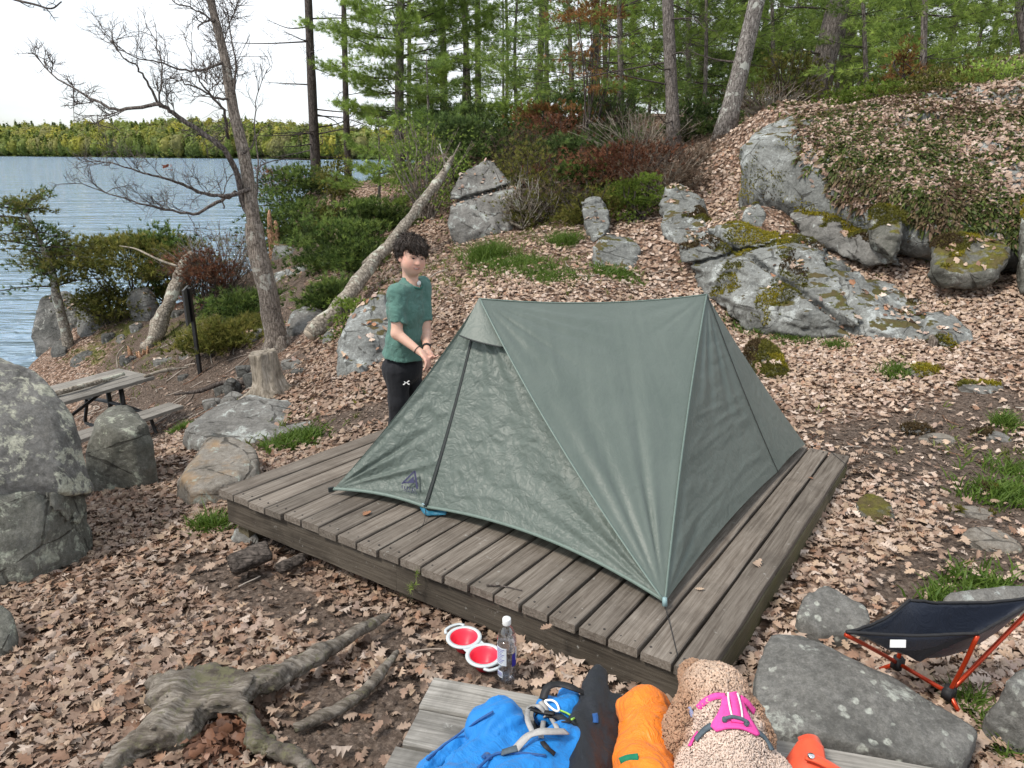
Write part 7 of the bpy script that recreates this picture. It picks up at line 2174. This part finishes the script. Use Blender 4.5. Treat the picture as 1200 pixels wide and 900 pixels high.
def copy_tree(src, loc, rz, s, label, group):
    r = src.copy(); COL.objects.link(r); r.location = loc; r.rotation_euler = (0, 0, rz); r.scale = (s, s, s); r['label'] = label
    if group: r['group'] = group
    for ch in src.children:
        c = ch.copy(); COL.objects.link(c); c.parent = r
    return r
def gp_(u, v, Y):
    p = at(u, v, Y); p[2] = float(tz(p[0], p[1])); return p
def up_to(u, Y, z, base): return A(at(u, 100, Y)[0], Y, z)

def tree_px(name, label, u0, Y, u1, r, Htot, **k):
    """trunk that passes through pixel column u0 at its base and u1 at the top of the frame"""
    b0 = gp_(u0, 160, Y)
    q = at(u1, 0, Y + .1); d = (q - b0) / (q[2] - b0[2])
    return pine(name, label, b0, b0 + d * Htot, r, **k)
# two nearly bare pines by the lake
tree_px('pine_tree', 'tall dark pine trunk with bare side branches over the lake', 362, 21, 362, .17, 13, bark='darkbark', cb=.62, R=2.4, dead=30, deadL=2.3, deadrange=(.12, .55), seed=2, dens=7)
tree_px('pine_tree', 'slimmer bare pine trunk right of the tall lakeside pine', 404, 22, 404, .10, 12, bark='darkbark', cb=.6, R=1.8, dead=20, deadL=1.1, deadrange=(.1, .55), seed=3, dens=7)
tree_px('pine_tree', 'airy green white pine left of the wooded hill', 468, 19.5, 470, .13, 9.5, bark='pinebark', cb=.10, R=2.3, seed=4, dens=46, col='light', gap=.05, nb=8, tuft=(.16, .009, 22), nw=22)
# near trunks on the hill
tree_px('pine_tree', 'grey pine trunk with long dead side branches above the brown brush', 793, 14.0, 783, .125, 9, bark='pinebark', cb=.40, R=2.2, dead=10, deadL=2.6, deadrange=(.05, .36), seed=5, dens=11, col='pine')
tree_px('birch_tree', 'crooked lichen spotted trunk left of the thick grey pine', 848, 13.2, 886, .165, 9, bark='lichbark', cb=.50, R=1.8, dead=5, deadL=1.3, seed=6, dens=9, bend=-.012)
tree_px('pine_tree', 'thick straight grey pine trunk behind the bulging rock face', 944, 15.2, 976, .22, 12, bark='pinebark', cb=.42, R=2.3, dead=9, deadL=1.2, deadrange=(.04, .35), seed=7, dens=9)
tree_px('young_pine', 'young soft needled pine growing on the fern bank', 1070, 12.4, 1085, .055, 3.0, bark='pinebark', cb=.06, R=1.75, seed=8, dens=40, col='light', gap=.08, nb=7, tuft=(.12, .011, 12))
tree_px('young_pine', 'bushy young pine at the top right corner', 1190, 13.0, 1195, .07, 5.0, bark='pinebark', cb=.1, R=1.6, seed=9, dens=37, col='pine', gap=.15, nb=6)
tree_px('young_pine', 'small soft pine right of the thick grey trunk', 1010, 15.0, 1012, .05, 3.6, bark='pinebark', cb=.05, R=1.5, seed=10, dens=37, col='pine', gap=.12, nb=6)
tree_px('young_pine', 'broad green pine sapling between the lichen trunk and grey trunk', 905, 17.5, 905, .06, 4.4, bark='pinebark', cb=.05, R=2.4, seed=11, dens=29, col='light', gap=.15, nb=6)
tree_px('young_pine', 'light green pine sapling left of the lichen spotted trunk', 825, 16.0, 827, .05, 4.2, bark='pinebark', cb=.04, R=2.3, seed=12, dens=31, col='light', gap=.15, nb=6)
tree_px('young_pine', 'wide feathery pine over the dark root hollow', 725, 16.5, 725, .08, 5.4, bark='pinebark', cb=.06, R=3.0, seed=13, dens=31, col='pine', gap=.15, nb=6)
tree_px('young_pine', 'bright feathery pine on the hill crest above the rust bush', 668, 18.5, 668, .07, 5.2, bark='pinebark', cb=.08, R=2.8, seed=14, dens=29, col='light', gap=.15, nb=6)
tree_px('young_pine', 'pale green pine sapling in front of the distant trunks', 605, 20.5, 606, .06, 4.0, bark='pinebark', cb=.12, R=1.7, seed=15, dens=27, col='light', gap=.2, nb=6)
tree_px('young_pine', 'slim green pine sapling at the left of the distant trunks', 545, 20.0, 546, .06, 4.4, bark='pinebark', cb=.15, R=1.5, seed=16, dens=27, col='pine', gap=.2, nb=6)
tree_px('young_pine', 'soft rounded pine bush beside the airy white pine', 440, 15.5, 441, .04, 1.9, bark='pinebark', cb=.0, R=1.15, seed=17, dens=71, col='light', gap=.05, nb=7, tuft=(.11, .010, 12))
tree_px('young_pine', 'spreading pine sapling above the leaning grey log', 500, 16.5, 500, .05, 2.5, bark='pinebark', cb=.02, R=1.35, seed=18, dens=50, col='pine', gap=.1, nb=6)
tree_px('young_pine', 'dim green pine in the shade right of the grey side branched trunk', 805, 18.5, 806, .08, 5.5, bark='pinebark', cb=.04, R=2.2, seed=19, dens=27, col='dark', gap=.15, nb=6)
# wood behind the hill: tall trunks, two prototypes copied
G = 'tall pines of the background wood'
L_bg = 'tall slender pine of the wood behind the hill'
pr1 = pine('pine_tree', L_bg, gp_(560, 150, 30), gp_(560, 150, 30) + A(.1, 0, 14), .135, 'darkbark', cb=.28, R=2.4, seed=41, dens=8, tuft=(.22, .015, 12), dead=14, deadL=1.2, deadrange=(.05, .4), group=G, col='pine', gap=.3)
pr2 = pine('pine_tree', L_bg, gp_(640, 150, 34), gp_(640, 150, 34) + A(-.15, 0, 15), .115, 'darkbark', cb=.22, R=2.3, seed=42, dens=8, tuft=(.22, .015, 12), dead=12, deadL=1.0, deadrange=(.04, .35), group=G, col='pine', gap=.3)
pr3 = pine('pine_tree', L_bg, gp_(980, 120, 28), gp_(980, 120, 28) + A(.1, 0, 13), .12, 'darkbark', cb=.14, R=2.5, seed=43, dens=9, tuft=(.22, .015, 12), dead=8, deadL=1.0, deadrange=(.03, .3), group=G, col='pine', gap=.25)
rb = np.random.default_rng(77)
spots = [(516, 27), (543, 25), (592, 38), (628, 24), (690, 26), (706, 33), (740, 28), (815, 25), (862, 22), (885, 27), (900, 34), (938, 30), (990, 22), (1008, 30), (1060, 24), (1095, 28), (1150, 27), (1185, 24), (1230, 26), (480, 36)]
for k, (u, Y) in enumerate(spots):
    s = (pr1, pr2, pr3)[k % 3 if u < 800 else (2 if k % 2 else k % 3)]
    copy_tree(s, gp_(u, 150, Y), rb.uniform(0, 6.28), rb.uniform(.8, 1.2), L_bg, G)
# understorey saplings between the trunks
G2 = 'green saplings under the background wood'; L2 = 'small green pine sapling under the tall background pines'
q1 = pine('pine_sapling', L2, gp_(760, 150, 22), gp_(760, 150, 22) + A(0, 0, 4.2), .05, 'pinebark', cb=.04, R=2.5, seed=51, dens=24, tuft=(.17, .011, 15), group=G2, col='light', gap=.12, nb=6)
q2 = pine('pine_sapling', L2, gp_(870, 150, 21), gp_(870, 150, 21) + A(0, 0, 3.6), .05, 'pinebark', cb=.04, R=2.4, seed=52, dens=24, tuft=(.17, .011, 15), group=G2, col='pine', gap=.12, nb=6)
for k, (u, Y) in enumerate([(590, 26), (700, 23), (785, 21), (850, 24), (920, 20), (975, 18.5), (1000, 22), (1040, 19), (1100, 18), (1130, 20), (1165, 17), (1210, 18), (1060, 24), (940, 26), (655, 38), (720, 38), (790, 33), (830, 35), (865, 36), (905, 33), (960, 36), (770, 44)]):
    copy_tree((q1, q2)[k % 2], gp_(u, 150, Y), rb.uniform(0, 6.28), rb.uniform(.75, 1.3), L2, G2)

# -------- shrubs
def shrub(name, label, cat, c, rad, col, n=260, blade=(.09, .014, 9), seed=1, stems=9, spread=.5, upb=.55, bark='darkbark', clump=14, shell=.55, group=None, dead=0, lay=0.0):
    rgx = np.random.default_rng(seed); c = np.array(c, float); rad = np.array(rad, float)
    base = A(c[0], c[1], float(tz(c[0], c[1])))
    base[2] = min(base[2], c[2])
    o = thing(name, label, cat, base, group)
    clump = int(clump * 1.7); n = int(n * 2.0)
    cl = rgx.normal(size=(clump, 3)); cl = nrm(cl)
    cl = c + cl * rad * A(1.12, 1.1, 1.0) * rgx.uniform(shell * .8, .95, (clump, 1))
    gz_ = tz(cl[:, 0], cl[:, 1]); low = rgx.random(clump) < .4
    cl[:, 2] = np.where(low, gz_ + (cl[:, 2] - gz_) * rgx.uniform(.1, .8, clump), cl[:, 2]); cl[:, 2] = np.maximum(cl[:, 2], gz_ + .06)
    cr = Crown(); sb = MB()
    for k in range(clump):
        Q = sm([base + rgx.normal(0, .06, 3) * A(1, 1, 0), base * .45 + cl[k] * .55 + rgx.normal(0, .08, 3) - A(0, 0, .06), cl[k]], 4)
        if stems and k % max(1, clump // stems) == 0 or clump <= stems: sb.tube(Q, np.linspace(.022, .006, len(Q)), 5, cap=False, wob=.1)
        m = n // clump; s = rad * rgx.uniform(.24, .46)
        B = cl[k] + rgx.normal(size=(m, 3)) * s * A(1, 1, .55 - lay * .3)
        out = nrm((B - c) / rad)
        D = nrm(out * .7 + A(0, 0, upb))
        V, F = blades(B, D, blade[2], blade[0], blade[1], spread, rgx)
        cc = pick(col, m, rgx) * rgx.uniform(.55, 1.45)
        cr.add(V, F, np.repeat(cc, blade[2] * 3, 0))
    for k in range(dead):
        e = c + nrm(rgx.normal(size=3) * A(1, 1, .4) + A(0, 0, .7)) * rad * rgx.uniform(.9, 1.4)
        Q = sm([base + rgx.normal(0, .08, 3) * A(1, 1, 0), (base + e) / 2 + rgx.normal(0, .06, 3), e], 4); sb.tube(Q, np.linspace(.012, .004, len(Q)), 5, cap=False); twigs(sb, Q, .0035, rgx, 3, .25, 1)
    if sb.n: setp(sb.build('stems', M[bark], o), kind='stuff')
    cr.build('foliage', o)
    return o
J = (.10, .018, 12)
def shp(u, v, Y): return at(u, v, Y)
shrub('juniper', 'dark juniper at the base of the tall lakeside pine', 'shrub', shp(345, 222, 18.5), (.75, .8, .65), 'juniper', 900, J, 101, lay=.5)
shrub('juniper', 'wide dark juniper right of the broken snag', 'shrub', shp(352, 252, 16.5), (.85, .8, .55), 'juniper', 1000, J, 102, lay=.5)
shrub('juniper', 'green juniper mound left of the leaning log', 'shrub', shp(400, 292, 13.2), (.78, .7, .48), 'juniper', 1200, J, 103, lay=.5)
shrub('juniper', 'low juniper spreading beneath the leaning log', 'shrub', shp(438, 258, 14.4), (.7, .6, .4), 'juniper', 900, J, 104, lay=.5)
shrub('juniper', 'small juniper sprays above the fallen log', 'shrub', shp(392, 345, 11.0), (.4, .4, .2), 'juniper', 350, J, 105, lay=.6)
shrub('juniper', 'low spreading juniper right of the sign post', 'shrub', shp(268, 396, 11.2), (.55, .55, .28), 'olive', 800, J, 106, lay=.7)
shrub('juniper', 'dark juniper ledge left of the leaning oak', 'shrub', shp(280, 355, 12.6), (.65, .5, .22), 'juniper', 600, J, 107, lay=.6)
shrub('juniper', 'broad olive juniper crowning the shore rocks', 'shrub', shp(150, 302, 15.0), (1.15, .9, .50), 'olive', 1500, J, 108, lay=.5)
shrub('juniper', 'bright green juniper top right of the shore thicket', 'shrub', shp(186, 288, 15.3), (.5, .5, .38), 'juniper', 600, J, 109, lay=.4)
shrub('moss_bush', 'yellow green bush hanging over the shore rock', 'shrub', shp(124, 350, 14.6), (.52, .4, .38), 'olive', 900, (.05, .014, 12), 110, lay=.2)
shrub('dead_bush', 'brown leafless thicket left of the leaning oak', 'shrub', shp(260, 300, 14.2), (1.0, .7, .50), 'brown', 500, (.12, .006, 8), 111, dead=50, bark='oakbark')
shrub('dead_bush', 'reddish dead juniper above the shore log', 'shrub', shp(235, 312, 13.8), (.5, .4, .35), 'red', 500, (.09, .010, 9), 112, dead=14)
shrub('dead_bush', 'reddish brush on the ridge by the lakeside pine', 'shrub', shp(320, 212, 19.5), (.6, .5, .35), 'red', 350, (.10, .012, 8), 113, dead=10)
shrub('cedar_shrub', 'yellowing cedar right of the tall lakeside pine', 'shrub', shp(393, 212, 16.0), (.3, .3, .5), 'olive', 450, (.07, .018, 10), 114)
shrub('juniper', 'olive bush over the pale cracked hillside rock', 'shrub', shp(618, 205, 12.8), (.55, .5, .55), 'olive', 900, (.07, .010, 11), 115, dead=20)
shrub('juniper', 'dark green bush on the hill above the cracked rock', 'shrub', shp(575, 160, 15.5), (.85, .6, .45), 'dark', 900, J, 116)
shrub('leafy_bush', 'bush with pale spring leaves at the upper end of the leaning log', 'shrub', shp(500, 185, 14.0), (.85, .5, .6), 'light', 600, (.045, .024, 6), 117, dead=26, bark='oakbark', spread=1.0)
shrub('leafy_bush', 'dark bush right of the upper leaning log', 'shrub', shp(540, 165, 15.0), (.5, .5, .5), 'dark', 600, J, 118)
shrub('young_bush', 'bright yellow green bush below the red brown thicket', 'shrub', shp(748, 222, 11.4), (.36, .3, .24), 'bright', 620, (.05, .010, 12), 119)
shrub('young_bush', 'green bush sprays over the half buried blue rock', 'shrub', shp(692, 238, 11.6), (.42, .35, .30), 'olive', 500, (.07, .011, 11), 120, dead=10)
shrub('dead_bush', 'rust red thicket on the slope above the blue rocks', 'shrub', shp(738, 192, 12.4), (.78, .5, .36), 'red', 850, (.08, .010, 10), 121, dead=34)
shrub('dead_bush', 'red brown dead conifer bush on the hill crest', 'shrub', shp(655, 152, 15.5), (.75, .5, .35), 'red', 700, (.09, .012, 9), 122, dead=16)
shrub('dead_bush', 'orange dead pine tip on the hill crest', 'shrub', shp(640, 134, 16.2), (.5, .35, .28), 'rust', 380, (.10, .012, 9), 123)
shrub('young_bush', 'fresh green pine bush beside the orange dead tip', 'shrub', shp(605, 135, 17.5), (.55, .5, .36), 'light', 650, (.10, .012, 11), 124)
shrub('dead_bush', 'grey tangle of dead twigs left of the grey trunk', 'shrub', shp(752, 155, 14.2), (1.1, .6, .42), 'brown', 160, (.12, .006, 6), 125, dead=70, bark='deadwood')
shrub('dead_bush', 'brown brush right of the blue white rock edge', 'shrub', shp(800, 190, 12.6), (.8, .5, .22), 'brown', 360, (.10, .008, 8), 126, dead=24, bark='deadwood')
shrub('dead_bush', 'bare upright stems beside the cracked hillside rock', 'shrub', shp(615, 250, 11.9), (.42, .35, .50), 'brown', 110, (.08, .006, 6), 127, dead=40, bark='driedlog', upb=1.2)
shrub('dead_bush', 'dark brown undergrowth below the red thicket', 'shrub', shp(655, 235, 12.4), (.65, .4, .35), 'brown', 520, (.08, .009, 9), 128, dead=20)
shrub('dead_bush', 'red needled dead branch in the wood right of the saplings', 'shrub', shp(1060, 78, 12.2), (.22, .2, .35), 'rust', 160, (.09, .010, 9), 129)
shrub('dead_bush', 'rusty dead pine bough hanging at the top of the wood', 'shrub', shp(690, 14, 15.0), (.55, .4, .22), 'rust', 300, (.10, .011, 10), 130)
shrub('juniper', 'small olive juniper beside the lichen spotted trunk', 'shrub', shp(925, 88, 14.2), (.5, .4, .4), 'olive', 420, (.08, .012, 10), 131, dead=12)
shrub('dead_bush', 'grey brush between the lichen trunk and the thick trunk', 'shrub', shp(900, 118, 13.6), (.75, .4, .3), 'brown', 160, (.1, .007, 7), 132, dead=40, bark='deadwood')
shrub('dark_hollow_bush', 'dark root mass in the hollow under the feathery pine', 'shrub', shp(722, 132, 15.2), (.42, .35, .36), 'dark', 300, (.12, .010, 9), 133, dead=30, bark='darkbark')
shrub('juniper', 'low green growth on the mossy slope beside the boy', 'shrub', shp(420, 300, 12.4), (.4, .4, .2), 'juniper', 320, J, 134, lay=.5)
shrub('young_bush', 'small yellow green plants along the steep rock face', 'shrub', shp(412, 362, 8.6), (.22, .2, .16), 'bright', 220, (.05, .012, 9), 135)
shrub('dead_bush', 'brown tangled brush below the orange dead tip', 'shrub', shp(600, 178, 14.8), (.8, .5, .35), 'brown', 420, (.10, .008, 8), 141, dead=30)
shrub('juniper', 'dark low juniper above the rust red thicket', 'shrub', shp(690, 168, 14.4), (.7, .5, .3), 'dark', 600, J, 142)
shrub('dead_bush', 'rusty low brush left of the half buried blue rock', 'shrub', shp(650, 200, 13.2), (.6, .4, .3), 'red', 520, (.08, .010, 10), 143, dead=20)
shrub('dead_bush', 'dry brown brush above the blue white rock face', 'shrub', shp(778, 205, 12.0), (.7, .4, .2), 'brown', 420, (.09, .008, 9), 144, dead=26, bark='deadwood')
shrub('juniper', 'olive low brush between the cracked rock and the thicket', 'shrub', shp(640, 245, 12.0), (.5, .4, .32), 'olive', 520, (.07, .011, 10), 145, dead=16)
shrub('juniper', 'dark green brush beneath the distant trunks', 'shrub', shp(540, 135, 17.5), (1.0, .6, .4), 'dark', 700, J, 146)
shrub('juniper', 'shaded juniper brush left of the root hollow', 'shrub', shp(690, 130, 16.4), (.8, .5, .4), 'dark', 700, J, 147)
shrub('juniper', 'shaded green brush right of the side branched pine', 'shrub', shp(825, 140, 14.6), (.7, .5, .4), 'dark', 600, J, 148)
shrub('low_bush', 'low green growth on the crest of the fern bank by the young pine', 'shrub', shp(1020, 116, 11.8), (.6, .4, .22), 'bright', 380, (.06, .014, 9), 151)
shrub('low_bush', 'olive low bush in the middle of the bank crest', 'shrub', shp(1115, 102, 11.3), (.7, .4, .2), 'olive', 420, (.06, .014, 9), 152)
shrub('low_bush', 'green low bush on the bank crest at the right edge', 'shrub', shp(1185, 92, 10.9), (.6, .4, .2), 'light', 380, (.06, .014, 9), 153)
shrub('juniper', 'green juniper patch within the rust red thicket', 'shrub', shp(690, 205, 12.6), (.42, .35, .3), 'juniper', 420, J, 154)
# leaning cedar at the shore
cb_ = at(82, 412, 14.2); ce = thing('cedar_tree', 'wind bent cedar leaning over the water at the left edge', 'tree', cb_)
b = MB(); tk = sm([cb_ - A(0, 0, .1), at(75, 380, 14.2), at(66, 345, 14.1), at(62, 322, 14.0), at(50, 290, 14.0), at(30, 250, 14.0), at(18, 238, 14.0)], 5); b.tube(tk, np.linspace(.11, .02, len(tk)), 9, wob=.2, seed=3); b.build('trunk', M['driedlog'], ce)
cr = Crown(); lb = MB(); rgx = np.random.default_rng(61)
for k in range(64):
    t = rgx.uniform(.38, 1); q = tk[int(t * (len(tk) - 1))]
    e = q + A(rgx.uniform(-1.25, 1.05) * (1.25 - .6 * t), rgx.uniform(-.7, .7), rgx.uniform(-.10, .30)) 
    Q = sm([q, (q + e) / 2 + A(0, 0, .05), e], 4); lb.tube(Q, np.linspace(.018, .004, len(Q)), 4, cap=False)
    m = 22; tt = rgx.uniform(.25, 1, m); ii = tt * (len(Q) - 1); i0 = np.minimum(ii.astype(int), len(Q) - 2)
    B = Q[i0] + rgx.normal(0, .085, (m, 3)) * A(1, 1, .6); V, F = blades(B, nrm(e - q + A(0, 0, .3)) + 0 * B, 9, .09, .016, .7, rgx)
    cr.add(V, F, np.repeat(pick('olive' if rgx.random() < .6 else 'juniper', m, rgx), 27, 0))
setp(lb.build('limbs', M['darkbark'], ce), kind='stuff'); cr.build('crown', ce)
# seedling at the deck rim
sd0 = gz(484, 690, .02); o = thing('pine_seedling', 'tiny green pine seedling in front of the deck rim', 'seedling', sd0)
cr = Crown(); P = np.tile(gz(484, 687, .10), (6, 1)) + rgx.normal(0, .008, (6, 3)); V, F = blades(P, nrm(rgx.normal(size=(6, 3))), 9, .035, .0022, .9, rgx); cr.add(V, F, np.repeat(pick('light', 6, rgx), 27, 0))
P = np.tile(gz(490, 672, .16), (5, 1)) + rgx.normal(0, .006, (5, 3)); V, F = blades(P, nrm(rgx.normal(size=(5, 3))), 8, .03, .0022, .9, rgx); cr.add(V, F, np.repeat(pick('bright', 5, rgx), 24, 0)); cr.build('needles', o)
b = MB(); b.tube(sm([sd0, gz(484, 687, .10), gz(490, 672, .16)], 4), .0022, 5); b.build('stem', M['darkbark'], o)
# ------------------------------------------------------------------ sky, sun, render
SUN = nrm(A(-0.50, -0.30, 0.80))
world = bpy.data.worlds.new('World'); sc.world = world; world.use_nodes = True
wt = world.node_tree; wt.nodes.clear()
def wn(typ): return wt.nodes.new(typ)
wo = wn('ShaderNodeOutputWorld'); bg = wn('ShaderNodeBackground'); sky = wn('ShaderNodeTexSky')
sky.sky_type = 'NISHITA'; sky.sun_disc = False
sky.sun_elevation = math.asin(SUN[2]); sky.sun_rotation = math.atan2(SUN[0], SUN[1])
tc = wn('ShaderNodeTexCoord'); mp = wn('ShaderNodeMapping'); mp.inputs['Scale'].default_value = (1.0, 1.0, 3.2)
wt.links.new(tc.outputs['Generated'], mp.inputs['Vector'])
ns = wn('ShaderNodeTexNoise'); ns.inputs['Scale'].default_value = 1.7; ns.inputs['Detail'].default_value = 6; ns.inputs['Roughness'].default_value = 0.55
wt.links.new(mp.outputs[0], ns.inputs['Vector'])
rp = wn('ShaderNodeValToRGB'); rp.color_ramp.elements[0].position = 0.36; rp.color_ramp.elements[0].color = (0.35, 0.35, 0.35, 1); rp.color_ramp.elements[1].position = 0.55; rp.color_ramp.elements[1].color = (0.97, 0.97, 0.97, 1)
wt.links.new(ns.outputs['Fac'], rp.inputs[0])
mx = wn('ShaderNodeMix'); mx.data_type = 'RGBA'
wt.links.new(rp.outputs[0], mx.inputs[0]); wt.links.new(sky.outputs[0], mx.inputs[6])
mx.inputs[7].default_value = (8.6, 9.0, 9.4, 1)
wt.links.new(mx.outputs[2], bg.inputs['Color']); bg.inputs['Strength'].default_value = 0.105
wt.links.new(bg.outputs[0], wo.inputs['Surface'])
sl = bpy.data.lights.new('sun', 'SUN'); sl.energy = 2.7; sl.angle = math.radians(11); sl.color = (1.0, 0.93, 0.83)
so = bpy.data.objects.new('sun', sl); COL.objects.link(so)
so.rotation_euler = Vector(SUN).to_track_quat('Z', 'Y').to_euler()
sc.view_settings.view_transform = 'Standard'; sc.view_settings.look = 'None'
sc.view_settings.exposure = 0.48; sc.view_settings.gamma = 1.0
try:
    sc.view_settings.use_curve_mapping = False
    sc.cycles.use_denoising = True
    sc.cycles.denoiser = 'OPENIMAGEDENOISE'
    sc.cycles.max_bounces = 8; sc.cycles.diffuse_bounces = 3; sc.cycles.glossy_bounces = 3; sc.cycles.transmission_bounces = 8; sc.cycles.transparent_max_bounces = 12
    sc.cycles.use_adaptive_sampling = True; sc.cycles.adaptive_threshold = 0.02
except Exception as e:
    print(e)
